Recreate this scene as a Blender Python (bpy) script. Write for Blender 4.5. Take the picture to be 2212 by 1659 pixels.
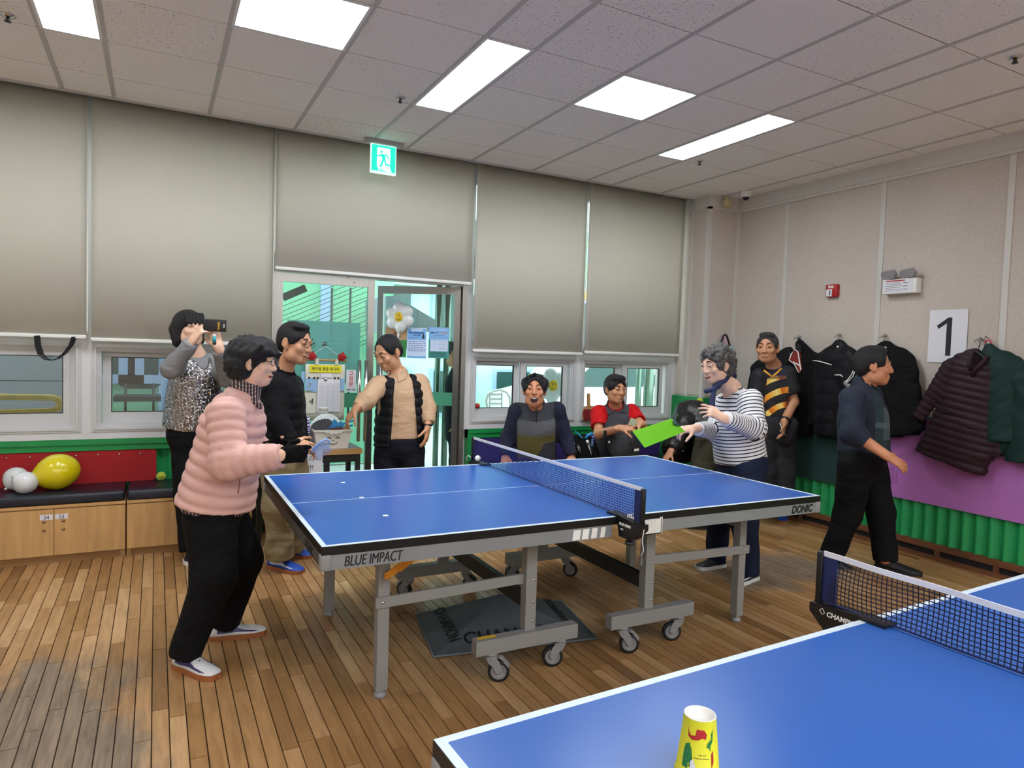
import bpy, bmesh, math, random
import numpy as np
from mathutils import Vector, Matrix, Quaternion

for o in list(bpy.data.objects): bpy.data.objects.remove(o)
SC = bpy.context.scene
COL = SC.collection
random.seed(7)
PI = math.pi

# ---------------------------------------------------------------- camera, world, exposure
FPX = 1468.74                                   # focal length in pixels of the 2212 px wide frame
CAMPOS = np.array([-2.43299505, -3.34454996, 1.505])
def _rot(y, p, r):
    cy, sy, cp, sp, cr, sr = math.cos(y), math.sin(y), math.cos(p), math.sin(p), math.cos(r), math.sin(r)
    return np.array([[cy,-sy,0],[sy,cy,0],[0,0,1]]) @ np.array([[1,0,0],[0,cp,-sp],[0,sp,cp]]) @ np.array([[cr,0,sr],[0,1,0],[-sr,0,cr]])
RR = _rot(-.483232, -.0464977, -.0317476)
CR, CF, CU = [Vector(RR[:, i]) for i in range(3)]   # right, forward, up of the view
cam = bpy.data.cameras.new('camera'); camo = bpy.data.objects.new('camera', cam); COL.objects.link(camo)
cam.sensor_width = 36.0; cam.sensor_fit = 'HORIZONTAL'; cam.lens = 36.0*FPX/2212
cam.clip_start = 0.05; cam.clip_end = 200
m = Matrix.Identity(4)
for i in range(3):
    m[i][0] = CR[i]; m[i][1] = CU[i]; m[i][2] = -CF[i]; m[i][3] = CAMPOS[i]
camo.matrix_world = m
SC.camera = camo

w = bpy.data.worlds.new('world'); SC.world = w; w.use_nodes = True
bg = w.node_tree.nodes['Background']; bg.inputs[0].default_value = (0.86, 0.94, 1.0, 1); bg.inputs[1].default_value = 3.4
LAMP_STRENGTH = 15.5
SC.view_settings.view_transform = 'Standard'; SC.view_settings.look = 'None'
SC.view_settings.gamma = 1.0; SC.view_settings.use_curve_mapping = False
SC.view_settings.exposure = 0.58

DOFF = 0.0
def C(u, v, d):
    """A point d metres in front of the camera seen at pixel (u, v)."""
    p = CAMPOS + RR @ np.array([(u-1106)/FPX, 1, (829.5-v)/FPX])*(d+DOFF)
    return Vector(p)
def on(u, v, x=None, y=None, z=None):
    d = RR @ np.array([(u-1106)/FPX, 1, (829.5-v)/FPX])
    t = (x-CAMPOS[0])/d[0] if x is not None else (y-CAMPOS[1])/d[1] if y is not None else (z-CAMPOS[2])/d[2]
    return Vector(CAMPOS + t*d)
def cv(r, f, u): return (CR*r + CF*f + CU*u).normalized()

# ---------------------------------------------------------------- materials
def lin(c):
    if isinstance(c, str):
        c = c.lstrip('#'); c = [int(c[i:i+2], 16)/255 for i in (0, 2, 4)]
        c = [x/12.92 if x <= .04045 else ((x+.055)/1.055)**2.4 for x in c]
    return (c[0], c[1], c[2], 1)
class N:
    def __init__(s, name):
        s.m = bpy.data.materials.new(name); s.m.use_nodes = True; s.t = s.m.node_tree
        s.b = s.t.nodes['Principled BSDF']; s.out = s.t.nodes['Material Output']
    def n(s, kind, **kw):
        nd = s.t.nodes.new(kind)
        for k, v in kw.items():
            if k in nd.inputs: nd.inputs[k].default_value = v
            else: setattr(nd, k, v)
        return nd
    def l(s, a, b): s.t.links.new(a, b)
    def ramp(s, fac, stops, interp='LINEAR'):
        r = s.n('ShaderNodeValToRGB'); r.color_ramp.interpolation = interp
        e = r.color_ramp.elements
        while len(e) < len(stops): e.new(0.5)
        for el, (p, c) in zip(e, stops): el.position = p; el.color = lin(c) if len(c) != 4 or isinstance(c, str) else c
        s.l(fac, r.inputs[0]); return r
    def bump(s, h, strength=.3, dist=.01):
        b = s.n('ShaderNodeBump'); b.inputs['Strength'].default_value = strength; b.inputs['Distance'].default_value = dist
        s.l(h, b.inputs['Height']); s.l(b.outputs[0], s.b.inputs['Normal']); return b
    def co(s, which='Object'):
        return s.n('ShaderNodeTexCoord').outputs[which]
def mat(name, c, rough=.6, metal=0, spec=.5, var=0, vscale=8, bump=0, bscale=60, bdist=.004, coat=0, sheen=0, trans=0, sub=0, stretch=None):
    g = N(name); b = g.b
    b.inputs['Base Color'].default_value = lin(c); b.inputs['Roughness'].default_value = rough
    b.inputs['Metallic'].default_value = metal; b.inputs['Specular IOR Level'].default_value = spec
    if coat: b.inputs['Coat Weight'].default_value = coat; b.inputs['Coat Roughness'].default_value = .15
    if sheen: b.inputs['Sheen Weight'].default_value = sheen
    if trans: b.inputs['Transmission Weight'].default_value = trans
    if sub: b.inputs['Subsurface Weight'].default_value = sub; b.inputs['Subsurface Radius'].default_value = (.012, .005, .003); b.inputs['Subsurface Scale'].default_value = 1
    if var or bump:
        co = g.co()
        if stretch:
            mp = g.n('ShaderNodeMapping'); mp.inputs['Scale'].default_value = stretch; g.l(co, mp.inputs[0]); co = mp.outputs[0]
    if var:
        nz = g.n('ShaderNodeTexNoise', Scale=vscale, Detail=4.0); g.l(co, nz.inputs['Vector'])
        L = lin(c)
        lo = tuple(x*(1-var) for x in L[:3]) + (1,); hi = tuple(min(1, x*(1+var)) for x in L[:3]) + (1,)
        r = g.ramp(nz.outputs[0], [(.3, lo), (.7, hi)]); g.l(r.outputs[0], b.inputs['Base Color'])
    if bump:
        nb = g.n('ShaderNodeTexNoise', Scale=bscale, Detail=3.0); g.l(co, nb.inputs['Vector'])
        g.bump(nb.outputs[0], bump, bdist)
    return g.m
def emit(name, c, s):
    g = N(name); e = g.n('ShaderNodeEmission'); e.inputs[0].default_value = lin(c); e.inputs[1].default_value = s
    g.l(e.outputs[0], g.out.inputs[0]); return g.m
def glass(name, tint, gloss=.07, opac=0.0, oc='#ffffff'):
    """Thin pane: tinted see-through with a mirror reflection."""
    g = N(name); t = g.n('ShaderNodeBsdfTransparent'); t.inputs[0].default_value = lin(tint)
    gl = g.n('ShaderNodeBsdfGlossy', Roughness=.03); mx = g.n('ShaderNodeMixShader'); mx.inputs[0].default_value = gloss
    g.l(t.outputs[0], mx.inputs[1]); g.l(gl.outputs[0], mx.inputs[2]); last = mx
    if opac:
        d = g.n('ShaderNodeBsdfDiffuse'); d.inputs[0].default_value = lin(oc); m2 = g.n('ShaderNodeMixShader'); m2.inputs[0].default_value = opac
        g.l(mx.outputs[0], m2.inputs[1]); g.l(d.outputs[0], m2.inputs[2]); last = m2
    g.l(last.outputs[0], g.out.inputs[0]); return g.m

# ---------------------------------------------------------------- mesh building
class MB:
    """Collects boxes, tubes, lathes and surfaces; build() links them as one mesh object."""
    def __init__(s): s.v = []; s.f = []; s.sm = []; s.mi = []; s.cur = 0
    def mat(s, i): s.cur = i; return s
    def add(s, vs, fs, smooth=False, xf=None):
        o = len(s.v)
        for p in vs:
            p = Vector(p); s.v.append(xf @ p if xf is not None else p)
        for f in fs:
            s.f.append([i+o for i in f]); s.sm.append(smooth); s.mi.append(s.cur)
        return s
    def box(s, x0, x1, y0, y1, z0, z1, xf=None, bev=0):
        if bev:
            bm = bmesh.new(); bmesh.ops.create_cube(bm, size=1)
            for v in bm.verts: v.co = Vector(((x0+x1)/2+v.co.x*(x1-x0), (y0+y1)/2+v.co.y*(y1-y0), (z0+z1)/2+v.co.z*(z1-z0)))
            bmesh.ops.bevel(bm, geom=bm.edges[:], offset=bev, segments=2, affect='EDGES', profile=.5)
            return s.bm(bm, xf, True)
        vs = [(x, y, z) for z in (z0, z1) for y in (y0, y1) for x in (x0, x1)]
        return s.add(vs, [(0,2,3,1),(4,5,7,6),(0,1,5,4),(2,6,7,3),(0,4,6,2),(1,3,7,5)], False, xf)
    def bm(s, bm, xf=None, smooth=False):
        bm.verts.index_update()
        s.add([v.co.copy() for v in bm.verts], [[v.index for v in f.verts] for f in bm.faces], smooth, xf); bm.free(); return s
    def tube(s, pts, r, n=8, caps=True, smooth=True, closed=False, flat=None):
        pts = [Vector(p) for p in pts]; m_ = len(pts); rs = r if hasattr(r, '__len__') else [r]*m_
        rings = []; up = None
        for i, p in enumerate(pts):
            a = pts[(i-1) % m_] if (closed or i > 0) else p; b = pts[(i+1) % m_] if (closed or i < m_-1) else p
            t = (b-a).normalized()
            if up is None:
                up = Vector((0,0,1)) if abs(t.z) < .9 else Vector((1,0,0))
            sx = t.cross(up)
            if sx.length < 1e-6: sx = t.orthogonal()
            sx.normalize(); up = sx.cross(t).normalized()
            q = flat if flat else 1
            rings.append([p + (sx*math.cos(2*PI*k/n) + up*math.sin(2*PI*k/n)*q)*rs[i] for k in range(n)])
        vs = [q for rg in rings for q in rg]; fs = []
        for i in range(m_ if closed else m_-1):
            j = (i+1) % m_
            for k in range(n): fs.append((i*n+k, i*n+(k+1) % n, j*n+(k+1) % n, j*n+k))
        if caps and not closed: fs += [tuple(range(n))[::-1], tuple(range((m_-1)*n, m_*n))]
        return s.add(vs, fs, smooth)
    def bar(s, p0, p1, w_, h_, up=(0,0,1)):
        """Square section bar from p0 to p1."""
        p0, p1 = Vector(p0), Vector(p1); t = (p1-p0).normalized(); u = Vector(up)
        if abs(t.dot(u)) > .95: u = Vector((1,0,0))
        sx = t.cross(u).normalized(); u = sx.cross(t).normalized()
        vs = [p + sx*a*w_/2 + u*b*h_/2 for p in (p0, p1) for a, b in ((-1,-1),(1,-1),(1,1),(-1,1))]
        return s.add(vs, [(3,2,1,0),(4,5,6,7),(0,1,5,4),(1,2,6,5),(2,3,7,6),(3,0,4,7)])
    def cyl(s, p0, p1, r0, r1=None, n=16, smooth=True): return s.tube([p0, p1], [r0, r0 if r1 is None else r1], n, True, smooth)
    def lathe(s, prof, n=24, xf=None, smooth=True, caps=True):
        vs = [(r*math.cos(2*PI*k/n), r*math.sin(2*PI*k/n), z) for r, z in prof for k in range(n)]; fs = []
        for i in range(len(prof)-1):
            for k in range(n): fs.append((i*n+k, i*n+(k+1) % n, (i+1)*n+(k+1) % n, (i+1)*n+k))
        if caps: fs += [tuple(range(n))[::-1], tuple(range((len(prof)-1)*n, len(prof)*n))]
        return s.add(vs, fs, smooth, xf)
    def ell(s, c, r, xf=None, nu=16, nv=10):
        c = Vector(c); vs = [c + Vector((0,0,-r[2]))]
        for i in range(1, nv):
            a = -PI/2 + PI*i/nv
            vs += [c + Vector((r[0]*math.cos(a)*math.cos(2*PI*k/nu), r[1]*math.cos(a)*math.sin(2*PI*k/nu), r[2]*math.sin(a))) for k in range(nu)]
        vs.append(c + Vector((0,0,r[2]))); fs = []
        for k in range(nu): fs.append((0, 1+(k+1) % nu, 1+k)); fs.append((len(vs)-1, 1+(nv-2)*nu+k, 1+(nv-2)*nu+(k+1) % nu))
        for i in range(nv-2):
            for k in range(nu): fs.append((1+i*nu+k, 1+i*nu+(k+1) % nu, 1+(i+1)*nu+(k+1) % nu, 1+(i+1)*nu+k))
        return s.add(vs, fs, True, xf)
    def prism(s, poly, o, ux, uy, th, smooth=False):
        """Polygon given in (ux, uy) at o, thickened by th along ux x uy (centred)."""
        o, ux, uy = Vector(o), Vector(ux), Vector(uy); nn = ux.cross(uy).normalized(); k = len(poly)
        a = [o+ux*x+uy*y+nn*th/2 for x, y in poly]; b = [o+ux*x+uy*y-nn*th/2 for x, y in poly]
        return s.add(a+b, [tuple(range(k)), tuple(range(2*k-1, k-1, -1))]+[(i, k+i, k+(i+1) % k, (i+1) % k) for i in range(k)], smooth)
    def grid(s, fn, nu, nv, smooth=True, th=0):
        vs = [Vector(fn(i/nu, j/nv)) for j in range(nv+1) for i in range(nu+1)]
        fs = [(j*(nu+1)+i, j*(nu+1)+i+1, (j+1)*(nu+1)+i+1, (j+1)*(nu+1)+i) for j in range(nv) for i in range(nu)]
        return s.add(vs, fs, smooth)
    def build(s, name, m_, parent=None, **kw):
        me = bpy.data.meshes.new(name); me.from_pydata([tuple(p) for p in s.v], [], s.f)
        ms = m_ if isinstance(m_, (list, tuple)) else [m_]
        for q in ms: me.materials.append(q)
        me.polygons.foreach_set('use_smooth', s.sm); me.polygons.foreach_set('material_index', s.mi); me.update()
        return link(name, me, parent, **kw)
def link(name, me, parent=None, label=None, cat=None, group=None, kind=None, loc=None, rot=None):
    o = bpy.data.objects.new(name, me); COL.objects.link(o)
    if parent is not None: o.parent = parent
    if loc is not None: o.location = loc
    if rot is not None: o.rotation_euler = rot
    tag(o, label, cat, group, kind); return o
def tag(o, label=None, cat=None, group=None, kind=None):
    if label: o['label'] = label
    if cat: o['category'] = cat
    if group: o['group'] = group
    if kind: o['kind'] = kind
    return o
def thing(name, label, cat, loc=(0,0,0), rz=0, group=None):
    return link(name, None, None, label, cat, group, None, loc, (0,0,rz))
def dup(root, loc, rz=0, label=None, group=None):
    r = root.copy(); COL.objects.link(r); r.location = loc; r.rotation_euler = (0,0,rz)
    if label: r['label'] = label
    if group: r['group'] = group
    for ch in list(root.children):
        c = ch.copy(); COL.objects.link(c); c.parent = r
        for g in ch.children:
            d = g.copy(); COL.objects.link(d); d.parent = c
    return r
def text(body, o, ux, uy, size, m_, parent, name='lettering', align='CENTER', shear=0, bold=0, ext=.0006, sx=1.0):
    """Flat lettering with its baseline at o, reading along ux, letters standing along uy."""
    cu = bpy.data.curves.new(name, 'FONT'); cu.body = body; cu.size = size; cu.align_x = align; cu.shear = shear; cu.offset = bold; cu.extrude = ext
    to = bpy.data.objects.new(name, cu); COL.objects.link(to)
    me = bpy.data.meshes.new_from_object(to.evaluated_get(bpy.context.evaluated_depsgraph_get()))
    bpy.data.objects.remove(to); bpy.data.curves.remove(cu)
    ux, uy, o = Vector(ux).normalized(), Vector(uy).normalized(), Vector(o); nn = ux.cross(uy)
    for v in me.vertices: v.co = o + ux*v.co.x*sx + uy*v.co.y + nn*v.co.z
    me.materials.clear(); me.materials.append(m_); me.name = name
    return link(name, me, parent)

# shared materials
M = {}
M['white_plastic'] = mat('white_plastic', '#e4e4e0', .45)
M['black_plastic'] = mat('black_plastic', '#121214', .45)
M['dark_metal'] = mat('dark_metal', '#3a3a3c', .45, .6)
M['steel'] = mat('steel', '#a8a6a2', .28, .9, var=.06, vscale=6, stretch=(40, 40, .6))
M['chrome'] = mat('chrome', '#c9c9c9', .15, 1)
M['alu_frame'] = mat('alu_frame', '#c3c4c4', .5, .0, bump=.05, bscale=300, bdist=.001)
M['ink'] = mat('ink', '#15151a', .6)
M['white_ink'] = mat('white_ink', '#eeeeec', .6)
M['paper'] = mat('paper', '#dcdce2', .8)
# ---------------------------------------------------------------- the room
HC = 3.168
YW = 2.42          # inner face of the window wall
XR = 2.955         # face of the fabric wall on the right
XL, YF = -5.4, -9.4

# floor: strips of wood running towards the window wall
def plank_mat():
    g = N('plank_wood'); co = g.co('Object'); oi = g.n('ShaderNodeObjectInfo')
    at = g.n('ShaderNodeAttribute', attribute_name='tone')
    mp = g.n('ShaderNodeMapping'); mp.inputs['Scale'].default_value = (14, 1.6, 14)
    cb = g.n('ShaderNodeCombineXYZ'); sc = g.n('ShaderNodeMath', operation='MULTIPLY'); sc.inputs[1].default_value = 91
    g.l(at.outputs['Fac'], sc.inputs[0]); g.l(sc.outputs[0], cb.inputs[0]); g.l(sc.outputs[0], cb.inputs[1])
    ge = g.n('ShaderNodeNewGeometry'); ad = g.n('ShaderNodeVectorMath', operation='ADD')
    g.l(ge.outputs['Position'], ad.inputs[0]); g.l(cb.outputs[0], ad.inputs[1]); g.l(ad.outputs[0], mp.inputs[0])
    nz = g.n('ShaderNodeTexNoise', Scale=2.6, Detail=6.0, Roughness=.62, Distortion=.6); g.l(mp.outputs[0], nz.inputs['Vector'])
    tone = g.ramp(at.outputs['Fac'], [(0, '#85603c'), (.3, '#9f7749'), (.62, '#ae8557'), (1, '#c49d70')])
    grain = g.ramp(nz.outputs[0], [(.3, (.72, .68, .62, 1)), (.62, (1.04, 1.03, 1.02, 1))])
    mx = g.n('ShaderNodeMix', data_type='RGBA', blend_type='MULTIPLY'); mx.inputs[0].default_value = 1
    g.l(tone.outputs[0], mx.inputs[6]); g.l(grain.outputs[0], mx.inputs[7])
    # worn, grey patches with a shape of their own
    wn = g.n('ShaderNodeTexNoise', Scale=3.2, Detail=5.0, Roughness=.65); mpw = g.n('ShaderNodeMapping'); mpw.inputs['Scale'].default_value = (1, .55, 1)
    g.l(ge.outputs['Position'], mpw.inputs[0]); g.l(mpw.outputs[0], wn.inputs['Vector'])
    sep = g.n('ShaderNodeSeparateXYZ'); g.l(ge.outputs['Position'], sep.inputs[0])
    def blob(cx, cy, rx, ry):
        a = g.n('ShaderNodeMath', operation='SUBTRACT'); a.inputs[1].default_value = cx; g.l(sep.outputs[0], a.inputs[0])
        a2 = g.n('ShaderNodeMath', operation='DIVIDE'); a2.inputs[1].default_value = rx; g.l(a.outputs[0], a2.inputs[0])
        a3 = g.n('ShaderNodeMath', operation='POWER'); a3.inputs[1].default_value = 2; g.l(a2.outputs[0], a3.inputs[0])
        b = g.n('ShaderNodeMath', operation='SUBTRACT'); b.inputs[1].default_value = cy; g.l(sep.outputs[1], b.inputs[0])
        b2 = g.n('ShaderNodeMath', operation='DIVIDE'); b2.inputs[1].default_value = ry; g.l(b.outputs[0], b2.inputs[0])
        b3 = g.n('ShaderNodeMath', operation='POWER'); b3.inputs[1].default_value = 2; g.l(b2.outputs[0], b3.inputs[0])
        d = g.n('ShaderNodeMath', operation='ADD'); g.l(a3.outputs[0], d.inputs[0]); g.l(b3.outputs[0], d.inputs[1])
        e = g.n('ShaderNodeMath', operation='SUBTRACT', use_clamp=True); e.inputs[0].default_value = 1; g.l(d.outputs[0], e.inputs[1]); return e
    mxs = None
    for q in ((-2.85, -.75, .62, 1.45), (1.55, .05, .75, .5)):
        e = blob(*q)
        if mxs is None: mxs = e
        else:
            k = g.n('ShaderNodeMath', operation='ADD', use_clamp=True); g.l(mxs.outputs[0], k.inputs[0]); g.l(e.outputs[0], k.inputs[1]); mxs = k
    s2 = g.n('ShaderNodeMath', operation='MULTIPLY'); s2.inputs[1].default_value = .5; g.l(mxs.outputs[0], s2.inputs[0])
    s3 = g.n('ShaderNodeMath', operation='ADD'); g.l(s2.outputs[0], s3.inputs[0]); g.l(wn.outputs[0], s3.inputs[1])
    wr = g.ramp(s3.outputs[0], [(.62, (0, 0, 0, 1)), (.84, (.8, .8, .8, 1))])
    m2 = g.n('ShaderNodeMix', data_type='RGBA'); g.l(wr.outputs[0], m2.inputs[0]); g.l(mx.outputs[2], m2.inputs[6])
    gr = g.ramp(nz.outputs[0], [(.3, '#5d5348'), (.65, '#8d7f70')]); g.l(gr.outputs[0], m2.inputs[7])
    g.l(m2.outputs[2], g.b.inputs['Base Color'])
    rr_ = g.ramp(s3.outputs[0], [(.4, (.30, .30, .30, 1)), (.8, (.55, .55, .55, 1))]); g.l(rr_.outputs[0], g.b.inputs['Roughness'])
    g.bump(nz.outputs[0], .08, .002); return g.m
M['plank'] = plank_mat()
M['joint'] = mat('floor_joint', '#3b2718', .8)
fl = MB(); fl.box(XL-.1, 3.1, YF-.1, 2.75, -.14, -.012); floor = fl.build('floor', M['joint'], kind='structure', label='strip wood floor of the hall')
PW = .0617; planks = []
rp = random.Random(3)
x = XL
while x < XR:
    y = YF + rp.uniform(-.6, 0)
    while y < 2.43:
        ln = rp.choice((.42, .55, .62, .7, .85)) ; y1 = min(y+ln, 2.44); y0 = max(y, YF)
        if y1-y0 > .03: planks.append((x, y0, min(x+PW, XR), y1))
        y += ln
    x += PW
def seen(px, py):
    q = RR.T @ (np.array([px, py, 0]) - CAMPOS)
    if q[1] < .3: return 0
    u, v = 1106+FPX*q[0]/q[1], 829.5-FPX*q[2]/q[1]
    if not (-30 < u < 2240 and v < 1690): return 0
    # behind the near table, under the benches
    if -2.0 < px and py < -1.75 + 0*px and v > 1240: 
        if 1598-(u-937)*.281 < v and u > 930: return 0
    if py > 2.02 and px < -1.8: return 0
    return 1/q[1]**3
planks.sort(key=lambda p: -seen((p[0]+p[2])/2, (p[1]+p[3])/2))
def plank_geo(mb, x0, y0, x1, y1, z):
    e = .0009; c = .0016
    mb.add([(x0+e,y0+e,-.013),(x1-e,y0+e,-.013),(x1-e,y1-e,-.013),(x0+e,y1-e,-.013),(x0+e+c,y0+e+c,z),(x1-e-c,y0+e+c,z),(x1-e-c,y1-e-c,z),(x0+e+c,y1-e-c,z)],
           [(4,5,6,7),(0,1,5,4),(1,2,6,5),(2,3,7,6),(3,0,4,7)])
def tone_attr(me, vals):
    a = me.attributes.new('tone', 'FLOAT', 'POINT'); a.data.foreach_set('value', vals)
bulk = MB(); bt = []
for i, (x0, y0, x1, y1) in enumerate(planks):
    t = min(1, max(0, rp.gauss(.55, .24))); z = rp.uniform(-.0008, .0)
    if i < 300:
        mb = MB(); plank_geo(mb, x0, y0, x1, y1, z); o = mb.build('plank', M['plank'], floor); tone_attr(o.data, [t]*8)
    else: plank_geo(bulk, x0, y0, x1, y1, z); bt += [t]*8
o = bulk.build('planks', M['plank'], floor, kind='stuff'); tone_attr(o.data, bt)

# ceiling: T-bar grid with mineral tiles
def tile_mat():
    g = N('ceiling_tile'); co = g.co('Object'); oi = g.n('ShaderNodeObjectInfo')
    ad = g.n('ShaderNodeVectorMath', operation='ADD'); g.l(co, ad.inputs[0])
    cb = g.n('ShaderNodeCombineXYZ'); sc = g.n('ShaderNodeMath', operation='MULTIPLY'); sc.inputs[1].default_value = 37; g.l(oi.outputs['Random'], sc.inputs[0]); g.l(sc.outputs[0], cb.inputs[0]); g.l(cb.outputs[0], ad.inputs[1])
    vo = g.n('ShaderNodeTexNoise', Scale=75.0, Detail=2.0, Roughness=.5); g.l(ad.outputs[0], vo.inputs['Vector'])
    th = g.n('ShaderNodeMath', operation='MULTIPLY_ADD'); th.inputs[1].default_value = .10; th.inputs[2].default_value = .60; 
    pw = g.n('ShaderNodeMath', operation='POWER'); pw.inputs[1].default_value = .5; g.l(oi.outputs['Random'], pw.inputs[0]); g.l(pw.outputs[0], th.inputs[0])
    gt = g.n('ShaderNodeMath', operation='SUBTRACT'); g.l(vo.outputs[0], gt.inputs[0]); g.l(th.outputs[0], gt.inputs[1])
    r = g.ramp(gt.outputs[0], [(.0, '#efece7'), (.035, '#aaa7a2')]); 
    g.l(r.outputs[0], g.b.inputs['Base Color']); g.b.inputs['Roughness'].default_value = .9
    inv = g.n('ShaderNodeMath', operation='MULTIPLY'); inv.inputs[1].default_value = -1; g.l(vo.outputs[0], inv.inputs[0]); g.bump(inv.outputs[0], .25, .003)
    return g.m
M['tile'] = tile_mat(); M['tbar'] = mat('ceiling_bar', '#b9b8b6', .5); M['pocket'] = mat('ceiling_plenum', '#77756f', .8)
XE = [-5.4, -5.1, -4.8, -4.2, -3.6, -3.0, -2.7, -2.1, -1.5, -.9, -.6, 0, .6, 1.2, 1.5, 2.1, 2.7, 2.93]
RS = .5872
YE = [RS*r for r in range(-16, 4)] + [2.17]
mb = MB(); mb.box(XL-.1, 3.2, YF-.1, 2.19, HC+.03, HC+.12); ceil = mb.build('ceiling', M['pocket'], kind='structure', label='suspended tile ceiling with recessed light panels')
lamps = []; XR_ = 2.955
for yo in (0, -8, -11, -14):  # rows after the first are unseen panels, added to brighten the window wall
    for xa, xb, y0, y1 in (() if yo == 0 else ((2.1, 2.7, 0, 1), (-3.6, -3.0, 0, 1)))+((-3.0, -2.7, 0, 2), (-2.1, -1.5, 0, 1), (-.9, -.6, 0, 2), (0, .6, 0, 1), (1.2, 1.5, 0, 2), (-4.8, -4.2, 0, 1)):
        if yo and (xa, xb) == (-3.0, -2.7): continue
        lamps.append((xa, xb, RS*(y0+yo), RS*(y1+yo)))
tiles = {}
for xi in range(len(XE)-1):
    for yi in range(len(YE)-1):
        xa, xb, ya, yb = XE[xi], XE[xi+1], YE[yi], YE[yi+1]
        if any(l[0]-.01 < (xa+xb)/2 < l[1]+.01 and l[2]-.01 < (ya+yb)/2 < l[3]+.01 for l in lamps): continue
        k = (round(xb-xa, 3), round(yb-ya, 3))
        if k not in tiles:
            a, b = k[0]/2-.006, k[1]/2-.004; t = MB()
            t.box(-a, a, -b, b, 0, .016); o = t.build('tile', M['tile'], ceil); tiles[k] = o.data
        else: o = link('tile', tiles[k], ceil)
        o.location = ((xa+xb)/2, (ya+yb)/2, HC + random.uniform(0, .0015))
for xx in XE[:-1]:
    mb = MB(); mb.box(xx-.013, xx+.013, YF, 2.17, HC-.003, HC+.003); mb.box(xx-.002, xx+.002, YF, 2.17, HC, HC+.03); mb.build('ceiling_bar', M['tbar'], ceil)
for yy in YE[:-1]:
    mb = MB(); mb.box(XL, 2.93, yy-.005, yy+.005, HC+.004, HC+.008); mb.build('ceiling_bar', M['pocket'], ceil)
mb = MB(); mb.box(XL, 2.56, 2.165, 2.19, HC-.012, HC+.12); mb.build('trim_1', M['tbar'], kind='structure', label='ceiling edge trim above the blinds')
mb = MB(); mb.box(XL-.1, 3.2, 2.17, 2.75, HC+.10, HC+.14); mb.build('trim_2', M['pocket'], kind='structure', label='blind pocket above the windows')
M['lamp'] = emit('lamp_diffuser', (.93, .985, 1.04), LAMP_STRENGTH)
M['lamp_frame'] = mat('lamp_frame', '#dcdcda', .4)
nm = {(-3.0, 0): 'long white ceiling light panel at the upper left corner of the photo', (-2.1, 0): 'square white ceiling light panel left of the exit sign', (-.9, 0): 'long white ceiling light panel nearest to the exit sign',
      (0, 0): 'square white ceiling light panel between two long ones', (1.2, 0): 'long white ceiling light panel nearest to the security camera', (-4.8, 0): 'square white ceiling light panel outside the left edge'}
for xa, xb, ya, yb in lamps:
    lb = nm.get((xa, 0)) if abs(ya) < .1 else '%s added unseen ceiling panel %.1f m off the right wall, %s row behind the view' % ('square' if xb-xa > .5 else 'long', XR_-xa, 'first' if ya > -5.5 else 'second' if ya > -7 else 'third')
    t = thing('ceiling_light', lb, 'light', ((xa+xb)/2, (ya+yb)/2, HC), group='recessed ceiling light panels')
    hx, hy = (xb-xa)/2, (yb-ya)/2
    d = MB(); d.box(-hx+.02, hx-.02, -hy+.02, hy-.02, .004, .012); d.build('diffuser', M['lamp'], t)
    f = MB()
    for a in ((-hx+.005, -hx+.021, -hy, hy), (hx-.021, hx-.005, -hy, hy), (-hx+.021, hx-.021, -hy, -hy+.021), (-hx+.021, hx-.021, hy-.021, hy)): f.box(*a, -.004, .02)
    f.build('frame', M['lamp_frame'], t)

# the fabric wall on the right
def fabric_wall():
    g = N('wall_fabric'); ge = g.n('ShaderNodeNewGeometry')
    mp = g.n('ShaderNodeMapping'); mp.inputs['Scale'].default_value = (1, 1, .35); g.l(ge.outputs['Position'], mp.inputs[0])
    n1 = g.n('ShaderNodeTexNoise', Scale=230.0, Detail=3.0, Roughness=.7); g.l(mp.outputs[0], n1.inputs['Vector'])
    n2 = g.n('ShaderNodeTexNoise', Scale=1.6, Detail=3.0); g.l(ge.outputs['Position'], n2.inputs['Vector'])
    r1 = g.ramp(n1.outputs[0], [(.30, '#aaa096'), (.46, '#c4bab0'), (.7, '#ccc3b9')]); r2 = g.ramp(n2.outputs[0], [(.35, (.93, .93, .93, 1)), (.65, (1, 1, 1, 1))])
    mx = g.n('ShaderNodeMix', data_type='RGBA', blend_type='MULTIPLY'); mx.inputs[0].default_value = 1; g.l(r1.outputs[0], mx.inputs[6]); g.l(r2.outputs[0], mx.inputs[7])
    g.l(mx.outputs[2], g.b.inputs['Base Color']); g.b.inputs['Roughness'].default_value = .95; g.bump(n1.outputs[0], .3, .002); return g.m
M['wallfab'] = fabric_wall(); M['trim'] = mat('trim_paint', '#c9c5bf', .5)
mb = MB(); mb.box(XR+.015, XR+.2, YF, 2.7, 0, HC+.14); wr = mb.build('wall_right', M['trim'], kind='structure', label='right wall covered with beige fabric panels')
yb = [1.955, 1.31, .33, -.635, -1.60, -2.57, -3.54, -4.51, -5.48, -6.45, -7.42, -8.39, YF]
for a, b in zip(yb[1:], yb[:-1]):
    p = MB(); p.box(XR, XR+.016, a+.004, b-.004, 1.1, 3.04); p.build('panel', M['wallfab'], wr)
    q = MB(); q.box(XR-.008, XR+.004, a-.021, a+.021, 1.1, 3.04); q.build('panel_trim', M['trim'], wr)
q = MB(); q.box(XR-.03, XR+.004, 1.915, 1.955, 1.1, 3.04); q.build('panel_trim', M['trim'], wr)
mb = MB(); mb.box(2.925, XR+.05, YF, 2.0, 3.055, HC+.02); mb.box(2.935, XR+.05, YF, 2.0, 3.025, 3.06); mb.build('trim_3', M['trim'], kind='structure', label='cornice of the right wall')
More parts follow.
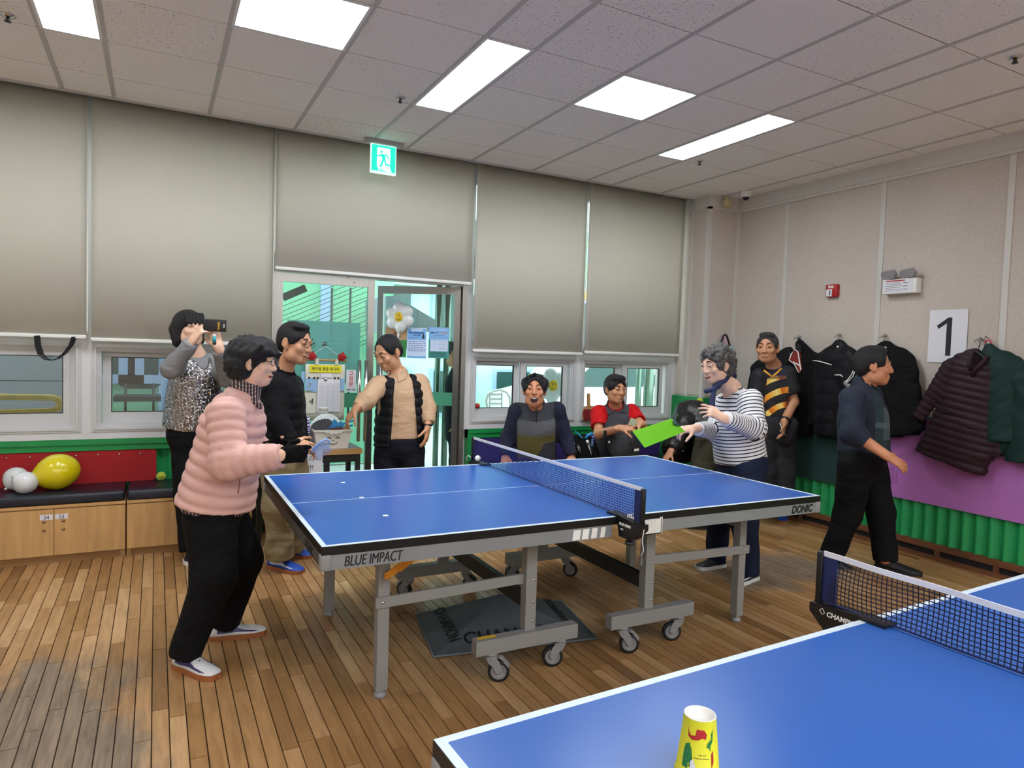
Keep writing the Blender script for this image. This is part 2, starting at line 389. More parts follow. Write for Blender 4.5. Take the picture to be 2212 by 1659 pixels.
# column in the corner
mb = MB(); mb.box(2.56, 3.0, 1.95, 2.7, 0, HC+.05); wc = mb.build('wall_column', M['trim'], kind='structure', label='fabric covered column in the room corner')
p = MB(); p.box(2.575, 2.955, 1.938, 1.952, 1.12, 3.04); p.build('panel', M['wallfab'], wc)
p = MB(); p.box(2.548, 2.562, 1.965, 2.155, 1.12, 3.04); p.build('panel', M['wallfab'], wc)
p = MB(); p.box(2.548, 2.562, 2.185, 2.42, 1.12, 3.04); p.build('panel', M['wallfab'], wc)
p = MB(); p.box(2.540, 2.580, 1.930, 1.968, 1.1, 3.05); p.build('panel_trim', M['trim'], wc)
p = MB(); p.box(2.540, 2.562, 2.155, 2.19, 1.1, 3.05); p.build('panel_trim', M['trim'], wc)
mb = MB(); mb.box(2.535, 2.96, 1.922, 1.96, 3.055, HC+.02); mb.box(2.535, 2.565, 1.96, 2.165, 3.055, HC+.02); mb.box(2.54, 2.96, 1.93, 1.96, 3.028, 3.055); mb.box(2.54, 2.565, 1.96, 2.165, 3.028, 3.055)
mb.build('trim_4', M['trim'], kind='structure', label='cornice of the corner column')

# green wainscot: corrugated sheet, cap rail and slatted wooden base
M['green'] = mat('green_paint', '#0f8a45', .5, var=.1, vscale=5, bump=.06, bscale=40)
M['green_sheet'] = mat('green_sheet', '#169350', .55, var=.08, vscale=9)
M['base_wood'] = mat('base_wood', '#6a4328', .5, var=.25, vscale=5, stretch=(1, 1, 8))
def corrugate(mb, p0, p1, z0, z1, nrm, per=.0945, amp=.014, lift=.016):
    p0, p1, nrm = Vector(p0), Vector(p1), Vector(nrm); L = (p1-p0).length; n = int(L/per*10)
    def fn(s, t):
        q = p0.lerp(p1, s); k = .5-.5*math.cos(2*PI*s*L/per); k = k**1.5
        return (q.x+nrm.x*(lift-amp+2*amp*k), q.y+nrm.y*(lift-amp+2*amp*k), z0+(z1-z0)*t)
    return mb.grid(fn, n, 1)
mb = MB(); corrugate(mb, (XR+.012, 1.95, 0), (XR+.012, YF, 0), .125, 1.03, (-1, 0, 0)); mb.build('wall_right_dado', M['green_sheet'], kind='structure', label='green corrugated dado of the right wall')
mb = MB(); mb.box(2.925, XR+.02, YF, 1.93, 1.03, 1.10); mb.build('trim_5', M['green'], kind='structure', label='green cap rail of the right wall')
bb = link('baseboard_right', None, kind='structure', label='slatted wooden base along the right wall')
for z0, z1, xx in ((.078, .125, 2.925), (-.01, .03, 2.915)):
    p = MB(); p.box(xx, XR+.03, YF, 1.95, z0, z1); p.build('board', M['base_wood'], bb)
yy = 1.8
while yy > -6:
    p = MB(); p.box(2.93, XR+.02, yy, yy+.035, .03, .078); p.build('spacer', M['base_wood'], bb); yy -= .42
p = MB(); p.box(2.95, XR+.03, YF, 1.95, .0, .1); p.build('backing', M['ink'], bb)
# column dado
mb = MB(); corrugate(mb, (2.6, 1.94, 0), (2.93, 1.94, 0), .1, 1.0, (0, -1, 0)); mb.box(2.52, 2.56, 1.95, 2.42, 0, 1.1); mb.box(2.60, 2.95, 1.935, 1.96, 0, 1.0); mb.box(2.60, 2.95, 1.91, 1.95, 1.0, 1.1); mb.box(2.52, 2.60, 1.91, 1.95, 0, 1.1)
mb.build('wall_column_dado', M['green'], kind='structure', label='green dado of the corner column')

# window wall
M['wall_grey'] = mat('wall_grey', '#d0d1d2', .55, bump=.1, bscale=220, bdist=.001)
mb = MB()
Y0, Y1 = 2.36, 2.56
piers = [(-4.22, -4.1), (-2.905, -2.84), (-1.665, -1.6), (.055, .13), (1.27, 1.332), (2.49, 2.6)]
for a, b in piers: mb.box(a, b, Y0+.001, Y1, .838, HC+.12)
for a, b in ((XL, -1.6), (.055, 2.6)): mb.box(a, b, Y0, Y1, .785, .838)
for a, b in ((XL, -1.6), (.055, 2.6)): mb.box(a, b, Y0+.002, Y1, 1.478, 1.56)
mb.box(XL, 2.6, Y0+.002, Y1, 3.06, HC+.12); mb.box(-1.6, .055, Y0, Y1, 2.12, 2.2); mb.box(XL, -4.2, Y0, Y1, .8, HC)
for a, b in ((XL, -1.6), (.055, 2.6)): mb.box(a, b, 2.44, Y1, 0, .8)
mb.build('wall_back', M['wall_grey'], kind='structure', label='window wall behind the blinds')
M['pane'] = glass('window_pane', (.86, .95, .92), .08); M['pane_clear'] = glass('window_pane_clear', (.92, .92, .90), .06); M['pane_dim'] = glass('window_pane_dim', (.62, .68, .68), .08)
k = 0
for a, b in ((-4.1, -2.905), (-2.84, -1.665), (.13, 1.27), (1.332, 2.49), (-1.6, .055)):
    k += 1; z0, z1 = (1.56, 3.06) if a != -1.6 else (2.2, 3.06)
    f = MB()
    for q in ((a, a+.012, z0, z1), (b-.012, b, z0, z1), (a, b, z0, z0+.03), (a, b, z1-.03, z1)): f.box(q[0], q[1], Y0+.02, Y0+.08, q[2], q[3])
    wo = f.build('window_%d' % (k+4), M['alu_frame'], kind='structure', label='upper window hidden by its blind')
    f = MB(); f.box(a, b, Y0+.05, Y0+.055, z0, z1); f.build('pane', M['pane_clear'], wo)
def low_window(i, a, b, sashes, lb, pane):
    z0, z1 = .838, 1.478
    wo = link('window_%d' % i, None, kind='structure', label=lb)
    f = MB()
    for ins, yy in ((0, 2.352), (.014, 2.345), (.03, 2.362), (.044, 2.372)):
        x0, x1, c0, c1 = a+ins, b-ins, z0+ins, z1-ins; wv = .016
        f.box(x0, x0+wv, yy, 2.47, c0, c1); f.box(x1-wv, x1, yy, 2.47, c0, c1); f.box(x0+wv, x1-wv, yy, 2.47, c0, c0+wv); f.box(x0+wv, x1-wv, yy, 2.47, c1-wv, c1)
    f.build('frame', M['alu_frame'], wo)
    for x0, x1, yy, g0, g1 in sashes:
        s = MB(); h0, h1, p0, p1 = .888, 1.43, .972, 1.38
        s.box(x0, g0, yy, yy+.03, h0, h1); s.box(g1, x1, yy, yy+.03, h0, h1); s.box(g0, g1, yy, yy+.03, h0, p0); s.box(g0, g1, yy, yy+.03, p1, h1)
        so = s.build('sash', M['alu_frame'], wo)
        p = MB(); p.box(g0, g1, yy+.012, yy+.017, p0, p1); p.build('pane', pane, so)
        s = MB()
        for q in ((g0, g0+.006, p0, p1), (g1-.006, g1, p0, p1), (g0+.006, g1-.006, p0, p0+.006), (g0+.006, g1-.006, p1-.006, p1)): s.box(q[0], q[1], yy-.001, yy+.02, q[2], q[3])
        s.build('gasket', M['dark_metal'], so)
low_window(1, -4.1, -2.905, ((-4.05, -3.5, 2.43, -3.98, -3.56), (-3.53, -2.965, 2.385, -3.46, -3.013)), 'lower sliding window with a yellow pipe behind it', M['pane_dim'])
low_window(2, -2.84, -1.665, ((-2.775, -2.2, 2.43, -2.722, -2.26), (-2.22, -1.72, 2.385, -2.16, -1.775)), 'lower sliding window behind the woman taking a photo', M['pane_dim'])
low_window(3, .13, 1.27, ((.18, .67, 2.43, .205, .612), (.663, 1.19, 2.385, .723, 1.137)), 'lower sliding window behind the laughing man', M['pane'])
low_window(4, 1.332, 2.49, ((1.38, 1.885, 2.43, 1.395, 1.80), (1.868, 2.40, 2.385, 1.928, 2.355)), 'lower sliding window behind the man in red', M['pane'])
# green dado below the windows
for i, (a, b) in enumerate(((XL, -1.66), (.12, 2.55))):
    mb = MB(); corrugate(mb, (a, YW+.022, 0), (b, YW+.022, 0), .0, .72, (0, -1, 0)); mb.build('wall_back_dado' if not i else 'wall_back_dado.001', M['green_sheet'], kind='structure', label='green corrugated dado under the %s windows' % ('right' if i else 'left'))
    mb = MB(); mb.box(a, b, 2.36, 2.46, .745, .786); mb.box(a, b, 2.372, 2.46, .70, .745)
    if i: mb.box(a, a+.05, 2.365, 2.46, 0, .786)
    else: mb.box(b-.06, b, 2.40, 2.46, 0, .79)
    mb.build('trim_%d' % (6+i), M['green'], kind='structure', label='green rail under the %s windows' % ('right' if i else 'left'))
mb = MB(); mb.box(-1.8, -1.6, 2.405, 2.44, 0, .1); mb.build('baseboard_back', M['base_wood'], kind='structure', label='short wooden baseboard beside the glass door')
# walls behind the camera, never in view but bouncing light
M['plain_wall'] = mat('plain_wall', '#dcd8d0', .8)
mb = MB(); mb.box(XL-.15, XL, YF, 2.6, 0, HC+.1); mb.build('wall_left', M['plain_wall'], kind='structure', label='left wall outside the view')
mb = MB(); mb.box(XL, 3.2, YF-.15, YF, 0, HC+.1); mb.build('wall_front', M['plain_wall'], kind='structure', label='wall behind the photographer')

# glass double door
M['door_glass'] = glass('door_glass', (.80, .92, .88), .07)
mb = MB()
mb.box(-1.612, -1.597, 2.32, 2.42, 0, 2.12); mb.box(.012, .055, 2.32, 2.42, 0, 2.12); mb.box(-1.597, .012, 2.322, 2.42, 2.085, 2.13)
mb.build('trim_8', M['steel'], kind='structure', label='steel frame around the glass doors')
def door_leaf(i, lb, width, hinge, ang, sgn):
    """Leaf drawn along local x from its hinge; sgn +1 towards +x."""
    d = link('door_%d' % i, None, kind='structure', label=lb, loc=hinge, rot=(0, 0, ang))
    def bx(x0, x1, y0, y1, z0, z1):
        q = MB(); q.box(min(sgn*x0, sgn*x1), max(sgn*x0, sgn*x1), y0, y1, z0, z1); return q
    st = .055
    for nme, a in (('stile', (0, st, -.02, .02, .01, 2.08)), ('stile', (width-st, width, -.02, .02, .01, 2.08)), ('top_rail', (st, width-st, -.018, .018, 2.012, 2.08)), ('bottom_rail', (st, width-st, -.018, .018, .01, .10))):
        bx(*a).build(nme, M['steel'], d)
    bx(st, width-st, -.004, .004, .1, 2.012).build('pane', M['door_glass'], d)
    return d, bx
d1, bx1 = door_leaf(1, 'left glass door leaf, shut, with the teal paper sheet', .80, (-1.597, 2.34, 0), 0, 1)
d2, bx2 = door_leaf(2, 'right glass door leaf standing ajar with posters', .80, (.008, 2.345, 0), -math.radians(40), -1)
M['door_band'] = mat('door_band', '#3f8d6c', .6); M['door_band_b'] = mat('door_band_ink', '#2f7458', .6)
bx1(.06, .745, -.008, -.0045, 1.0, 1.12).build('door_band', M['door_band'], d1)
bx2(.06, .745, -.008, -.0045, 1.0, 1.12).build('door_band', M['door_band'], d2)
for dd, xx in ((d1, .70), (d2, -.70)):
    h = MB()
    for k in (-.028, .028):
        h.tube([(xx+k, -.06, .72), (xx+k, -.06, 1.40)], .016, 10)
        for zz in (.8, 1.3): h.cyl((xx+k, -.02, zz), (xx+k, -.06, zz), .008)
    h.build('handle', M['chrome'], dd)
bk = MB(); bk.box(-.30, -.24, -.03, -.018, 2.045, 2.065, bev=.004) if False else None
M['teal_sheet'] = glass('teal_sheet', (.42, .74, .70), .02, .55, '#7fb9b3')
sh = bx1(.095, .685, -.0095, -.0075, 1.20, 1.71); sh.build('paper_sheet', M['teal_sheet'], d1, label='teal translucent paper sheet')
M['teal_ink'] = mat('teal_ink', '#5f9c96', .8)
ln = MB()
for r in range(12):
    for cx in (.13, .42): ln.box(cx, cx+random.uniform(.14, .22), -.0105, -.0096, 1.66-.034*r, 1.663-.034*r)
ln.build('handwriting', M['teal_ink'], d1)
kb = MB(); kb.cyl((.62, -.019, 2.045), (.62, -.026, 2.045), .008); kb.box(.52, .58, -.03, -.018, 2.075, 2.088, bev=.003); kb.build('lock', M['chrome'], d1)

# roller blinds
def blind_mat():
    g = N('blind_fabric'); ge = g.n('ShaderNodeNewGeometry'); n1 = g.n('ShaderNodeTexNoise', Scale=420.0, Detail=2.0); g.l(ge.outputs['Position'], n1.inputs['Vector'])
    r = g.ramp(n1.outputs[0], [(.35, '#d2cec2'), (.65, '#e2dfd4')]); g.l(r.outputs[0], g.b.inputs['Base Color']); g.b.inputs['Roughness'].default_value = .9; g.bump(n1.outputs[0], .12, .001)
    tl = g.n('ShaderNodeBsdfTranslucent'); g.l(r.outputs[0], tl.inputs[0]); mx = g.n('ShaderNodeMixShader'); mx.inputs[0].default_value = .32; g.l(g.b.outputs[0], mx.inputs[1]); g.l(tl.outputs[0], mx.inputs[2]); g.l(mx.outputs[0], g.out.inputs[0]); return g.m
M['blind'] = blind_mat(); M['bead'] = mat('bead_chain', '#d9d8d2', .4)
def blind(xa, xb, zb, zt, lb, chain):
    t = thing('roller_blind', lb, 'blind', ((xa+xb)/2, 2.27, zb), group='roller blinds on the window wall'); h = (xb-xa)/2
    def fn(s, q): return (-h+2*h*s, .004*math.sin(3*PI*s)*(1-q), .012+(zt-zb-.012)*q)
    f = MB(); f.grid(fn, 24, 1); f.build('fabric', M['blind'], t); md = t.children[0].modifiers.new('thick', 'SOLIDIFY'); md.thickness = .0015
    b = MB(); b.box(-h, h, -.008, .008, -.012, .014, bev=.004); b.build('bottom_bar', M['white_plastic'], t)
    for sg in (-1, 1): e = MB(); e.cyl((sg*h, 0, 0), (sg*(h-.01), 0, 0), .0125); e.build('end_cap', M['white_plastic'], t)
    r = MB(); r.cyl((-h, .03, zt-zb-.02), (h, .03, zt-zb-.02), .03); r.build('roller', M['white_plastic'], t)
    if chain:
        c = MB(); top = zt-zb-.05; x = chain*(h+.004)
        lo = .1 if chain < 0 else .02
        c.tube([(x, -.012, top), (x, -.012, lo+.03), (x+.001*chain, .0, lo), (x+.003*chain, .008, lo+.03), (x+.003*chain, .012, top)], .0035, 6); c.build('bead_chain', M['bead'], t)
BZ = HC+.09
for a in ((-4.08, -2.866, 1.517, BZ, 'cream roller blind at the left edge with a black strap below', 1), (-2.838, -1.63, 1.503, BZ, 'cream roller blind behind the woman taking a photo', 1),
          (-1.612, .068, 2.107, BZ, 'short cream roller blind above the glass doors', -1), (.10, 1.279, 1.511, BZ, 'cream roller blind above the laughing man', 1), (1.306, 2.51, 1.529, BZ, 'cream roller blind above the man in red beside the column', 1)): blind(*a)
# ---------------------------------------------------------------- table tennis tables
def table_top_mat():
    g = N('table_blue'); ge = g.co('Object'); n1 = g.n('ShaderNodeTexNoise', Scale=900.0, Detail=2.0); g.l(ge, n1.inputs['Vector'])
    r = g.ramp(n1.outputs[0], [(.3, '#2b5cac'), (.7, '#3266b8')]); g.l(r.outputs[0], g.b.inputs['Base Color']); g.b.inputs['Roughness'].default_value = .28; g.b.inputs['Specular IOR Level'].default_value = .35
    g.bump(n1.outputs[0], .05, .0006); return g.m
M['table_blue'] = table_top_mat(); M['line_white'] = mat('line_white', '#d5e4ee', .4)
M['apron_grey'] = mat('apron_grey', '#8b8f93', .4, .15, var=.05, vscale=5); M['apron_dark'] = mat('apron_dark', '#5d5a58', .45, .3)
M['edge_black'] = mat('edge_black', '#0c0c0f', .4); M['leg_grey'] = mat('leg_grey', '#8e8d8b', .45, .1, bump=.08, bscale=180, bdist=.001)
M['rubber'] = mat('rubber', '#1a1a1c', .7); M['caster_grey'] = mat('caster_grey', '#8c8c8e', .5); M['orange'] = mat('orange_lever', '#d98a1f', .4); M['yellow_tag'] = mat('yellow_tag', '#d9b02c', .5)
L2, W2, TZ = 1.37, .7625, .76
TC = Vector((-.5123, -.0565, 0)); V_y = Vector((0, .006, 0))
def caster(parent, x, y, turn, brake):
    """Swivel caster: the fork is the part, tyre, wheel and brake are its sub-parts."""
    R = Matrix.Translation((x, y, 0)) @ Matrix.Rotation(turn, 4, 'Z')
    f = MB(); f.lathe([(.012, .134), (.026, .134), (.028, .131), (.028, .124), (.020, .122), (.028, .118), (.026, .108), (.012, .106)], 16, R)
    for sg in (-1, 1):
        prof = [(-.020, .112), (.026, .114), (.040, .098), (.052, .060), (.040, .042), (.026, .046), (.012, .072), (-.012, .094)]
        vs = [R @ Vector((px, sg*.022+q*.003, pz)) for q in (0, sg) for px, pz in prof]; n = len(prof)
        f.add(vs, [tuple(range(n)), tuple(range(2*n-1, n-1, -1))]+[(i, (i+1) % n, n+(i+1) % n, n+i) for i in range(n)])
    f.box(-.018, .03, -.022, .022, .104, .114, R)
    fo = f.build('caster', M['caster_grey'], parent)
    RW = R @ Matrix.Translation((.036, 0, .050)) @ Matrix.Rotation(PI/2, 4, 'X')
    w_ = MB(); w_.lathe([(.036, -.0145), (.045, -.0145), (.050, -.009), (.050, .009), (.045, .0145), (.036, .0145)], 32, RW, caps=False); w_.build('tyre', M['rubber'], fo)
    w_ = MB(); w_.lathe([(.0, -.017), (.010, -.0165), (.013, -.011), (.024, -.0105), (.026, -.0135), (.029, -.0135), (.0295, -.011), (.031, -.011), (.0315, -.014), (.037, -.014), (.037, .014), (.0315, .014), (.031, .011), (.0295, .011), (.029, .0135), (.026, .0135), (.024, .0105), (.013, .011), (.010, .0165), (0, .017)], 28, RW, caps=False); w_.build('wheel', M['caster_grey'], fo)
    if brake:
        b = MB(); b.prism([(.03, .118), (.05, .12), (.085, .085), (.082, .07), (.072, .068), (.055, .10)], R @ Vector((0, 0, 0)), R.to_3x3() @ Vector((1, 0, 0)), Vector((0, 0, 1)), .026); b.build('brake_pedal', M['caster_grey'], fo)
def tt_table(name, lb, loc, rz, full=True):
    t = thing(name, lb, 'table', loc, rz)
    for s in (-1, 1):
        x0, x1 = (-L2, -.004) if s < 0 else (.004, L2)
        b = MB(); b.box(x0, x1, -W2, W2, TZ-.022, TZ); b.build('tabletop', M['table_blue'], t)
        l = MB(); z0, z1, e = TZ-.004, TZ+.0007, .0006
        xo = (-L2, -L2+.02) if s < 0 else (L2-.02, L2)
        l.box(xo[0], xo[1], -W2, W2, z0, z1); xm = (x0+.02, x1) if s < 0 else (x0, x1-.02); l.box(*xm, -W2, -W2+.02, z0, z1); l.box(*xm, W2-.02, W2, z0, z1); l.box(*xm, -.0018, .0018, z0, z1); l.build('white_line', M['line_white'], t)
        f = MB(); a = .001
        xm = (x0+.012, x1) if s < 0 else (x0, x1-.012)
        for q in ((*xm, -W2-a, -W2+.012), (*xm, W2-.012, W2+a)): f.box(q[0], q[1], q[2], q[3], TZ-.034, TZ-.0003)
        xe = (-L2-a, -L2+.012) if s < 0 else (L2-.012, L2+a)
        f.box(xe[0], xe[1], -W2-a, W2+a, TZ-.034, TZ-.0003); f.build('edge_band', M['edge_black'], t)
        xi = -.05 if s < 0 else .245
        f = MB()
        xa, xb = (x0+.004, xi) if s < 0 else (xi, x1-.004)
        f.box(xa, xb, -W2+.002, -W2+.027, TZ-.092, TZ-.034); f.build('apron', M['apron_grey'], t)
        f = MB(); f.box(xa, xb, W2-.027, W2-.002, TZ-.092, TZ-.034); f.build('apron', M['apron_grey'], t)
        f = MB(); xe = (-L2+.002, -L2+.027) if s < 0 else (L2-.027, L2-.002)
        f.box(xe[0], xe[1], -W2+.02, W2-.02, TZ-.088, TZ-.034); f.build('end_apron', M['apron_dark'], t)
        for sy in (-1, 1):
            cc = MB(); cx = s*(L2-.016); cc.box(cx-.021, cx+.021, sy*(W2-.016)-.021, sy*(W2-.016)+.021, TZ-.095, TZ-.030, bev=.009); cc.build('corner_cap', M['caster_grey'], t)
            # legs
            lx, ly = s*1.052, sy*.494
            q = MB(); q.box(lx-.025, lx+.025, ly-.025, ly+.025, .035, TZ-.034); q.build('leg', M['leg_grey'], t)
            q = MB(); q.lathe([(.016, .04), (.016, .022), (.026, .018), (.028, .008), (.026, 0)], 16, Matrix.Translation((lx, ly, 0))); q.build('leveller', M['caster_grey'], t)
            px = s*.352; py = sy*.535
            q = MB(); q.box(px-.028, px+.028, py-.025, py+.025, .2, TZ-.05); q.build('post', M['leg_grey'], t)
            q = MB(); q.box(s*.37-.27, s*.37+.27, sy*.56-.026, sy*.56+.026, .134, .202); q.build('foot_beam', M['leg_grey'], t)
            for k in (-1, 1): caster(t, s*.37+k*.185, sy*.565, (-.48 if k < 0 else PI-.42) if sy < 0 else (2.2 if k < 0 else -.9), k < 0)
            q = MB(); ya = ly+sy*(-.035) if True else ly
            yb_ = sy*.535+sy*.03
            q.bar((s*1.09, ly+sy*.032, .425), (s*.31, ly+sy*.032+0, .445), .014, .046); q.build('side_rail', M['leg_grey'], t)
            q = MB()
            for zz in (.44, .335, .245): q.ell((px+.012, py+sy*.026, zz), (.007, .004, .007), nu=10, nv=6)
            q.ell((s*1.06, ly+sy*.041, .426), (.007, .004, .007), nu=10, nv=6); q.build('rivets', M['chrome'], t, kind='stuff')
        q = MB(); q.bar((s*.352, -.51, .33), (s*.352, .51, .33), .03, .075); q.build('cross_beam', M['dark_metal'], t)
        q = MB(); q.bar((s*1.052, -.47, .57), (s*1.052, .47, .57), .025, .05); q.build('leg_beam', M['leg_grey'], t)
        q = MB(); q.bar((s*1.03, 0, .57), (s*.40, 0, .70), .025, .03); q.build('strut', M['dark_metal'], t)
    LV = [on(u, v, y=-.592)-TC for u, v in ((833, 1246), (868, 1222), (858, 1228), (896, 1199))]; q = MB(); q.bar(LV[0], LV[1], .005, .030); q.bar(LV[2]-V_y, LV[3]-V_y, .005, .036); q.ell(LV[0]-V_y, (.009, .006, .009)); q.ell(LV[1]-V_y*1.6, (.009, .006, .009)); q.build('folding_lever', M['orange'], t, label='orange folding lever')
    # ball tray at the gap
    q = MB(); y0 = -W2-.012; xa, xb, zb, zt = .10, .232, TZ-.098, TZ-.026
    for b in ((xa, xb, y0, y0+.004, zb, zt), (xa, xb, y0+.13, y0+.134, zb, zt), (xa, xa+.004, y0, y0+.13, zb, zt), (xb-.004, xb, y0, y0+.13, zb, zt), (xa, xb, y0, y0+.13, zb, zb+.004)): q.box(*b)
    q.box(xb-.002, xb+.014, y0+.010, y0+.04, zb-.004, zt+.004)
    q.build('ball_tray', M['white_plastic'], t)
    return t
TC = Vector((-.5123, -.0565, 0))
t1 = tt_table('table_tennis_table', 'blue table tennis table with grey steel legs, BLUE IMPACT on its apron', TC, 0)
ya = -W2+.0018
for k in (0, .0016): text('BLUE IMPACT', (-L2+.082+k, ya-k*.1, TZ-.083), (1, 0, 0), (0, 0, 1), .057, M['ink'], t1, align='LEFT', shear=.2, sx=.66)
text('DONIC', (L2-.225, ya, TZ-.082), (1, 0, 0), (0, 0, 1), .056, M['ink'], t1, align='LEFT', shear=.22, bold=.0026, sx=.88)
text('DONIC', (-L2+.0018, -.43, TZ-.083), (0, -1, 0), (0, 0, 1), .05, M['ink'], t1, align='LEFT', shear=.22, bold=.0025)
pp = MB()
for k in range(4):
    x = -.265+.05*k; pp.add([(x, ya-.0004, TZ-.088), (x+.04-.005*k, ya-.0004, TZ-.088), (x+.046-.005*k, ya-.0004, TZ-.042), (x+.006, ya-.0004, TZ-.042)], [(0, 1, 2, 3)])
pp.build('stripe_print', M['white_ink'], t1)
yt = MB(); yt.box(-.62, -.53, -.565, -.54, .2022, .203); yt.build('yellow_sticker', M['yellow_tag'], t1, label='yellow warning sticker')
t2 = tt_table('table_tennis_table', 'nearest blue table tennis table, cut off by the lower edge of the photo', (-.5554, -2.864, 0), math.radians(2.5))
# little white marks drawn as thin discs on the far table
M['sticker'] = mat('sticker', '#eef2f4', .5)
for k, (u, v) in enumerate(((741, 1042.5), (781, 1075), (833, 1114))):
    p = on(u, v, z=TZ+.001); q = MB(); q.lathe([(.0, 0), (.013, 0), (.013, .0015), (0, .0018)], 14, caps=False)
    q.build('white_dot', M['sticker'], None, loc=p, label='white dot on the blue table, %s' % ('farthest of the three', 'on the white centre line', 'nearest of the three')[k], cat='paper dot', group='white dots on the far table')

# ---------------------------------------------------------------- nets
M['net_blue'] = mat('net_blue', '#16256b', .75); M['net_dark'] = mat('net_dark', '#191b34', .75); M['net_tape'] = mat('net_tape', '#dfe0e6', .7); M['net_navy'] = mat('net_navy', '#141f55', .7)
def net(lb, loc, rz, wave, m_net, cell, wd):
    t = thing('table_tennis_net', lb, 'net', loc, rz)
    Y = .905; H = .1525
    def pt(s, q):   # s 0..1 along, q 0..1 up
        y = -Y + 2*Y*s; d = wave*(math.sin(s*38+2.2*q)*.5+math.sin(s*17+1)*.6)*(1-abs(2*q-1)**2*.6)
        return Vector((d, y, TZ+.006+H*q - wave*.4*math.sin(PI*s)*q))
    nh = int(H/cell); nv = int(2*Y/cell); hw = wd/2
    hm = MB()
    for i in range(nh+1):
        q = i/nh*.93
        n = 90; vs = []; fs = []
        for j in range(n+1):
            p = pt(j/n, q); vs += [p+Vector((0, 0, -hw)), p+Vector((0, 0, hw))]
        for j in range(n): fs.append((2*j, 2*j+2, 2*j+3, 2*j+1))
        hm.add(vs, fs)
    for j in range(nv+1):
        vs = []; fs = []
        for i in range(9):
            p = pt(j/nv, i/8*.95); vs += [p+Vector((0.0003, -hw, 0)), p+Vector((0.0003, hw, 0))]
        for i in range(8): fs.append((2*i, 2*i+1, 2*i+3, 2*i+2))
        hm.add(vs, fs)
    hm.build('netting', m_net, t, kind='stuff')
    c = MB(); n = 40; r = [pt(j/n, 1) for j in range(n+1)]
    vs = []; fs = []
    for p in r: vs += [p+Vector((-.0025, 0, -.012)), p+Vector((.0025, 0, -.012)), p+Vector((.0025, 0, .004)), p+Vector((-.0025, 0, .004))]
    for j in range(n):
        for k in range(4): fs.append((4*j+k, 4*j+(k+1) % 4, 4*j+4+(k+1) % 4, 4*j+4+k))
    fs += [(3, 2, 1, 0), (4*n, 4*n+1, 4*n+2, 4*n+3)]
    c.add(vs, fs); c.build('top_tape', M['net_tape'], t)
    c = MB(); c.tube([pt(j/30, 0)+Vector((0, 0, .002)) for j in range(31)], .0025, 6); c.build('bottom_cord', M['net_navy'], t)
    for s in (-1, 1):
        e = MB(); e.box(-.003, .003, min(s*(Y-.045), s*Y), max(s*(Y-.045), s*Y), TZ+.004, TZ+H-.006); e.build('end_sleeve', M['net_navy'], t)
        p = MB(); p.box(-.010, .010, min(s*Y, s*(Y+.02)), max(s*Y, s*(Y+.02)), TZ-.012, TZ+H+.006, bev=.004); p.build('net_post', M['edge_black'], t)
        k = MB(); y0, y1 = s*(W2-.075), s*(Y+.025)
        k.box(-.030, .030, min(y0, s*(W2+.004)), max(y0, s*(W2+.004)), TZ+.0008, TZ+.010); 
        k.prism([(s*(W2+.003), TZ+.010), (y1, TZ-.002), (y1, TZ-.028), (s*(Y-.04), TZ-.085), (s*(W2+.02), TZ-.085), (s*(W2+.003), TZ-.02)], (0, 0, 0), (0, 1, 0), (0, 0, 1), .05)
        k.build('clamp', M['edge_black'], t)
        k = MB(); k.cyl((0, s*(W2+.07), TZ-.10), (0, s*(W2+.07), TZ-.075), .014); k.cyl((0, s*(W2+.07), TZ-.112), (0, s*(W2+.07), TZ-.10), .022, n=12); k.build('clamp_screw', M['dark_metal'], t)
    return t
n1 = net('fine dark blue table tennis net across the far table', TC, 0, .0, M['net_blue'], .0125, .0028)
text('BLUE SERIES', (-.0255, -W2-.02, TZ-.03), (0, -1, 0), (0, 0, 1), .016, M['white_ink'], n1, align='LEFT', bold=.0005)
text('CLIP', (-.0255, -W2-.03, TZ-.052), (0, -1, 0), (0, 0, 1), .011, M['white_ink'], n1, align='LEFT')
q = MB()
for k in range(4): q.box(-.0045, -.0034, -.86+.013*k, -.852+.013*k, TZ+.008, TZ+.022)
q.build('white_mark', M['white_ink'], n1)
q = MB(); q.tube([(.0, -.93, TZ-.02), (-.012, -.935, TZ-.07), (-.006, -.94, TZ-.11), (-.016, -.938, TZ-.135)], .0022, 6); q.build('cord_end', M['net_tape'], n1)
q = MB(); q.tube([(.0, .925, TZ+.01), (-.02, .945, TZ+.03), (-.03, .955, TZ+.015), (-.022, .96, TZ-.01)], .003, 6); q.build('cord_end', M['net_tape'], n1)
n2 = net('loose navy net with a CHAMPION clamp on the nearest table', (-.5554, -2.864, 0), math.radians(2.5), .014, M['net_dark'], .0135, .0032)
text('CHAMPION', (-.0256, W2+.108, TZ-.027), (0, -1, 0), (0, 0, 1), .021, M['white_ink'], n2, align='LEFT', shear=.1, bold=.0005)
q = MB(); q.tube([(-.026, W2+.114, TZ-.020), (-.026, W2+.122, TZ-.008), (-.026, W2+.132, TZ-.016), (-.026, W2+.122, TZ-.026)], .0012, 4, closed=True); q.build('clamp_emblem', M['white_ink'], n2)
text('CHAMPION', (-.0027, W2+.04, TZ+.149), (0, -1, 0), (0, 0, 1), .009, M['ink'], n2, align='LEFT')
q = MB(); yk = W2+.07
for k in range(4): q.tube([(0, yk, TZ-.118-.011*k), (.004, yk, TZ-.123-.011*k), (0, yk, TZ-.129-.011*k), (-.004, yk, TZ-.123-.011*k)], .0012, 5, closed=True)
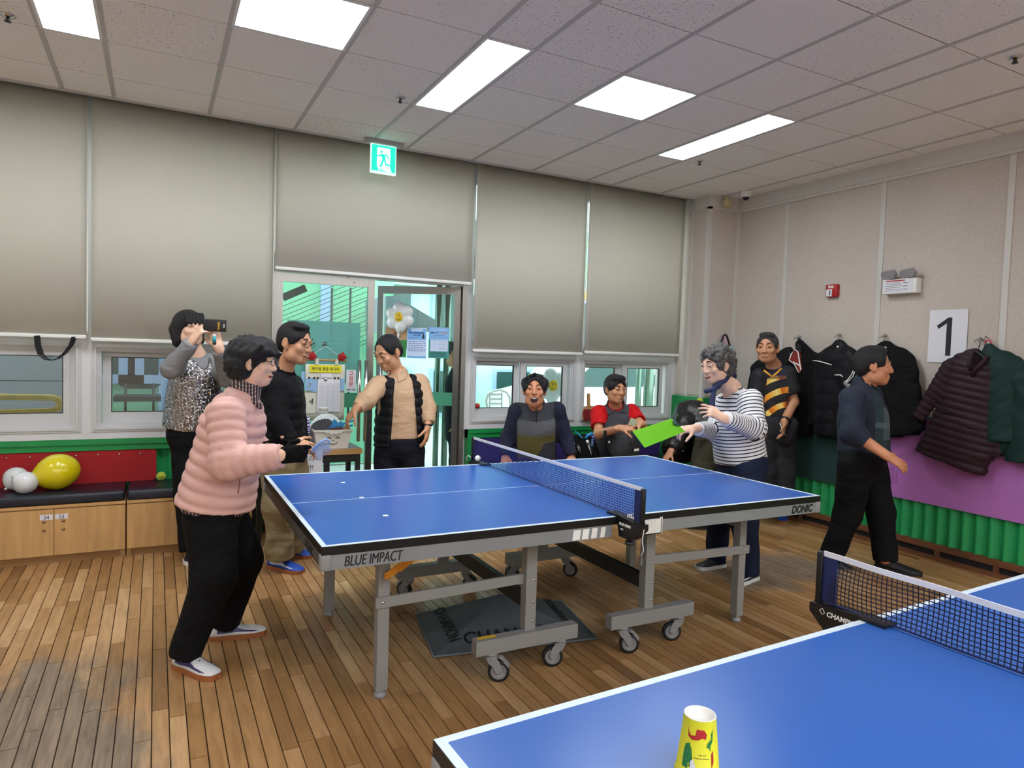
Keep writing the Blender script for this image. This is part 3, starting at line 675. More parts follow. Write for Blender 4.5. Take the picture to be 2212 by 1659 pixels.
q.tube([(.009*math.cos(a*PI/6), yk, TZ-.172+.011*math.sin(a*PI/6)) for a in range(12)], .0013, 5, closed=True); q.build('clamp_chain', M['chrome'], n2)

# white ball sitting by the far net post
def ball(name, lb, cat, c, r, m_, group=None):
    q = MB(); q.ell((0, 0, 0), (r, r, r), nu=24, nv=14); return q.build(name, m_, None, loc=c, label=lb, cat=cat, group=group)
M['ball'] = mat('celluloid', '#f2f2ee', .35)
pb = C(1032, 990, 4.56); ball('ping_pong_ball', 'white ping pong ball against the far net post', 'ball', pb, .02, M['ball'])

# grey folded barrier lying under the far table
M['barrier'] = mat('barrier_cloth', '#4d5256', .65, var=.12, vscale=6, bump=.12, bscale=25); M['barrier_rim'] = mat('barrier_rim', '#6e7478', .6)
a, b, c_, d = [on(u, v, z=.004) for u, v in ((897, 1328), (937, 1420), (1290, 1380), (1213, 1299))]
o0 = (a+b+c_+d)/4; ap = on(1080, 1284, x=-.72); ap = Vector((-.72, -.02, .155))
bar = thing('barrier', 'dark grey folded court barrier lettered CHAMPION lying under the table', 'barrier', (o0.x, o0.y, 0))
pts = [p-Vector((o0.x, o0.y, 0)) for p in (a, b, c_, d, ap)]
def panel(nm, idx, th=.006):
    P = [pts[i] for i in idx]; nn = (P[1]-P[0]).cross(P[2]-P[0]).normalized(); 
    if nn.z < 0: nn = -nn
    q = MB(); k = len(P); q.add([p+nn*.0 for p in P]+[p-nn*th for p in P], [tuple(range(k)), tuple(range(2*k-1, k-1, -1))]+[(i, k+i, k+(i+1) % k, (i+1) % k) for i in range(k)]); return q.build(nm, M['barrier'], bar), P, nn
for idx in ((0, 1, 4), (1, 2, 4), (2, 3, 4), (3, 0, 4)):
    panel('cloth_panel', idx)
rim = MB(); rim.tube([pts[i]+Vector((0, 0, .002)) for i in range(4)], .006, 6, closed=True); rim.build('rim', M['barrier_rim'], bar)
def on_panel(body, idx, s, tt_, size, flip=1):
    P = [pts[i] for i in idx]; nn = (P[1]-P[0]).cross(P[2]-P[0]).normalized(); nn = nn if nn.z > 0 else -nn
    ux = (P[1]-P[0]).normalized()*flip; uy = nn.cross(ux); o = P[0].lerp(P[1], s).lerp(P[2], tt_)+nn*.002
    text(body, o, ux, uy, size, M['ink'], bar, bold=.002, shear=.1)
on_panel('CHAMPION', (1, 2, 4), .50, .16, .105); on_panel('CHAMPION', (0, 1, 4), .52, .22, .085); on_panel('CHAMPION', (2, 3, 4), .5, .2, .085)

# upturned paper cup on the nearest table
def cup_print():
    g = N('cup_yellow'); g.b.inputs['Base Color'].default_value = lin('#d8d21c'); g.b.inputs['Roughness'].default_value = .45; return g.m
M['cup_y'] = cup_print(); M['cup_w'] = mat('cup_white', '#e4e3dc', .6); M['cup_red'] = mat('cup_red', '#b8261f', .5); M['cup_green'] = mat('cup_green', '#2f7d3a', .5)
cpos = C(1512, 1543, 1.222); hcup = cpos.z-TZ; r0, r1 = .0385, .0280
cup = thing('paper_cup', 'yellow paper cup with animal print standing upside down on the near table', 'cup', (cpos.x, cpos.y, TZ+.001))
def cr(z): return r0+(r1-r0)*z/hcup
q = MB(); q.lathe([(cr(0)+.002, 0), (cr(0)+.002, .004), (cr(.004), .005), (cr(hcup), hcup)], 40, caps=False); q.build('sleeve', M['cup_y'], cup)
q = MB(); q.lathe([(r1+.0003, hcup), (r1, hcup+.001), (r1-.002, hcup+.001), (r1-.0025, hcup-.006), (0, hcup-.0065)], 40, caps=False); q.build('base', M['cup_w'], cup)
fa = math.atan2(CAMPOS[1]-cpos.y, CAMPOS[0]-cpos.x)   # the side of the cup that faces the room's near end
def wrap(poly, m_, nm, lift=.0005):
    """Flat print wrapped round the cup: x in metres along the girth (from the printed front), z in metres up."""
    bm = bmesh.new(); vs = [bm.verts.new((x, z, 0)) for x, z in poly]; f = bm.faces.new(vs); bmesh.ops.triangulate(bm, faces=[f])
    bmesh.ops.subdivide_edges(bm, edges=bm.edges[:], cuts=2)
    for v in bm.verts:
        x, z = v.co.x, v.co.y; r = cr(z)+lift; a_ = fa+x/r; v.co = Vector((r*math.cos(a_), r*math.sin(a_), z))
    bm.normal_update(); q_ = MB(); q_.bm(bm, smooth=False); return q_.build(nm, m_, cup)
h_ = hcup
goat = [(-.020, h_-.012), (-.019, h_-.030), (-.012, h_-.034), (-.001, h_-.032), (.006, h_-.028), (.010, h_-.022), (.012, h_-.030), (.014, h_-.022), (.009, h_-.014), (.003, h_-.014), (.001, h_-.024), (-.004, h_-.026), (-.004, h_-.014), (-.006, h_-.025), (-.014, h_-.027), (-.0175, h_-.022)]
wrap(goat, M['cup_red'], 'animal_print', .0006)
bird = [(.026, h_-.014), (.022, h_-.022), (.023, h_-.030), (.016, h_-.036), (.014, h_-.043), (.019, h_-.045), (.022, h_-.052), (.022, h_-.042), (.026, h_-.034), (.026, h_-.024)]
wrap(bird, M['cup_green'], 'animal_print', .0006)
crouch = [(-.024, h_-.045), (-.016, h_-.040), (-.012, h_-.050), (-.010, h_-.066), (-.008, h_-.085), (-.030, h_-.085), (-.028, h_-.06)]
wrap(crouch, M['cup_green'], 'animal_print', .0006)
wrap([(-.013, h_-.07), (-.008, h_-.066), (-.003, h_-.08), (-.006, h_-.085), (-.014, h_-.085)], M['cup_w'], 'animal_print', .0008)
wrap([(.024, h_-.056), (.028, h_-.05), (.030, h_-.07), (.026, h_-.082), (.025, h_-.07)], M['cup_red'], 'animal_print', .0006)
for k, body in enumerate(('and talk...', 'Animal sit down')):
    cu = bpy.data.curves.new('lettering', 'FONT'); cu.body = body; cu.size = .0042; cu.align_x = 'CENTER'; to = bpy.data.objects.new('lettering', cu); COL.objects.link(to)
    me = bpy.data.meshes.new_from_object(to.evaluated_get(bpy.context.evaluated_depsgraph_get())); bpy.data.objects.remove(to)
    for v in me.vertices:
        x, z = .006-v.co.x, h_-.056-.006*(k)-v.co.y; r = cr(z)+.0006; a_ = fa+x/r; v.co = Vector((r*math.cos(a_), r*math.sin(a_), z))
    me.materials.clear(); me.materials.append(M['ink']); link('lettering', me, cup)
# ---------------------------------------------------------------- soft shapes: distance fields turned into one continuous skin
V = Vector
def npv(p): return np.array([p[0], p[1], p[2]], dtype=np.float32)
class Field:
    """Smooth union of round cones and ellipsoids, meshed by surface nets."""
    def __init__(s, h): s.h = h; s.P = []
    def cap(s, a, b, ra, rb=None, k=.02, sq=None, cut=(), puff=None, tag=0, op='u', wob=None):
        rb = ra if rb is None else rb
        s.P.append(dict(t='c', a=npv(a), b=npv(b), ra=ra, rb=rb, k=k, sq=None if sq is None else (npv(V(sq[0]).normalized()), sq[1]), cut=[(npv(p), npv(V(n).normalized())) for p, n in cut], puff=puff, tag=tag, op=op, wob=wob)); return s
    def ell(s, c, r, R=None, k=.02, tag=0, op='u', cut=(), wob=None, puff=None):
        R = np.eye(3, dtype=np.float32) if R is None else np.array(R, dtype=np.float32)
        s.P.append(dict(t='e', a=npv(c), b=npv(c), r=np.array(r, dtype=np.float32), R=R, k=k, tag=tag, op=op, cut=[(npv(p), npv(V(n).normalized())) for p, n in cut], wob=wob, puff=puff, sq=None)); return s
    def plane(s, p, n): s.P.append(dict(t='p', a=npv(p), n=npv(V(n).normalized()), op='x', k=0, tag=0)); return s
    def _bb(s, q):
        if q['t'] == 'c':
            m_ = max(q['ra'], q['rb'])
            if q['sq'] and q['sq'][1] > 1: m_ *= q['sq'][1]
            return np.minimum(q['a'], q['b'])-m_, np.maximum(q['a'], q['b'])+m_
        m_ = np.abs(q['R']) @ q['r']; return q['a']-m_, q['a']+m_
    def dist(s, q, X, Y, Z):
        if q['t'] == 'p': a, n = q['a'], q['n']; return (X-a[0])*n[0]+(Y-a[1])*n[1]+(Z-a[2])*n[2]
        a = q['a']; px, py, pz = X-a[0], Y-a[1], Z-a[2]
        if q['t'] == 'c':
            ba = q['b']-a; L2_ = float(ba @ ba)+1e-9
            t = np.clip((px*ba[0]+py*ba[1]+pz*ba[2])/L2_, 0, 1)
            ox, oy, oz = px-t*ba[0], py-t*ba[1], pz-t*ba[2]
            r = q['ra']+(q['rb']-q['ra'])*t
            if q['sq']:
                f, ra_ = q['sq']; e = (ox*f[0]+oy*f[1]+oz*f[2])*(1/ra_-1); ox, oy, oz = ox+e*f[0], oy+e*f[1], oz+e*f[2]
                d = np.sqrt(ox*ox+oy*oy+oz*oz)-r
                if ra_ < 1: d = d*(.5+.5*ra_)
            else: d = np.sqrt(ox*ox+oy*oy+oz*oz)-r
        else:
            R, r = q['R'], q['r']
            l = [px*R[0, i]+py*R[1, i]+pz*R[2, i] for i in range(3)]
            k0 = np.sqrt((l[0]/r[0])**2+(l[1]/r[1])**2+(l[2]/r[2])**2)
            k1 = np.sqrt((l[0]/r[0]**2)**2+(l[1]/r[1]**2)**2+(l[2]/r[2]**2)**2)+1e-6
            d = k0*(k0-1)/k1
        if q.get('puff'):
            o, dr, sp, dep = q['puff']; u = ((X-o[0])*dr[0]+(Y-o[1])*dr[1]+(Z-o[2])*dr[2])/sp
            d = d + dep*(1-np.abs(np.sin(PI*u))**.55)
        if q.get('wob'):
            am, fr, ph = q['wob']; d = d + am*(np.sin(X*fr+ph+2*np.sin(Z*fr*.6))*np.sin(Y*fr*1.1+ph*2)+.7*np.sin(Z*fr*.8+1.7*ph+1.5*np.sin(X*fr*.5))*np.sin((X+Y)*fr*.7))
        for p, n in q['cut']: d = np.maximum(d, (X-p[0])*n[0]+(Y-p[1])*n[1]+(Z-p[2])*n[2])
        return d
    def mesh(s, smooth=1):
        h = s.h; U = [q for q in s.P if q['op'] == 'u']
        bb = [s._bb(q) for q in U]; lo = np.min([b[0] for b in bb], 0)-2.5*h; hi = np.max([b[1] for b in bb], 0)+2.5*h
        n = np.ceil((hi-lo)/h).astype(int)+1
        ax = [(lo[i]+h*np.arange(n[i])).astype(np.float32) for i in range(3)]
        D = np.full(n, .1, dtype=np.float32)
        for q in s.P:
            if q['op'] == 'x':
                D = np.maximum(D, s.dist(q, ax[0][:, None, None], ax[1][None, :, None], ax[2][None, None, :])); continue
            a, b = s._bb(q); mg = q['k']+2.5*h+.01
            i0 = np.clip(np.floor((a-mg-lo)/h).astype(int), 0, n-1); i1 = np.clip(np.ceil((b+mg-lo)/h).astype(int)+1, 0, n)
            if (i1 <= i0).any(): continue
            sl = tuple(slice(i0[i], i1[i]) for i in range(3))
            d = s.dist(q, ax[0][sl[0]][:, None, None], ax[1][sl[1]][None, :, None], ax[2][sl[2]][None, None, :]); k = q['k']; o = D[sl]
            if q['op'] == 'u':
                r = np.minimum(o, d)
                if k: hh = np.maximum(k-np.abs(o-d), 0)/k; r = r-hh*hh*k*.25
            else:
                d = -d; r = np.maximum(o, d)
                if k: hh = np.maximum(k-np.abs(o-d), 0)/k; r = r+hh*hh*k*.25
            D[sl] = r
        for i in range(3):
            e = [slice(None)]*3
            for z in (0, -1): e[i] = z; D[tuple(e)] = .1
        S = D < 0
        c = np.zeros([k-1 for k in n], dtype=np.int8); offs = [(i, j, k) for i in (0, 1) for j in (0, 1) for k in (0, 1)]
        for i, j, k in offs: c += S[i:n[0]-1+i, j:n[1]-1+j, k:n[2]-1+k]
        A = np.argwhere((c > 0) & (c < 8)); idx = np.full(c.shape, -1, dtype=np.int32); idx[tuple(A.T)] = np.arange(len(A))
        vals = {o_: D[A[:, 0]+o_[0], A[:, 1]+o_[1], A[:, 2]+o_[2]] for o_ in offs}
        acc = np.zeros((len(A), 3)); cnt = np.zeros(len(A))
        for o_ in offs:
            for d_ in range(3):
                if o_[d_]: continue
                p = list(o_); p[d_] = 1; p = tuple(p); a, b = vals[o_], vals[p]; m_ = (a < 0) != (b < 0)
                t = np.where(m_, a/(a-b+1e-12), 0); q = np.array(o_, float)[None, :].repeat(len(A), 0); q[:, d_] += t
                acc += q*m_[:, None]; cnt += m_
        vv = lo+h*(A+acc/cnt[:, None])
        faces = []
        for d_ in range(3):
            e0 = [slice(None)]*3; e1 = [slice(None)]*3; e0[d_] = slice(0, -1); e1[d_] = slice(1, None)
            E_ = np.argwhere(S[tuple(e0)] != S[tuple(e1)]); flip = S[tuple(e0)][tuple(E_.T)]
            u, w_ = (d_+1) % 3, (d_+2) % 3
            def cell(du, dw): q = E_.copy(); q[:, u] += du; q[:, w_] += dw; return idx[tuple(q.T)]
            Q = np.stack([cell(-1, -1), cell(0, -1), cell(0, 0), cell(-1, 0)], 1)
            Q[~flip] = Q[~flip][:, ::-1]; faces.append(Q)
        F = np.concatenate(faces)
        for _ in range(smooth):
            sm = np.zeros_like(vv); cn = np.zeros(len(vv))
            for k in range(4):
                a, b = F[:, k], F[:, (k+1) % 4]
                for i in range(3): sm[:, i] += np.bincount(a, vv[b, i], len(vv))+np.bincount(b, vv[a, i], len(vv))
                cn += np.bincount(a, minlength=len(vv))+np.bincount(b, minlength=len(vv))
            vv = .45*vv+.55*sm/np.maximum(cn, 1)[:, None]
        return vv, F
    def attrs(s, vv):
        """Per limb tag: distance of every vertex to it and the way along it."""
        out = {}; X, Y, Z = [vv[:, i].astype(np.float32) for i in range(3)]
        for q in s.P:
            if q['op'] != 'u': continue
            b, al = out.setdefault(q['tag'], (np.full(len(vv), 9.), np.zeros(len(vv))))
            d = s.dist(dict(q, cut=[]), X, Y, Z); m_ = d < b; b[m_] = d[m_]
            if q['t'] == 'c':
                ba = q['b']-q['a']; L = np.linalg.norm(ba)+1e-9; t = ((X-q['a'][0])*ba[0]+(Y-q['a'][1])*ba[1]+(Z-q['a'][2])*ba[2])/L; al[m_] = t[m_]
        return out
def field_obj(name, F_, m_, parent, origin=(0, 0, 0), smooth=1, frame=None, label=None, cat=None, **kw):
    vv, Q = F_.mesh(smooth); o = np.array([origin[0], origin[1], origin[2]])
    me = bpy.data.meshes.new(name); me.vertices.add(len(vv)); me.vertices.foreach_set('co', (vv-o).ravel().astype(np.float32))
    me.loops.add(len(Q)*4); me.loops.foreach_set('vertex_index', Q.ravel().astype(np.int32))
    me.polygons.add(len(Q)); me.polygons.foreach_set('loop_start', np.arange(len(Q), dtype=np.int32)*4)
    me.polygons.foreach_set('use_smooth', np.ones(len(Q), dtype=bool)); me.update(calc_edges=True)
    for q in (m_ if isinstance(m_, list) else [m_]): me.materials.append(q)
    if frame is not None:
        fo, fr, ff, fu = [npv(x) for x in frame]; T = F_.attrs(vv); r = vv-fo; tags = sorted(T)
        fd = np.stack([T[t][0][Q].sum(1) for t in tags], 1); ft = fd.argmin(1); up = r @ fu   # one limb per face, so that patterns meet at clean seams
        A = np.stack([up if t == 0 else T[t][1] for t in tags], 1)[Q.ravel(), np.repeat(ft, 4)]
        co = np.stack([(r @ fr)[Q.ravel()], (r @ ff)[Q.ravel()], A], 1).astype(np.float32); tg = np.array(tags, dtype=np.float32)[np.repeat(ft, 4)]
        a = me.attributes.new('cl', 'FLOAT_VECTOR', 'CORNER'); a.data.foreach_set('vector', co.ravel())
        a = me.attributes.new('tagv', 'FLOAT', 'CORNER'); a.data.foreach_set('value', tg)
    return link(name, me, parent, label=label, cat=cat, **kw)
# ---------------------------------------------------------------- people
def skin_mat(name, c):
    g = N(name); co = g.co('Object'); n1 = g.n('ShaderNodeTexNoise', Scale=22.0, Detail=4.0); g.l(co, n1.inputs['Vector'])
    L = lin(c); r = g.ramp(n1.outputs[0], [(.3, tuple(x*.88 for x in L[:3])+(1,)), (.7, tuple(min(1, x*1.08) for x in L[:3])+(1,))]); g.l(r.outputs[0], g.b.inputs['Base Color'])
    g.b.inputs['Roughness'].default_value = .5; g.b.inputs['Subsurface Weight'].default_value = .08; g.b.inputs['Subsurface Radius'].default_value = (.01, .004, .002); g.b.inputs['Subsurface Scale'].default_value = 1
    n2 = g.n('ShaderNodeTexNoise', Scale=140.0, Detail=2.0); g.l(co, n2.inputs['Vector']); g.bump(n2.outputs[0], .12, .002); return g.m
def hair_mat(name, c, c2, str_=(60, 60, 9)):
    g = N(name); co = g.co('Object'); mp = g.n('ShaderNodeMapping'); mp.inputs['Scale'].default_value = str_; g.l(co, mp.inputs[0])
    n1 = g.n('ShaderNodeTexNoise', Scale=3.0, Detail=5.0, Roughness=.7, Distortion=1.0); g.l(mp.outputs[0], n1.inputs['Vector'])
    r = g.ramp(n1.outputs[0], [(.35, c), (.72, c2)]); g.l(r.outputs[0], g.b.inputs['Base Color']); g.b.inputs['Roughness'].default_value = .42; g.b.inputs['Specular IOR Level'].default_value = .35
    g.bump(n1.outputs[0], .9, .006); return g.m
def cloth(name, c, rough=.85, var=.12, wr=.6, fine=0, wscale=9, sheen=0):
    """Fabric: uneven dye, soft creases and a fine weave."""
    g = N(name); co = g.co('Object'); n1 = g.n('ShaderNodeTexNoise', Scale=5.0, Detail=3.0); g.l(co, n1.inputs['Vector']); L = lin(c)
    r = g.ramp(n1.outputs[0], [(.3, tuple(x*(1-var) for x in L[:3])+(1,)), (.7, tuple(min(1, x*(1+var)) for x in L[:3])+(1,))]); g.l(r.outputs[0], g.b.inputs['Base Color'])
    g.b.inputs['Roughness'].default_value = rough; g.b.inputs['Specular IOR Level'].default_value = .2
    if sheen: g.b.inputs['Sheen Weight'].default_value = sheen
    mpc = g.n('ShaderNodeMapping'); mpc.inputs['Rotation'].default_value = (.5, .4, .3); mpc.inputs['Scale'].default_value = (1, 1, 2.2); g.l(co, mpc.inputs[0]); n2 = g.n('ShaderNodeTexNoise', Scale=wscale*.7, Detail=2.0, Distortion=.35); g.l(mpc.outputs[0], n2.inputs['Vector'])
    b1 = g.n('ShaderNodeBump'); b1.inputs['Strength'].default_value = wr; b1.inputs['Distance'].default_value = .03; g.l(n2.outputs[0], b1.inputs['Height'])
    n3 = g.n('ShaderNodeTexNoise', Scale=260.0, Detail=2.0); g.l(co, n3.inputs['Vector'])
    b2 = g.n('ShaderNodeBump'); b2.inputs['Strength'].default_value = .15; b2.inputs['Distance'].default_value = .002; g.l(n3.outputs[0], b2.inputs['Height']); g.l(b1.outputs[0], b2.inputs['Normal']); g.l(b2.outputs[0], g.b.inputs['Normal'])
    g.creases = (b1, b2); g.m['kept'] = 1; return g.m
SK = {'a': skin_mat('skin_tan', '#d09a76'), 'b': skin_mat('skin_fair', '#e8bea4'), 'c': skin_mat('skin_brown', '#c68e6a'), 'd': skin_mat('skin_ruddy', '#cc8a66')}
HB = hair_mat('hair_black', '#08080a', '#26242a'); HG = hair_mat('hair_grey_curl', '#1b1a1b', '#77736f', (26, 26, 26)); HS = hair_mat('hair_greying', '#141315', '#4a4645')
M['eye_dark'] = mat('eye_dark', '#120c0a', .25); M['eye_white'] = mat('eye_white', '#cfc6bd', .35); M['brow'] = mat('brow', '#1c1613', .8); M['brow_grey'] = mat('brow_grey', '#5a504a', .8)
M['lip'] = mat('lip', '#a8584e', .45); M['lip_pale'] = mat('lip_pale', '#95604f', .5); M['mouth_in'] = mat('mouth_in', '#2a0d0c', .6); M['teeth'] = mat('teeth', '#e8e2d6', .35)
M['glasses'] = mat('glasses_frame', '#1b1718', .35); M['watch'] = mat('watch_black', '#0d0d0f', .35)
M['sole_gum'] = mat('sole_gum', '#9c5c30', .6); M['sole_white'] = mat('sole_white', '#d8d8d6', .6); M['sole_black'] = mat('sole_black', '#141416', .7)

class Fig:
    def __init__(s, label, at, h=.0060):
        s.root = thing('person', label, 'person', at); s.o = V(at); s.B = Field(h)
    def frame(s, fwd, up, c, sc=1.08):
        f = V(fwd).normalized(); r = f.cross(V(up)).normalized(); u = r.cross(f).normalized(); s.hr, s.hf, s.hu, s.hc, s.hs = r, f, u, V(c), sc
        s.HR = np.array([[r[i], f[i], u[i]] for i in range(3)])
    def H(s, x, y, z): return s.hc + (s.hr*x + s.hf*y + s.hu*z)*s.hs
    def hell(s, F, c, r, k=.012, op='u', **kw): F.ell(s.H(*c), [q*s.hs for q in r], s.HR, k*s.hs, op=op, **kw)
    def hcap(s, F, a, b, ra, rb=None, k=.012, op='u', **kw): F.cap(s.H(*a), s.H(*b), ra*s.hs, (ra if rb is None else rb)*s.hs, k*s.hs, op=op, **kw)
    def head(s, mouth='closed', jaw=1.0, cheeks=1.0, nose=1.0):
        B = s.B; E, K = s.hell, s.hcap
        E(B, (0, -.012, .035), (.073, .092, .082)); E(B, (0, .022, -.022), (.064, .066, .085), .02)
        md = -.017 if mouth == 'open' else 0
        E(B, (0, .050, -.088+md), (.036*jaw, .034, .028), .02)
        for x in (-1, 1):
            E(B, (x*.044*jaw, .010, -.066+md*.5), (.024, .038, .034), .025)
            E(B, (x*.040*cheeks, .062, -.020), (.022, .019, .020), .018)
            K(B, (x*.018, .088, .030), (x*.046, .076, .027), .0075, .006, .012)
            E(B, (x*.0765, -.008, -.004), (.008, .019, .031), .006); ring = [(x*(.083+.004*math.cos(a)*-1), -.011-.017*math.cos(a+.25), -.001+.030*math.sin(a)) for a in np.linspace(-.5, PI+.9, 8)]
            for a_, b_ in zip(ring[:-1], ring[1:]): K(B, a_, b_, .0047, .0047, .004)
            K(B, (x*.076, .004, -.026), (x*.077, -.002, -.034), .008, .006, .006)
            E(B, (x*.032, .097, .012), (.017, .012, .011), .012, 's')
            E(B, (x*.032, .080, .011), (.0165, .0125, .0125), .004)
        K(B, (0, .086, .018), (0, .101*nose, -.028), .0075, .0120, .014); 
        for x in (-1, 1): E(B, (x*.0130, .094, -.030), (.0085, .010, .0085), .007)
        if mouth == 'open':
            E(B, (0, .090, -.077), (.030, .022, .021), .006, 's'); K(B, (-.024, .083, -.055), (.024, .083, -.055), .006, .006, .008); K(B, (-.020, .078, -.102), (.020, .078, -.102), .008, .008, .008)
        elif mouth == 'smile':
            E(B, (0, .094, -.064), (.022, .012, .0075), .005, 's'); K(B, (-.02, .087, -.056), (.02, .087, -.056), .0055, .0055, .008); K(B, (-.017, .084, -.075), (.017, .084, -.075), .007, .007, .008)
        else:
            K(B, (-.017, .0835, -.060), (.017, .0835, -.060), .006, .006, .010); K(B, (-.014, .0815, -.069), (.014, .0815, -.069), .0065, .0065, .010)
    def face(s, mouth='closed', eyes='narrow', brow='brow', lip='lip_pale', side=None):
        """Eyes, brows and mouth laid on the skin."""
        X = Matrix(((s.hr.x, s.hf.x, s.hu.x, 0), (s.hr.y, s.hf.y, s.hu.y, 0), (s.hr.z, s.hf.z, s.hu.z, 0), (0, 0, 0, 1))); X = Matrix.Translation(s.hc-s.o) @ X @ Matrix.Scale(s.hs, 4)
        for x in (-1, 1):
            if eyes == 'open':
                q = MB(); q.ell((x*.032, .0862, .0105), (.0125, .0075, .0048), X); e = q.build('eye', M['eye_white'], s.root)
                q = MB(); q.ell((x*.032, .0905, .0105), (.0052, .0042, .0050), X); q.build('iris', M['eye_dark'], e)
            else:
                q = MB(); q.tube([X @ V((x*(.032+a), .0905+.0035-abs(a+.002*0)*.22-(.06*abs(a) if a > 0 else 0), .0085+b)) for a, b in ((-.0125, -.0015), (-.006, .0012), (0, .002), (.006, .0012), (.0125, -.0016))], [.0008*s.hs, .0024*s.hs, .0030*s.hs, .0024*s.hs, .0008*s.hs], 6); q.build('eye', M['eye_dark'], s.root)
            q = MB(); q.tube([X @ V(p) for p in ((x*.014, .0975, .032), (x*.026, .0945, .0375), (x*.038, .0865, .0375), (x*.048, .0765, .031))], [.0018*s.hs, .0038*s.hs, .0036*s.hs, .0012*s.hs], 6, flat=1.0); q.build('eyebrow', M[brow], s.root)
        if mouth in ('open', 'smile'):
            hh = .0205 if mouth == 'open' else .0065; zz = -.0775 if mouth == 'open' else -.0645
            q = MB(); q.ell((0, .081, zz), (.027 if mouth == 'open' else .023, .010, hh), X); mo = q.build('mouth', M['mouth_in'], s.root)
            q = MB(); q.ell((0, .0905 if mouth == 'smile' else .089, zz+hh*.62), (.017, .0042, .0045 if mouth == 'open' else .0036), X); q.build('teeth', M['teeth'], mo)
            q = MB(); n = 20; q.tube([X @ V(((.028 if mouth == 'open' else .0245)*math.cos(2*PI*i/n), .0915-.012*abs(math.cos(2*PI*i/n))**2, zz+(hh+.002)*math.sin(2*PI*i/n))) for i in range(n)], .0036*s.hs, 6, closed=True); q.build('lips', M[lip], mo)
        else:
            q = MB(); q.tube([X @ V(p) for p in ((-.021, .0815, -.0655), (-.010, .0885, -.0620), (0, .0900, -.0628), (.010, .0885, -.0620), (.021, .0815, -.0655))], [.001*s.hs, .0034*s.hs, .0034*s.hs, .0034*s.hs, .001*s.hs], 6)
            q.tube([X @ V(p) for p in ((-.019, .0815, -.0665), (-.009, .0870, -.0700), (0, .0880, -.0705), (.009, .0870, -.0700), (.019, .0815, -.0665))], [.001*s.hs, .0036*s.hs, .0042*s.hs, .0036*s.hs, .001*s.hs], 6); q.build('lips', M[lip], s.root)
    def specs(s, c='glasses'):
        X = Matrix(((s.hr.x, s.hf.x, s.hu.x, 0), (s.hr.y, s.hf.y, s.hu.y, 0), (s.hr.z, s.hf.z, s.hu.z, 0), (0, 0, 0, 1))); X = Matrix.Translation(s.hc-s.o) @ X @ Matrix.Scale(s.hs, 4)
        q = MB()
        for x in (-1, 1):
            n = 16; q.tube([X @ V((x*.033+.023*math.cos(2*PI*i/n), .106-.010*(x*math.cos(2*PI*i/n)+1)*.5, .006+.0165*math.sin(2*PI*i/n))) for i in range(n)], .0014*s.hs, 6, closed=True)
            q.tube([X @ V(p) for p in ((x*.056, .097, .012), (x*.074, .075, .014), (x*.081, .0, .012), (x*.080, -.022, -.004))], .0015*s.hs, 6)
        q.tube([X @ V(p) for p in ((-.011, .108, .010), (0, .113, .013), (.011, .108, .010))], .0013*s.hs, 6); g = q.build('glasses', M[c], s.root)
        q = MB()
        for x in (-1, 1): n = 16; q.add([X @ V((x*.033+.022*math.cos(2*PI*i/n), .106-.010*(x*math.cos(2*PI*i/n)+1)*.5, .006+.0157*math.sin(2*PI*i/n))) for i in range(n)], [tuple(range(n))])
        q.build('lens', M['lens'], g, kind='stuff')
    def neck(s, nb, r=.056): s.B.cap(nb, s.H(0, -.012, -.05), r, r*.92, .03)
    def hand(s, F, wr, d, pn, th, curl=(.35, .45, .3), sc=1.0, spread=.10, grow=0, segs=3, tcurl=.3, thumb=True, fc=None):
        """Palm, four unequal fingers of three bones and a thumb; pn points out of the palm, th towards the thumb side."""
        d = V(d).normalized(); pn = V(pn); pn = (pn-d*pn.dot(d)).normalized(); sd = V(th); sd = (sd-d*sd.dot(d)-pn*sd.dot(pn)).normalized()
        S_ = .96*sc; g = grow
        F.cap(wr+d*.012*S_, wr+d*.070*S_, .033*S_+g, .037*S_+g, .012, sq=(pn, .40), tag=9)
        F.cap(wr-d*.03*S_, wr+d*.03*S_, .0265*S_+g, .027*S_+g, .02, sq=(pn, .72), tag=9)
        for j, (ln, off) in enumerate(((.072, .029), (.080, .0098), (.075, -.0098), (.060, -.028))):
            a0 = spread*(1.5-j)/1.5; fd = (d*math.cos(a0)+sd*math.sin(a0)).normalized(); p = wr+d*(.088-.004*abs(j-1))*S_+sd*off*S_; ang = 0; r = (.0088-.0006*(j == 3))*S_+g
            F.cap(p-fd*.03*S_, p, r*1.05, r, .006, tag=9)
            cc = curl if fc is None else fc[j]
            for k, fr in enumerate((.44, .31, .25)):
                if k >= segs: break
                ang += cc[k]; dd = fd*math.cos(ang)+pn*math.sin(ang); q = p+dd*ln*fr*S_; F.cap(p, q, r, r*.94, .004, tag=9); p = q; r *= .93
        if thumb:
            p = wr+d*.022*S_+sd*.026*S_; t1 = (d*.62+sd*.70+pn*.30).normalized(); q = p+t1*.042*S_; F.cap(p, q, .014*S_+g, .0105*S_+g, .01, tag=9)
            t2 = (t1*math.cos(tcurl)+(d*.5-sd*.4+pn*.6).normalized()*math.sin(tcurl)).normalized(); q2 = q+t2*.030*S_; F.cap(q, q2, .0105*S_+g, .0095*S_+g, .005, tag=9)
            if segs >= 3: F.cap(q2, q2+(t2+pn*.25).normalized()*.022*S_, .0095*S_, .0078*S_, .004, tag=9)
    def torso(s, pel, chest, nb, shR, shL, fwd, r=(.115, .125)):
        B = s.B; s.tf = V(fwd).normalized()
        B.cap(pel, chest, r[0]*.92, r[1]*.9, .04, sq=(s.tf, .68)); B.cap(shR, shL, .045, .045, .05); B.cap(chest, nb, .075, .05, .05)
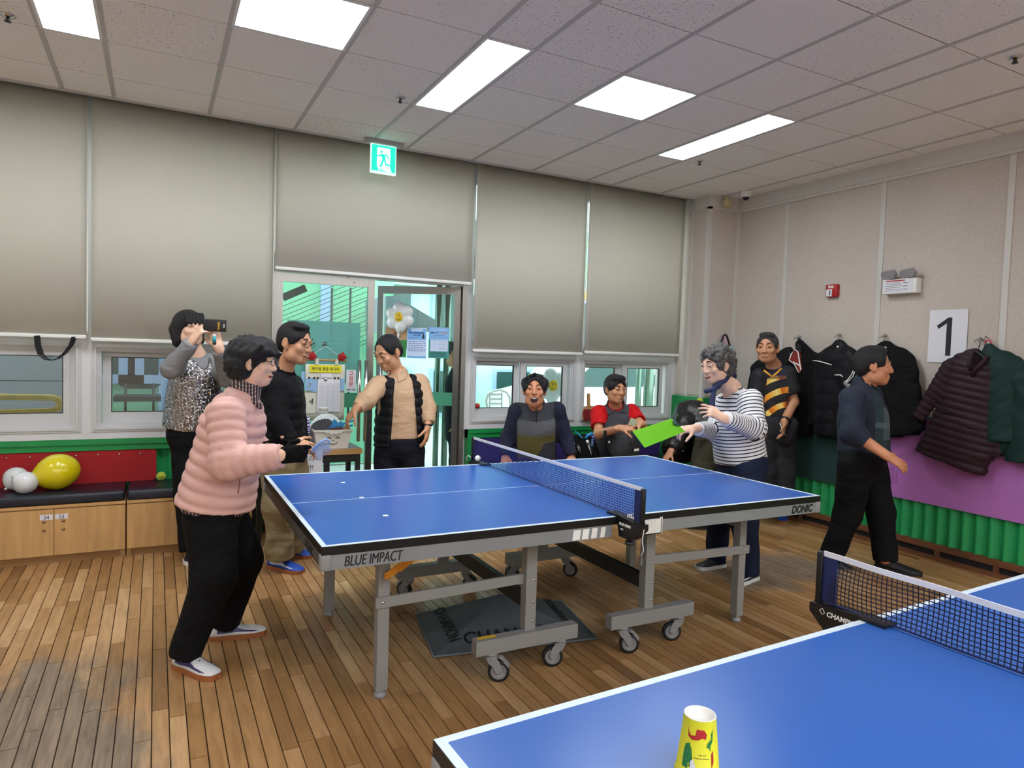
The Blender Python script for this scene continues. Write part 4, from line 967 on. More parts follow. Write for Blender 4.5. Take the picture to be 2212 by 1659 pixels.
    def limb(s, a, b, c, r, F=None, k=.02):
        F = F or s.B; F.cap(a, b, r[0], r[1], k); F.cap(b, c, r[1], r[2], k)
    def shoe(s, an, d, m_up, m_sole, L=.27, sc=1.0, pitch=0, z0=0, m_acc=None, kind='trainer'):
        """Lofted shoe: heel under the ankle, pointing along d."""
        d = V(d).normalized(); d0 = V((d.x, d.y, 0)).normalized(); sd = d0.cross(V((0, 0, 1)))
        R = Matrix.Translation(V((an[0], an[1], z0))-s.o) @ Matrix(((d0.x, -sd.x, 0, 0), (d0.y, -sd.y, 0, 0), (0, 0, 1, 0), (0, 0, 0, 1))) @ Matrix.Rotation(pitch, 4, 'Y')
        W = [(-.065, .026, .055), (-.055, .034, .075), (-.03, .038, .088), (.0, .039, .092), (.03, .039, .085), (.06, .041, .070), (.10, .046, .055), (.14, .048, .046), (.17, .044, .040), (.195, .034, .032), (.207, .018, .022)]
        W = [(x*L/.27, w_*sc, h_*sc) for x, w_, h_ in W]; n = 20; vs = []
        for x, w_, h_ in W:
            for i in range(n):
                a = 2*PI*i/n; y = w_*math.copysign(abs(math.cos(a))**.8, math.cos(a))*(1-.12*max(0, math.sin(a))); z = .018+max(0, math.sin(a))**.85*(h_-.018); vs.append((x, y, z))
        m_ = len(W); fs = [(i*n+k, i*n+(k+1) % n, (i+1)*n+(k+1) % n, (i+1)*n+k) for i in range(m_-1) for k in range(n)]+[tuple(range(n)), tuple(range((m_-1)*n, m_*n))[::-1]]
        fs = [f[::-1] for f in fs]
        q = MB(); q.add(vs, fs, True, R); sh = q.build('shoe', m_up, s.root)
        q = MB(); prof = []
        for x, w_, h_ in W: prof.append((x, w_*1.07))
        out = [(x, w_) for x, w_ in prof]+[(x, -w_) for x, w_ in prof[::-1]]; out = [(out[0][0]-.006, 0)]+out
        nn = len(out); q.add([R @ V((x, y, z)) for z in (0, .024) for x, y in out], [tuple(range(nn))[::-1], tuple(range(nn, 2*nn))]+[(i, (i+1) % nn, nn+(i+1) % nn, nn+i) for i in range(nn)]); q.build('sole', m_sole, sh)
        if m_acc is not None:
            for sg in (-1, 1):
                q = MB()
                def P(i, t, o=.0022):
                    x, w_, h_ = W[i]; a = t*PI/2; return V((x, sg*(w_*math.cos(a)**.8*(1-.12*math.sin(a))+o), .018+math.sin(a)**.85*(h_-.018)))
                q.add([R @ P(2, .15), R @ P(3, .12), R @ P(5, .22), R @ P(7, .30), R @ P(8, .42), R @ P(6, .45), R @ P(4, .55), R @ P(4, .85), R @ P(3, .85), R @ P(3, .45), R @ P(2, .4)], [(0, 1, 9, 10), (1, 2, 6, 9), (2, 5, 6), (2, 3, 5), (3, 4, 5), (6, 7, 8, 9)]); q.build('side_stripe', m_acc, sh)
            q = MB()
            for k in range(4):
                x = W[4][0]+.018*k; zz = .085*sc-.0085*k; q.tube([R @ V((x, -.022, zz-.012)), R @ V((x+.004, 0, zz)), R @ V((x, .022, zz-.012))], .0028, 5)
            q.build('laces', m_acc, sh, kind='stuff')
        return sh
    def flaps(s, nb, fw, up, m_, w_=.055, ln=.055):
        """Two turned-down collar points."""
        r_ = fw.cross(up).normalized(); f_ = up.cross(r_).normalized()
        for sg in (-1, 1):
            P = [nb+f_*.070+r_*sg*.006+up*.018, nb+f_*.092+r_*sg*.030-up*ln*.72, nb+f_*.062+r_*sg*(w_+.018)-up*ln*.30, nb+f_*.028+r_*sg*(w_+.022)+up*.026, nb+f_*.040+r_*sg*.048+up*.042]
            P = [p-s.o for p in P]; n_ = (f_*.8+r_*sg*.5).normalized(); q = MB(); q.add([p+n_*.007 for p in P]+[p-n_*.004 for p in P], [tuple(range(5))[::sg], tuple(range(5, 10))[::-sg]]+[(k, 5+k, 5+(k+1) % 5, (k+1) % 5) for k in range(5)]); q.build('collar_point', m_, s.root)
    def body(s, m_): return field_obj('body', s.B, m_, s.root, s.o, 1)
    def part(s, name, F, m_, smooth=1, frame=None, label=None): return field_obj(name, F, m_, s.root, s.o, smooth, frame, label)
M['lens'] = glass('spectacle_lens', (.97, .98, .98), .06)
# pattern materials reading the garment's own coordinates (across, forward, along)
class GN(N):
    def axes(s):
        at = s.n('ShaderNodeAttribute', attribute_name='cl'); sp = s.n('ShaderNodeSeparateXYZ'); s.l(at.outputs['Vector'], sp.inputs[0])
        tg = s.n('ShaderNodeAttribute', attribute_name='tagv'); return sp.outputs[0], sp.outputs[1], sp.outputs[2], tg.outputs['Fac'], at.outputs['Vector']
    def mth(s, op, a, b=None, c=None, clamp=False):
        nd = s.n('ShaderNodeMath', operation=op, use_clamp=clamp)
        for i, x in enumerate((a, b, c)):
            if x is None: continue
            if isinstance(x, (int, float)): nd.inputs[i].default_value = x
            else: s.l(x, nd.inputs[i])
        return nd.outputs[0]
    def mix(s, f, a, b):
        m_ = s.n('ShaderNodeMix', data_type='RGBA')
        for i, x in ((0, f), (6, a), (7, b)):
            if isinstance(x, (int, float)): m_.inputs[i].default_value = x
            elif isinstance(x, (str, tuple)): m_.inputs[i].default_value = lin(x)
            else: s.l(x, m_.inputs[i])
        return m_.outputs[2]
    def creases(s, wr=.35, sc=9):
        co = s.co('Object'); mp = s.n('ShaderNodeMapping'); mp.inputs['Rotation'].default_value = (.5, .4, .3); mp.inputs['Scale'].default_value = (1, 1, 2.2); s.l(co, mp.inputs[0]); n2 = s.n('ShaderNodeTexNoise', Scale=float(sc)*.7, Detail=2.0, Distortion=.35); s.l(mp.outputs[0], n2.inputs['Vector']); s.bump(n2.outputs[0], wr, .03)
def stripe_mat():
    g = GN('breton_stripe'); x, f, a, t, v = g.axes()
    w_ = g.mth('FRACT', g.mth('DIVIDE', g.mth('ADD', a, 5.0), .0245)); m_ = g.mth('LESS_THAN', w_, .30)
    g.l(g.mix(m_, '#e6e4e6', '#14162e'), g.b.inputs['Base Color']); g.b.inputs['Roughness'].default_value = .85; g.creases(.3); return g.m
def sequin_mat():
    g = GN('sequin'); x, f, a, t, v = g.axes()
    u = g.mth('FRACT', g.mth('DIVIDE', g.mth('ADD', x, 5.0), .0085)); w_ = g.mth('FRACT', g.mth('DIVIDE', g.mth('ADD', a, 5.0), .0085))
    sq = g.mth('MULTIPLY', g.mth('GREATER_THAN', u, .30), g.mth('GREATER_THAN', w_, .30))
    cu = g.mth('FLOOR', g.mth('DIVIDE', g.mth('ADD', x, 5.0), .0085)); cw = g.mth('FLOOR', g.mth('DIVIDE', g.mth('ADD', a, 5.0), .0085))
    cb = g.n('ShaderNodeCombineXYZ'); g.l(cu, cb.inputs[0]); g.l(cw, cb.inputs[1]); wn = g.n('ShaderNodeTexWhiteNoise', noise_dimensions='2D'); g.l(cb.outputs[0], wn.inputs['Vector'])
    g.l(g.mix(sq, '#0b0b0d', '#d4d4d8'), g.b.inputs['Base Color']); g.l(g.mth('MULTIPLY', sq, .9), g.b.inputs['Metallic']); g.b.inputs['Roughness'].default_value = .22
    sb = g.n('ShaderNodeVectorMath', operation='SUBTRACT'); g.l(wn.outputs['Color'], sb.inputs[0]); sb.inputs[1].default_value = (.5, .5, .5)
    scl = g.n('ShaderNodeVectorMath', operation='SCALE'); g.l(sb.outputs[0], scl.inputs[0]); scl.inputs['Scale'].default_value = .55
    ge = g.n('ShaderNodeNewGeometry'); ad = g.n('ShaderNodeVectorMath', operation='ADD'); g.l(ge.outputs['Normal'], ad.inputs[0]); g.l(scl.outputs[0], ad.inputs[1])
    nr = g.n('ShaderNodeVectorMath', operation='NORMALIZE'); g.l(ad.outputs[0], nr.inputs[0]); g.l(nr.outputs[0], g.b.inputs['Normal']); return g.m
def tiger_mat():
    g = GN('flame_shirt'); x, f, a, t, v = g.axes()
    # curved flame bands sweeping over the chest
    mp = g.n('ShaderNodeMapping'); mp.inputs['Location'].default_value = (.16, 0, .02); mp.inputs['Rotation'].default_value = (0, .35, 0); g.l(v, mp.inputs[0])
    sp = g.n('ShaderNodeSeparateXYZ'); g.l(mp.outputs[0], sp.inputs[0])
    r = g.mth('SQRT', g.mth('ADD', g.mth('POWER', sp.outputs[0], 2.0), g.mth('POWER', g.mth('MULTIPLY', sp.outputs[2], .8), 2.0)))
    ang = g.mth('ARCTAN2', sp.outputs[2], sp.outputs[0])
    ph = g.mth('ADD', g.mth('MULTIPLY', r, 58.0), g.mth('MULTIPLY', ang, 1.9)); s1 = g.mth('SINE', ph)
    nz = g.n('ShaderNodeTexNoise', Scale=7.0, Detail=2.0); g.l(v, nz.inputs['Vector'])
    band = g.mth('GREATER_THAN', g.mth('ADD', s1, g.mth('MULTIPLY', nz.outputs[0], .7)), .62)
    front = g.mth('MULTIPLY', g.mth('GREATER_THAN', f, .02), g.mth('LESS_THAN', t, .5)); inx = g.mth('MULTIPLY', g.mth('GREATER_THAN', x, -.165), g.mth('LESS_THAN', x, .14))
    top = g.mth('LESS_THAN', a, .43); m_ = g.mth('MULTIPLY', g.mth('MULTIPLY', band, front), g.mth('MULTIPLY', inx, top))
    fire = g.ramp(g.mth('FRACT', g.mth('MULTIPLY', ang, 1.9)), [(0, '#c85a10'), (.45, '#f0a51c'), (.8, '#f7dd7a'), (1, '#f0a51c')])
    col = g.mix(m_, '#0e0e14', fire.outputs[0]); up = g.mth('MULTIPLY', g.mth('GREATER_THAN', a, .40), .7); col = g.mix(up, col, '#15143a')
    g.l(col, g.b.inputs['Base Color']); g.b.inputs['Roughness'].default_value = .7; g.creases(.3); return g.m
def block_sweater():
    g = GN('block_sweater'); x, f, a, t, v = g.axes()
    ol = g.mth('MULTIPLY', g.mth('GREATER_THAN', a, .255), g.mth('LESS_THAN', a, .325))
    dg = g.mth('LESS_THAN', g.mth('ADD', g.mth('MULTIPLY', x, -1.0), g.mth('MULTIPLY', a, -.55)), -.07); low = g.mth('LESS_THAN', a, .255)
    nz = g.n('ShaderNodeTexNoise', Scale=320.0, Detail=2.0); g.l(g.co('Object'), nz.inputs['Vector'])
    grey = g.ramp(nz.outputs[0], [(.35, '#46474c'), (.65, '#686a6e')]); olive = g.ramp(nz.outputs[0], [(.35, '#4e4825'), (.65, '#6d6533')])
    up = g.mth('GREATER_THAN', a, .45)
    c0 = g.mix(up, grey.outputs[0], '#3a3c44'); c1 = g.mix(g.mth('MULTIPLY', low, dg), c0, olive.outputs[0]); c1 = g.mix(g.mth('MULTIPLY', low, g.mth('SUBTRACT', 1.0, dg)), c1, '#34363b'); c2 = g.mix(ol, c1, olive.outputs[0])
    side = g.mth('GREATER_THAN', g.mth('ABSOLUTE', x), .165); c3 = g.mix(side, c2, '#181b33'); arm = g.mth('GREATER_THAN', t, .5); c4 = g.mix(arm, c3, '#181b33')
    g.l(c4, g.b.inputs['Base Color']); g.b.inputs['Roughness'].default_value = .9; g.creases(.3); return g.m
def check_knit():
    g = GN('check_knit'); x, f, a, t, v = g.axes()
    pan = g.mth('MULTIPLY', g.mth('MULTIPLY', g.mth('GREATER_THAN', f, .035), g.mth('LESS_THAN', t, .5)), g.mth('LESS_THAN', a, .50))
    v1 = g.mth('GREATER_THAN', f, .098); h1 = g.mth('MULTIPLY', g.mth('GREATER_THAN', a, .215), g.mth('LESS_THAN', a, .255)); h2 = g.mth('MULTIPLY', g.mth('GREATER_THAN', a, .13), g.mth('LESS_THAN', a, .36))
    c = g.mix(g.mth('MULTIPLY', h2, .6), '#1d2b33', '#22383d'); c = g.mix(g.mth('MULTIPLY', v1, g.mth('MULTIPLY', h2, .8)), c, '#4b5560'); c = g.mix(g.mth('MULTIPLY', h1, .7), c, '#52626a')
    n1 = g.n('ShaderNodeTexNoise', Scale=6.0); g.l(v, n1.inputs['Vector']); base = g.ramp(n1.outputs[0], [(.3, '#141b2c'), (.7, '#1a2738')])
    g.l(g.mix(pan, base.outputs[0], c), g.b.inputs['Base Color']); g.b.inputs['Roughness'].default_value = .85; g.creases(.4); return g.m
def plaid_mat():
    g = N('plaid_cloth'); co = g.co('Object'); w1 = g.n('ShaderNodeTexWave', Scale=22.0); g.l(co, w1.inputs['Vector']); mp = g.n('ShaderNodeMapping'); mp.inputs['Rotation'].default_value = (0, 1.57, .6); g.l(co, mp.inputs[0]); w2 = g.n('ShaderNodeTexWave', Scale=22.0); g.l(mp.outputs[0], w2.inputs['Vector'])
    r1 = g.ramp(w1.outputs['Fac'], [(.3, '#3a3a4a'), (.5, '#8a4636'), (.75, '#c8b4a4')], 'CONSTANT'); r2 = g.ramp(w2.outputs['Fac'], [(.35, (.45, .45, .5, 1)), (.6, (1, 1, 1, 1))], 'CONSTANT')
    mx = g.n('ShaderNodeMix', data_type='RGBA', blend_type='MULTIPLY'); mx.inputs[0].default_value = 1; g.l(r1.outputs[0], mx.inputs[6]); g.l(r2.outputs[0], mx.inputs[7]); g.l(mx.outputs[2], g.b.inputs['Base Color']); g.b.inputs['Roughness'].default_value = .85; return g.m
CL = dict(pink=cloth('pink_quilt', '#d8aca2', .55, .05, .25), black=cloth('black_cloth', '#0b0b0d', .85), blackknit=cloth('black_knit', '#0d0d10', .9), blackquilt=cloth('black_quilt', '#131318', .55, .1, .25), greyknit=cloth('grey_knit', '#87878a', .9, .06),
          khaki=cloth('khaki_cloth', '#86775a', .85, .08), beige=cloth('beige_shirt', '#c3a283', .8, .05), navy=cloth('navy_cloth', '#14151f', .85), denim=cloth('denim', '#1a2138', .85, .15), redshirt=cloth('red_shirt', '#c3141a', .8, .05), greyvest=cloth('grey_vest', '#4b4c53', .7, .08),
          darkgrey=cloth('dark_grey_cloth', '#2e2f33', .85, .08), olive=cloth('olive_cloth', '#3b3a2e', .85, .1), leather=mat('black_leather', '#0c0c0d', .42, bump=.8, bscale=9, bdist=.03), glove=cloth('black_glove', '#08080a', .95), scarf=mat('navy_scarf', '#17224f', .6, var=.5, vscale=45),
          plum=cloth('plum_quilt', '#2c1b22', .5, .1, .25), forest=cloth('forest_quilt', '#16302c', .6, .1, .25), bagblack=cloth('bag_nylon', '#3a3b3f', .6, .1), stripe=stripe_mat(), sequin=sequin_mat(), tiger=tiger_mat(), block=block_sweater(), check=check_knit(), plaid=plaid_mat())
CL_bag = CL['bagblack']; CL_bag2 = CL['black']
# ---------------------------------------------------------------- benches, cushions, mats
M['birch'] = mat('birch_veneer', '#c59a62', .5, var=.13, vscale=3, stretch=(9, 9, .8)); M['birch_d'] = mat('birch_kick', '#9a7345', .55); M['vinyl'] = mat('navy_vinyl', '#141c2b', .32, bump=.35, bscale=9, bdist=.012)
def bench(x0, x1, lb, doors, labels=()):
    t = thing('storage_bench', lb, 'bench', ((x0+x1)/2, 2.21, 0), group='storage benches under the windows'); h = (x1-x0)/2; ox = (x0+x1)/2
    q = MB(); q.box(-h, h, -.172, .18, .052, .374); q.build('carcass', M['birch'], t)
    q = MB(); q.box(-h+.03, h-.03, -.165, .15, .0, .052); q.build('plinth', M['birch_d'], t); q = MB(); q.box(-h, -h+.03, -.185, .15, 0, .055); q.build('plinth_end', M['birch_d'], t); q = MB(); q.box(h-.03, h, -.185, .15, 0, .055); q.build('plinth_end', M['birch_d'], t)
    q = MB(); q.box(-h, h, -.19, .18, .374, .394); q.build('top_board', M['birch'], t)
    xs = [-h]+[d-ox for d in doors]+[h]
    for i, (a, b) in enumerate(zip(xs[:-1], xs[1:])):
        q = MB(); q.box(a+.002, b-.002, -.19, -.174, .056, .365); d = q.build('door', M['birch'], t)
        if i < len(labels) and labels[i]:
            lx = (b-.042) if i == 0 else (a+.042)
            q = MB(); q.box(lx-.036, lx+.036, -.1915, -.19, .298, .332); q.build('number_label', M['paper'], d, label='white label reading %s' % labels[i]); text(labels[i], (lx, -.1918, .303), (1, 0, 0), (0, 0, 1), .034, M['ink'], d)
            kx = lx-.012 if i == 0 else lx+.012
            for zz in (.285, .228): q = MB(); q.lathe([(0, 0), (.009, 0), (.010, .003), (.006, .006), (.002, .008), (0, .008)], 14, Matrix.Translation((kx, -.19, zz)) @ Matrix.Rotation(PI/2, 4, 'X'), caps=False); q.build('lock', M['brass0'], d)
    return t
M['brass0'] = mat('lock_metal', '#9a8466', .3, .85)
bench(-3.44, -2.613, 'birch storage bench with doors numbered 24 and 23', (-3.027,), ('24', '23')); bench(-2.606, -1.785, 'birch storage bench behind the woman in pink, doors unnumbered', (-2.195,)); bench(-4.27, -3.446, 'birch storage bench outside the left edge of the photo', (-3.86,))
bench(.34, 1.16, 'storage bench the laughing man sits on', (.75,)); bench(1.165, 1.985, 'storage bench the man in red sits on', (1.575,)); bench(1.99, 2.45, 'short storage bench next to the corner column', ())
def cushion(x0, x1, lb):
    bm = bmesh.new(); bmesh.ops.create_cube(bm, size=1); h = (x1-x0)/2
    for v in bm.verts: v.co = V((v.co.x*2*h, v.co.y*.395, v.co.z*.068))
    bmesh.ops.bevel(bm, geom=bm.edges[:], offset=.016, segments=3, affect='EDGES', profile=.5); q = MB(); q.bm(bm, smooth=True); q.build('bench_cushion', M['vinyl'], None, loc=((x0+x1)/2, 2.21, .4285), label=lb, cat='cushion', group='navy vinyl bench cushions')
cushion(-3.44, -2.618, 'navy vinyl cushion under the balloons'); cushion(-2.602, -1.785, 'navy vinyl cushion with tennis balls on it'); cushion(-4.27, -3.45, 'navy vinyl cushion outside the left edge of the photo'); cushion(.34, 1.158, 'navy vinyl cushion under the laughing man'); cushion(1.167, 1.983, 'navy vinyl cushion under the man in red'); cushion(1.992, 2.45, 'short navy vinyl cushion beside the corner column')
def mat_panel(name, lb, cat, o, ux, uy, w_, h_, m_, nail=(), thick=.012, rad=.03):
    """Foam mat fixed on a wall: o is its lower left corner, ux along, uy up."""
    ux, uy = V(ux), V(uy); nn = ux.cross(uy); out = []
    for cx, cy, a0 in ((w_-rad, rad, -PI/2), (w_-rad, h_-rad, 0), (rad, h_-rad, PI/2), (rad, rad, PI)):
        out += [(cx+rad*math.cos(a0+k*PI/8), cy+rad*math.sin(a0+k*PI/8)) for k in range(5)]
    t = thing(name, lb, cat, o); q = MB(); q.prism(out, (0, 0, 0), ux, uy, thick); q.build('sheet', m_, t)
    for x, y in nail: q = MB(); c = ux*x+uy*y+nn*thick*.5; q.ell(c, (.008, .008, .008), nu=10, nv=6); q.build('rivet', M['chrome'], t)
    return t
def ribbed(name, c, sc=160):
    g = N(name); co = g.co('Object'); w_ = g.n('ShaderNodeTexWave', Scale=float(sc)/6.28*2.4, bands_direction='Z'); g.l(co, w_.inputs['Vector']); g.b.inputs['Base Color'].default_value = lin(c); g.b.inputs['Roughness'].default_value = .8; g.bump(w_.outputs['Fac'], .35, .003); return g.m
M['mat_red'] = ribbed('red_mat', '#a5161b'); M['mat_violet'] = ribbed('violet_mat', '#35206b'); M['mat_green'] = mat('dark_green_mat', '#153634', .8, bump=.1, bscale=200); M['mat_lilac'] = mat('lilac_mat', '#a767ad', .75, var=.04, bump=.08, bscale=240)
mat_panel('foam_mat', 'red ribbed mat riveted to the green wall behind the balloons', 'mat', (-3.46, 2.385, .462), (1, 0, 0), (0, 0, 1), 1.035, .235, M['mat_red'], [(.12+.135*k, .205) for k in range(7)])
mat_panel('foam_mat', 'deep violet ribbed mat behind the seated men', 'mat', (.20, 2.385, .462), (1, 0, 0), (0, 0, 1), 2.2, .25, M['mat_violet'])
mg = mat_panel('foam_mat', 'dark green mat on the right wall below the black coats', 'mat', (2.928, 1.42, .425), (0, -1, 0), (0, 0, 1), 1.14, .67, M['mat_green'], rad=.01)
ml = mat_panel('foam_mat', 'lilac exercise mat on the right wall below the plum coat', 'mat', (2.928, .26, .425), (0, -1, 0), (0, 0, 1), 1.75, .67, M['mat_lilac'], rad=.01)
M['lilac_ink'] = mat('lilac_ink', '#8a5292', .8)
text('ECOL', (-.0075, -.17, .10), (0, 0, 1), (0, 1, 0), .055, M['lilac_ink'], ml, align='LEFT', sx=1.1); text('be natural', (-.0075, -.20, .12), (0, 0, 1), (0, 1, 0), .02, M['lilac_ink'], ml, align='LEFT')
# balloons
def rubber_mat(name, c): return mat(name, c, .22, coat=.3, trans=.0, spec=.5)
M['bal_y'] = rubber_mat('balloon_yellow', '#dccb0c'); M['bal_w'] = rubber_mat('balloon_white', '#d8dadb')
def balloon(lb, c, r, ln, ax, m_):
    ax = V(ax).normalized(); X = Matrix.Translation((0, 0, 0)) @ V((0, 0, 1)).rotation_difference(ax).to_matrix().to_4x4()
    t = thing('balloon', lb, 'balloon', c, group='balloons on the left bench'); prof = []
    for i in range(25):
        u = i/24; a = PI*u; z = -ln*math.cos(a); k = 1-.28*max(0, math.cos(a))**1.5; prof.append((max(.0005, r*math.sin(a)*k), z))
    q = MB(); q.lathe(prof, 32, X, caps=False); q.build('skin', m_, t); q = MB(); q.lathe([(.004, -ln-.012), (.011, -ln-.016), (.006, -ln-.004), (.008, -ln+.006)], 12, X); q.build('knot', m_, t)
cb = on(121, 1018, y=2.2); balloon('big yellow balloon lying on the bench', (cb.x, 2.2, .463+.122), .122, .146, (1, 0, .28), M['bal_y'])
cb = on(53, 1047, y=2.13); balloon('white balloon in front, next to the yellow one', (cb.x, 2.13, .463+.074), .074, .080, (.6, .4, -.5), M['bal_w']); cb = on(34, 1041, y=2.26); balloon('white balloon partly behind the other white one', (cb.x, 2.26, .463+.078), .078, .080, (.5, .5, .6), M['bal_w'])
# tennis balls
def tennis_mat():
    g = N('tennis_felt'); g.b.inputs['Base Color'].default_value = lin('#b9c93a'); g.b.inputs['Roughness'].default_value = .95; g.b.inputs['Sheen Weight'].default_value = .4; nz = g.n('ShaderNodeTexNoise', Scale=300.0); g.l(g.co(), nz.inputs['Vector']); g.bump(nz.outputs[0], .5, .004); return g.m
M['felt'] = tennis_mat()
def tennis(lb, x, y, z):
    t = thing('tennis_ball', lb, 'ball', (x, y, z), group='tennis balls'); q = MB(); q.ell((0, 0, 0), (.033, .033, .033), nu=24, nv=14); q.build('felt', M['felt'], t)
    q = MB(); q.tube([(.0335*.92*(math.cos(a)*.75+.25*math.cos(3*a)), .0335*.92*(math.sin(a)*.75-.25*math.sin(3*a)), .0335*.87*math.sin(2*a)*.95) for a in np.linspace(0, 2*PI, 40)[:-1]], .0016, 5, closed=True); q.build('seam', M['white_plastic'], t)
    return t
tb = tennis('single yellow tennis ball against the green wall', -2.393, 2.33, .497); text('LAND', (0, -.0335, -.004), (1, 0, .1), (-.1, 0, 1), .013, M['ink'], tb); tennis('lower of the two stacked yellow tennis balls', -2.288, 2.33, .497); tennis('upper of the two stacked yellow tennis balls', -2.29, 2.345, .561)
# black strap hanging below the left blind
q = MB(); sp = [(-3.15, 1.515), (-3.145, 1.45), (-3.13, 1.39), (-3.10, 1.355), (-3.065, 1.347), (-3.03, 1.362), (-2.99, 1.40), (-2.955, 1.455), (-2.937, 1.515)]
vs = []
for i, (x, z) in enumerate(sp): vs += [(x-.016+.004*i/8, 2.245-.012*math.sin(i), z), (x+.016-.02*math.sin(i*.39)*0, 2.262+.012*math.sin(i), z+.004)]
q.add([V(p)-V((-3.05, 2.25, 1.5)) for p in vs], [(2*i, 2*i+1, 2*i+3, 2*i+2) for i in range(8)]); st = q.build('strap', M['black_plastic'], None, loc=(-3.05, 2.25, 1.5), label='black webbing strap looped from the left blind', cat='strap'); md = st.modifiers.new('thick', 'SOLIDIFY'); md.thickness = .002

# ---------------------------------------------------------------- ceiling and wall fittings
ex = thing('exit_sign', 'green running man exit sign hanging at the ceiling above the glass doors', 'sign', (-.822, 2.08, HC))
M['exit_g'] = emit('exit_green', (.02, .78, .42), 1.15); M['exit_w'] = emit('exit_white', (.72, .93, .92), 1.0); M['exit_edge'] = emit('exit_edge', (.75, 1, .88), .8)
q = MB(); q.box(-.155, .155, -.035, .04, -.032, .0); q.build('housing', mat('exit_housing', '#a5a3a6', .4), ex)
q = MB(); q.box(-.105, .105, -.010, .010, -.262, -.034); q.build('light_box', M['exit_edge'], ex); q = MB(); q.box(-.098, .098, -.0125, -.010, -.244, -.040); q.build('green_face', M['exit_g'], ex)
q = MB(); q.prism([(-.055, -.205), (-.038, -.238), (.068, -.243), (.054, -.210), (.054, -.065), (.046, -.058), (-.048, -.058), (-.055, -.065)], (0, -.0135, 0), (1, 0, 0), (0, 0, 1), .001); q.build('doorway', M['exit_w'], ex)
q = MB(); Yx = -.0148
q.lathe([(0, 0), (.010, 0), (.010, .0012), (0, .0012)], 14, Matrix.Translation((-.020, Yx, -.090)) @ Matrix.Rotation(PI/2, 4, 'X'))
for pl in ([(-.026, -.108), (.008, -.108), (.016, -.150), (.004, -.156), (-.010, -.152)], [(-.010, -.150), (.004, -.154), (-.020, -.215), (-.034, -.210)], [(.002, -.150), (.015, -.150), (.022, -.180), (.060, -.186), (.060, -.196), (.014, -.194)], [(.004, -.108), (.022, -.106), (.046, -.134), (.040, -.140), (.020, -.120)], [(-.026, -.108), (-.018, -.116), (-.040, -.134), (-.054, -.128), (-.054, -.120), (-.040, -.122)], [(-.036, -.222), (-.024, -.222), (.0, -.240), (-.012, -.240)]): q.prism(pl, (0, Yx, 0), (1, 0, 0), (0, 0, 1), .001)
q.build('running_figure', M['exit_g'], ex)
cm = thing('security_camera', 'white dome security camera under the ceiling in the corner', 'camera', (2.737, 1.646, HC)); q = MB(); q.lathe([(.050, 0), (.052, -.012), (.046, -.050), (.034, -.056)], 24, caps=False); q.build('housing', M['white_plastic'], cm); q = MB(); q.ell((0, 0, -.050), (.034, .034, .036), nu=20, nv=12); q.build('dome', mat('smoked_dome', '#1a1b22', .1), cm)
dt = thing('motion_detector', 'small cream motion detector below the ceiling beside the dome camera', 'detector', (2.700, 1.86, HC-.045)); M['cream_pl'] = mat('cream_plastic', '#c9bd8f', .4); q = MB(); q.box(-.034, .034, -.03, .03, -.075, .0, bev=.010); q.build('body', M['cream_pl'], dt); q = MB(); q.ell((0, -.028, -.035), (.022, .010, .022), nu=14, nv=8); q.build('lens', M['cream_pl'], dt); q = MB(); q.cyl((0, 0, 0), (0, .02, .046), .012); q.build('bracket', M['cream_pl'], dt); q = MB(); q.ell((0, -.031, -.064), (.005, .004, .005), nu=8, nv=6); q.build('sensor', M['ink'], dt)
for k, (x, y, lb) in enumerate(((-3.125, 1.094, 'ceiling sprinkler at the upper left corner of the photo'), (-1.008, 1.093, 'ceiling sprinkler next to the long light near the exit sign'), (1.623, 1.107, 'ceiling sprinkler beside the light nearest the camera dome'), (1.628, -1.276, 'ceiling sprinkler at the upper right edge of the photo'))):
    t = thing('sprinkler', lb, 'sprinkler', (x, y, HC), group='ceiling sprinklers'); q = MB(); q.lathe([(.034, 0), (.034, -.004), (.014, -.012)], 18); q.build('rosette', M['chrome'], t); q = MB(); q.cyl((0, 0, -.01), (0, 0, -.03), .009); q.lathe([(.016, -.03), (.016, -.033)], 14); q.build('deflector', M['dark_metal'], t)
RX = XR-.001
fa_ = thing('fire_alarm', 'red fire alarm box on the right wall', 'alarm', (RX, .76, 2.146)); M['alarm_red'] = mat('alarm_red', '#a8121a', .35)
q = MB(); q.box(-.045, 0, -.057, .057, -.057, .057, bev=.008); q.build('case', M['alarm_red'], fa_); q = MB(); q.box(-.047, -.044, -.012, .046, -.050, .012); q.build('plate', M['paper'], fa_); text('FIRE', (-.0465, .0, .022), (0, -1, 0), (0, 0, 1), .032, M['white_ink'], fa_, bold=.001); q = MB(); q.box(-.0485, -.047, .004, .012, -.042, .004); q.build('print', M['ink'], fa_)
em = thing('emergency_light', 'white emergency light unit with two grey lamps on the right wall', 'light', (RX, .111, 2.138)); q = MB(); q.box(-.075, 0, -.142, .142, -.060, .060, bev=.006); q.build('case', M['white_plastic'], em); q = MB(); q.box(-.077, -.075, -.112, .135, -.055, .054); q.build('notice', M['paper'], em)
M['lamp_grey'] = mat('lamp_grey', '#8f8a8e', .3); M['red_ink'] = mat('red_ink', '#b33a34', .6); M['grey_ink'] = mat('grey_ink', '#6d6d72', .7)
q = MB(); q.box(-.0775, -.077, -.05, .11, .040, .050); q.build('red_strip', M['red_ink'], em); q = MB()
for r in range(6):
    q.box(-.0776, -.077, -.01-.01*(r % 3), .112, .028-.013*r, .031-.013*r)
    if r % 2 == 0: q.box(-.0776, -.077, -.075, -.035, .022-.013*r, .027-.013*r)
q.build('print', M['grey_ink'], em, kind='stuff')
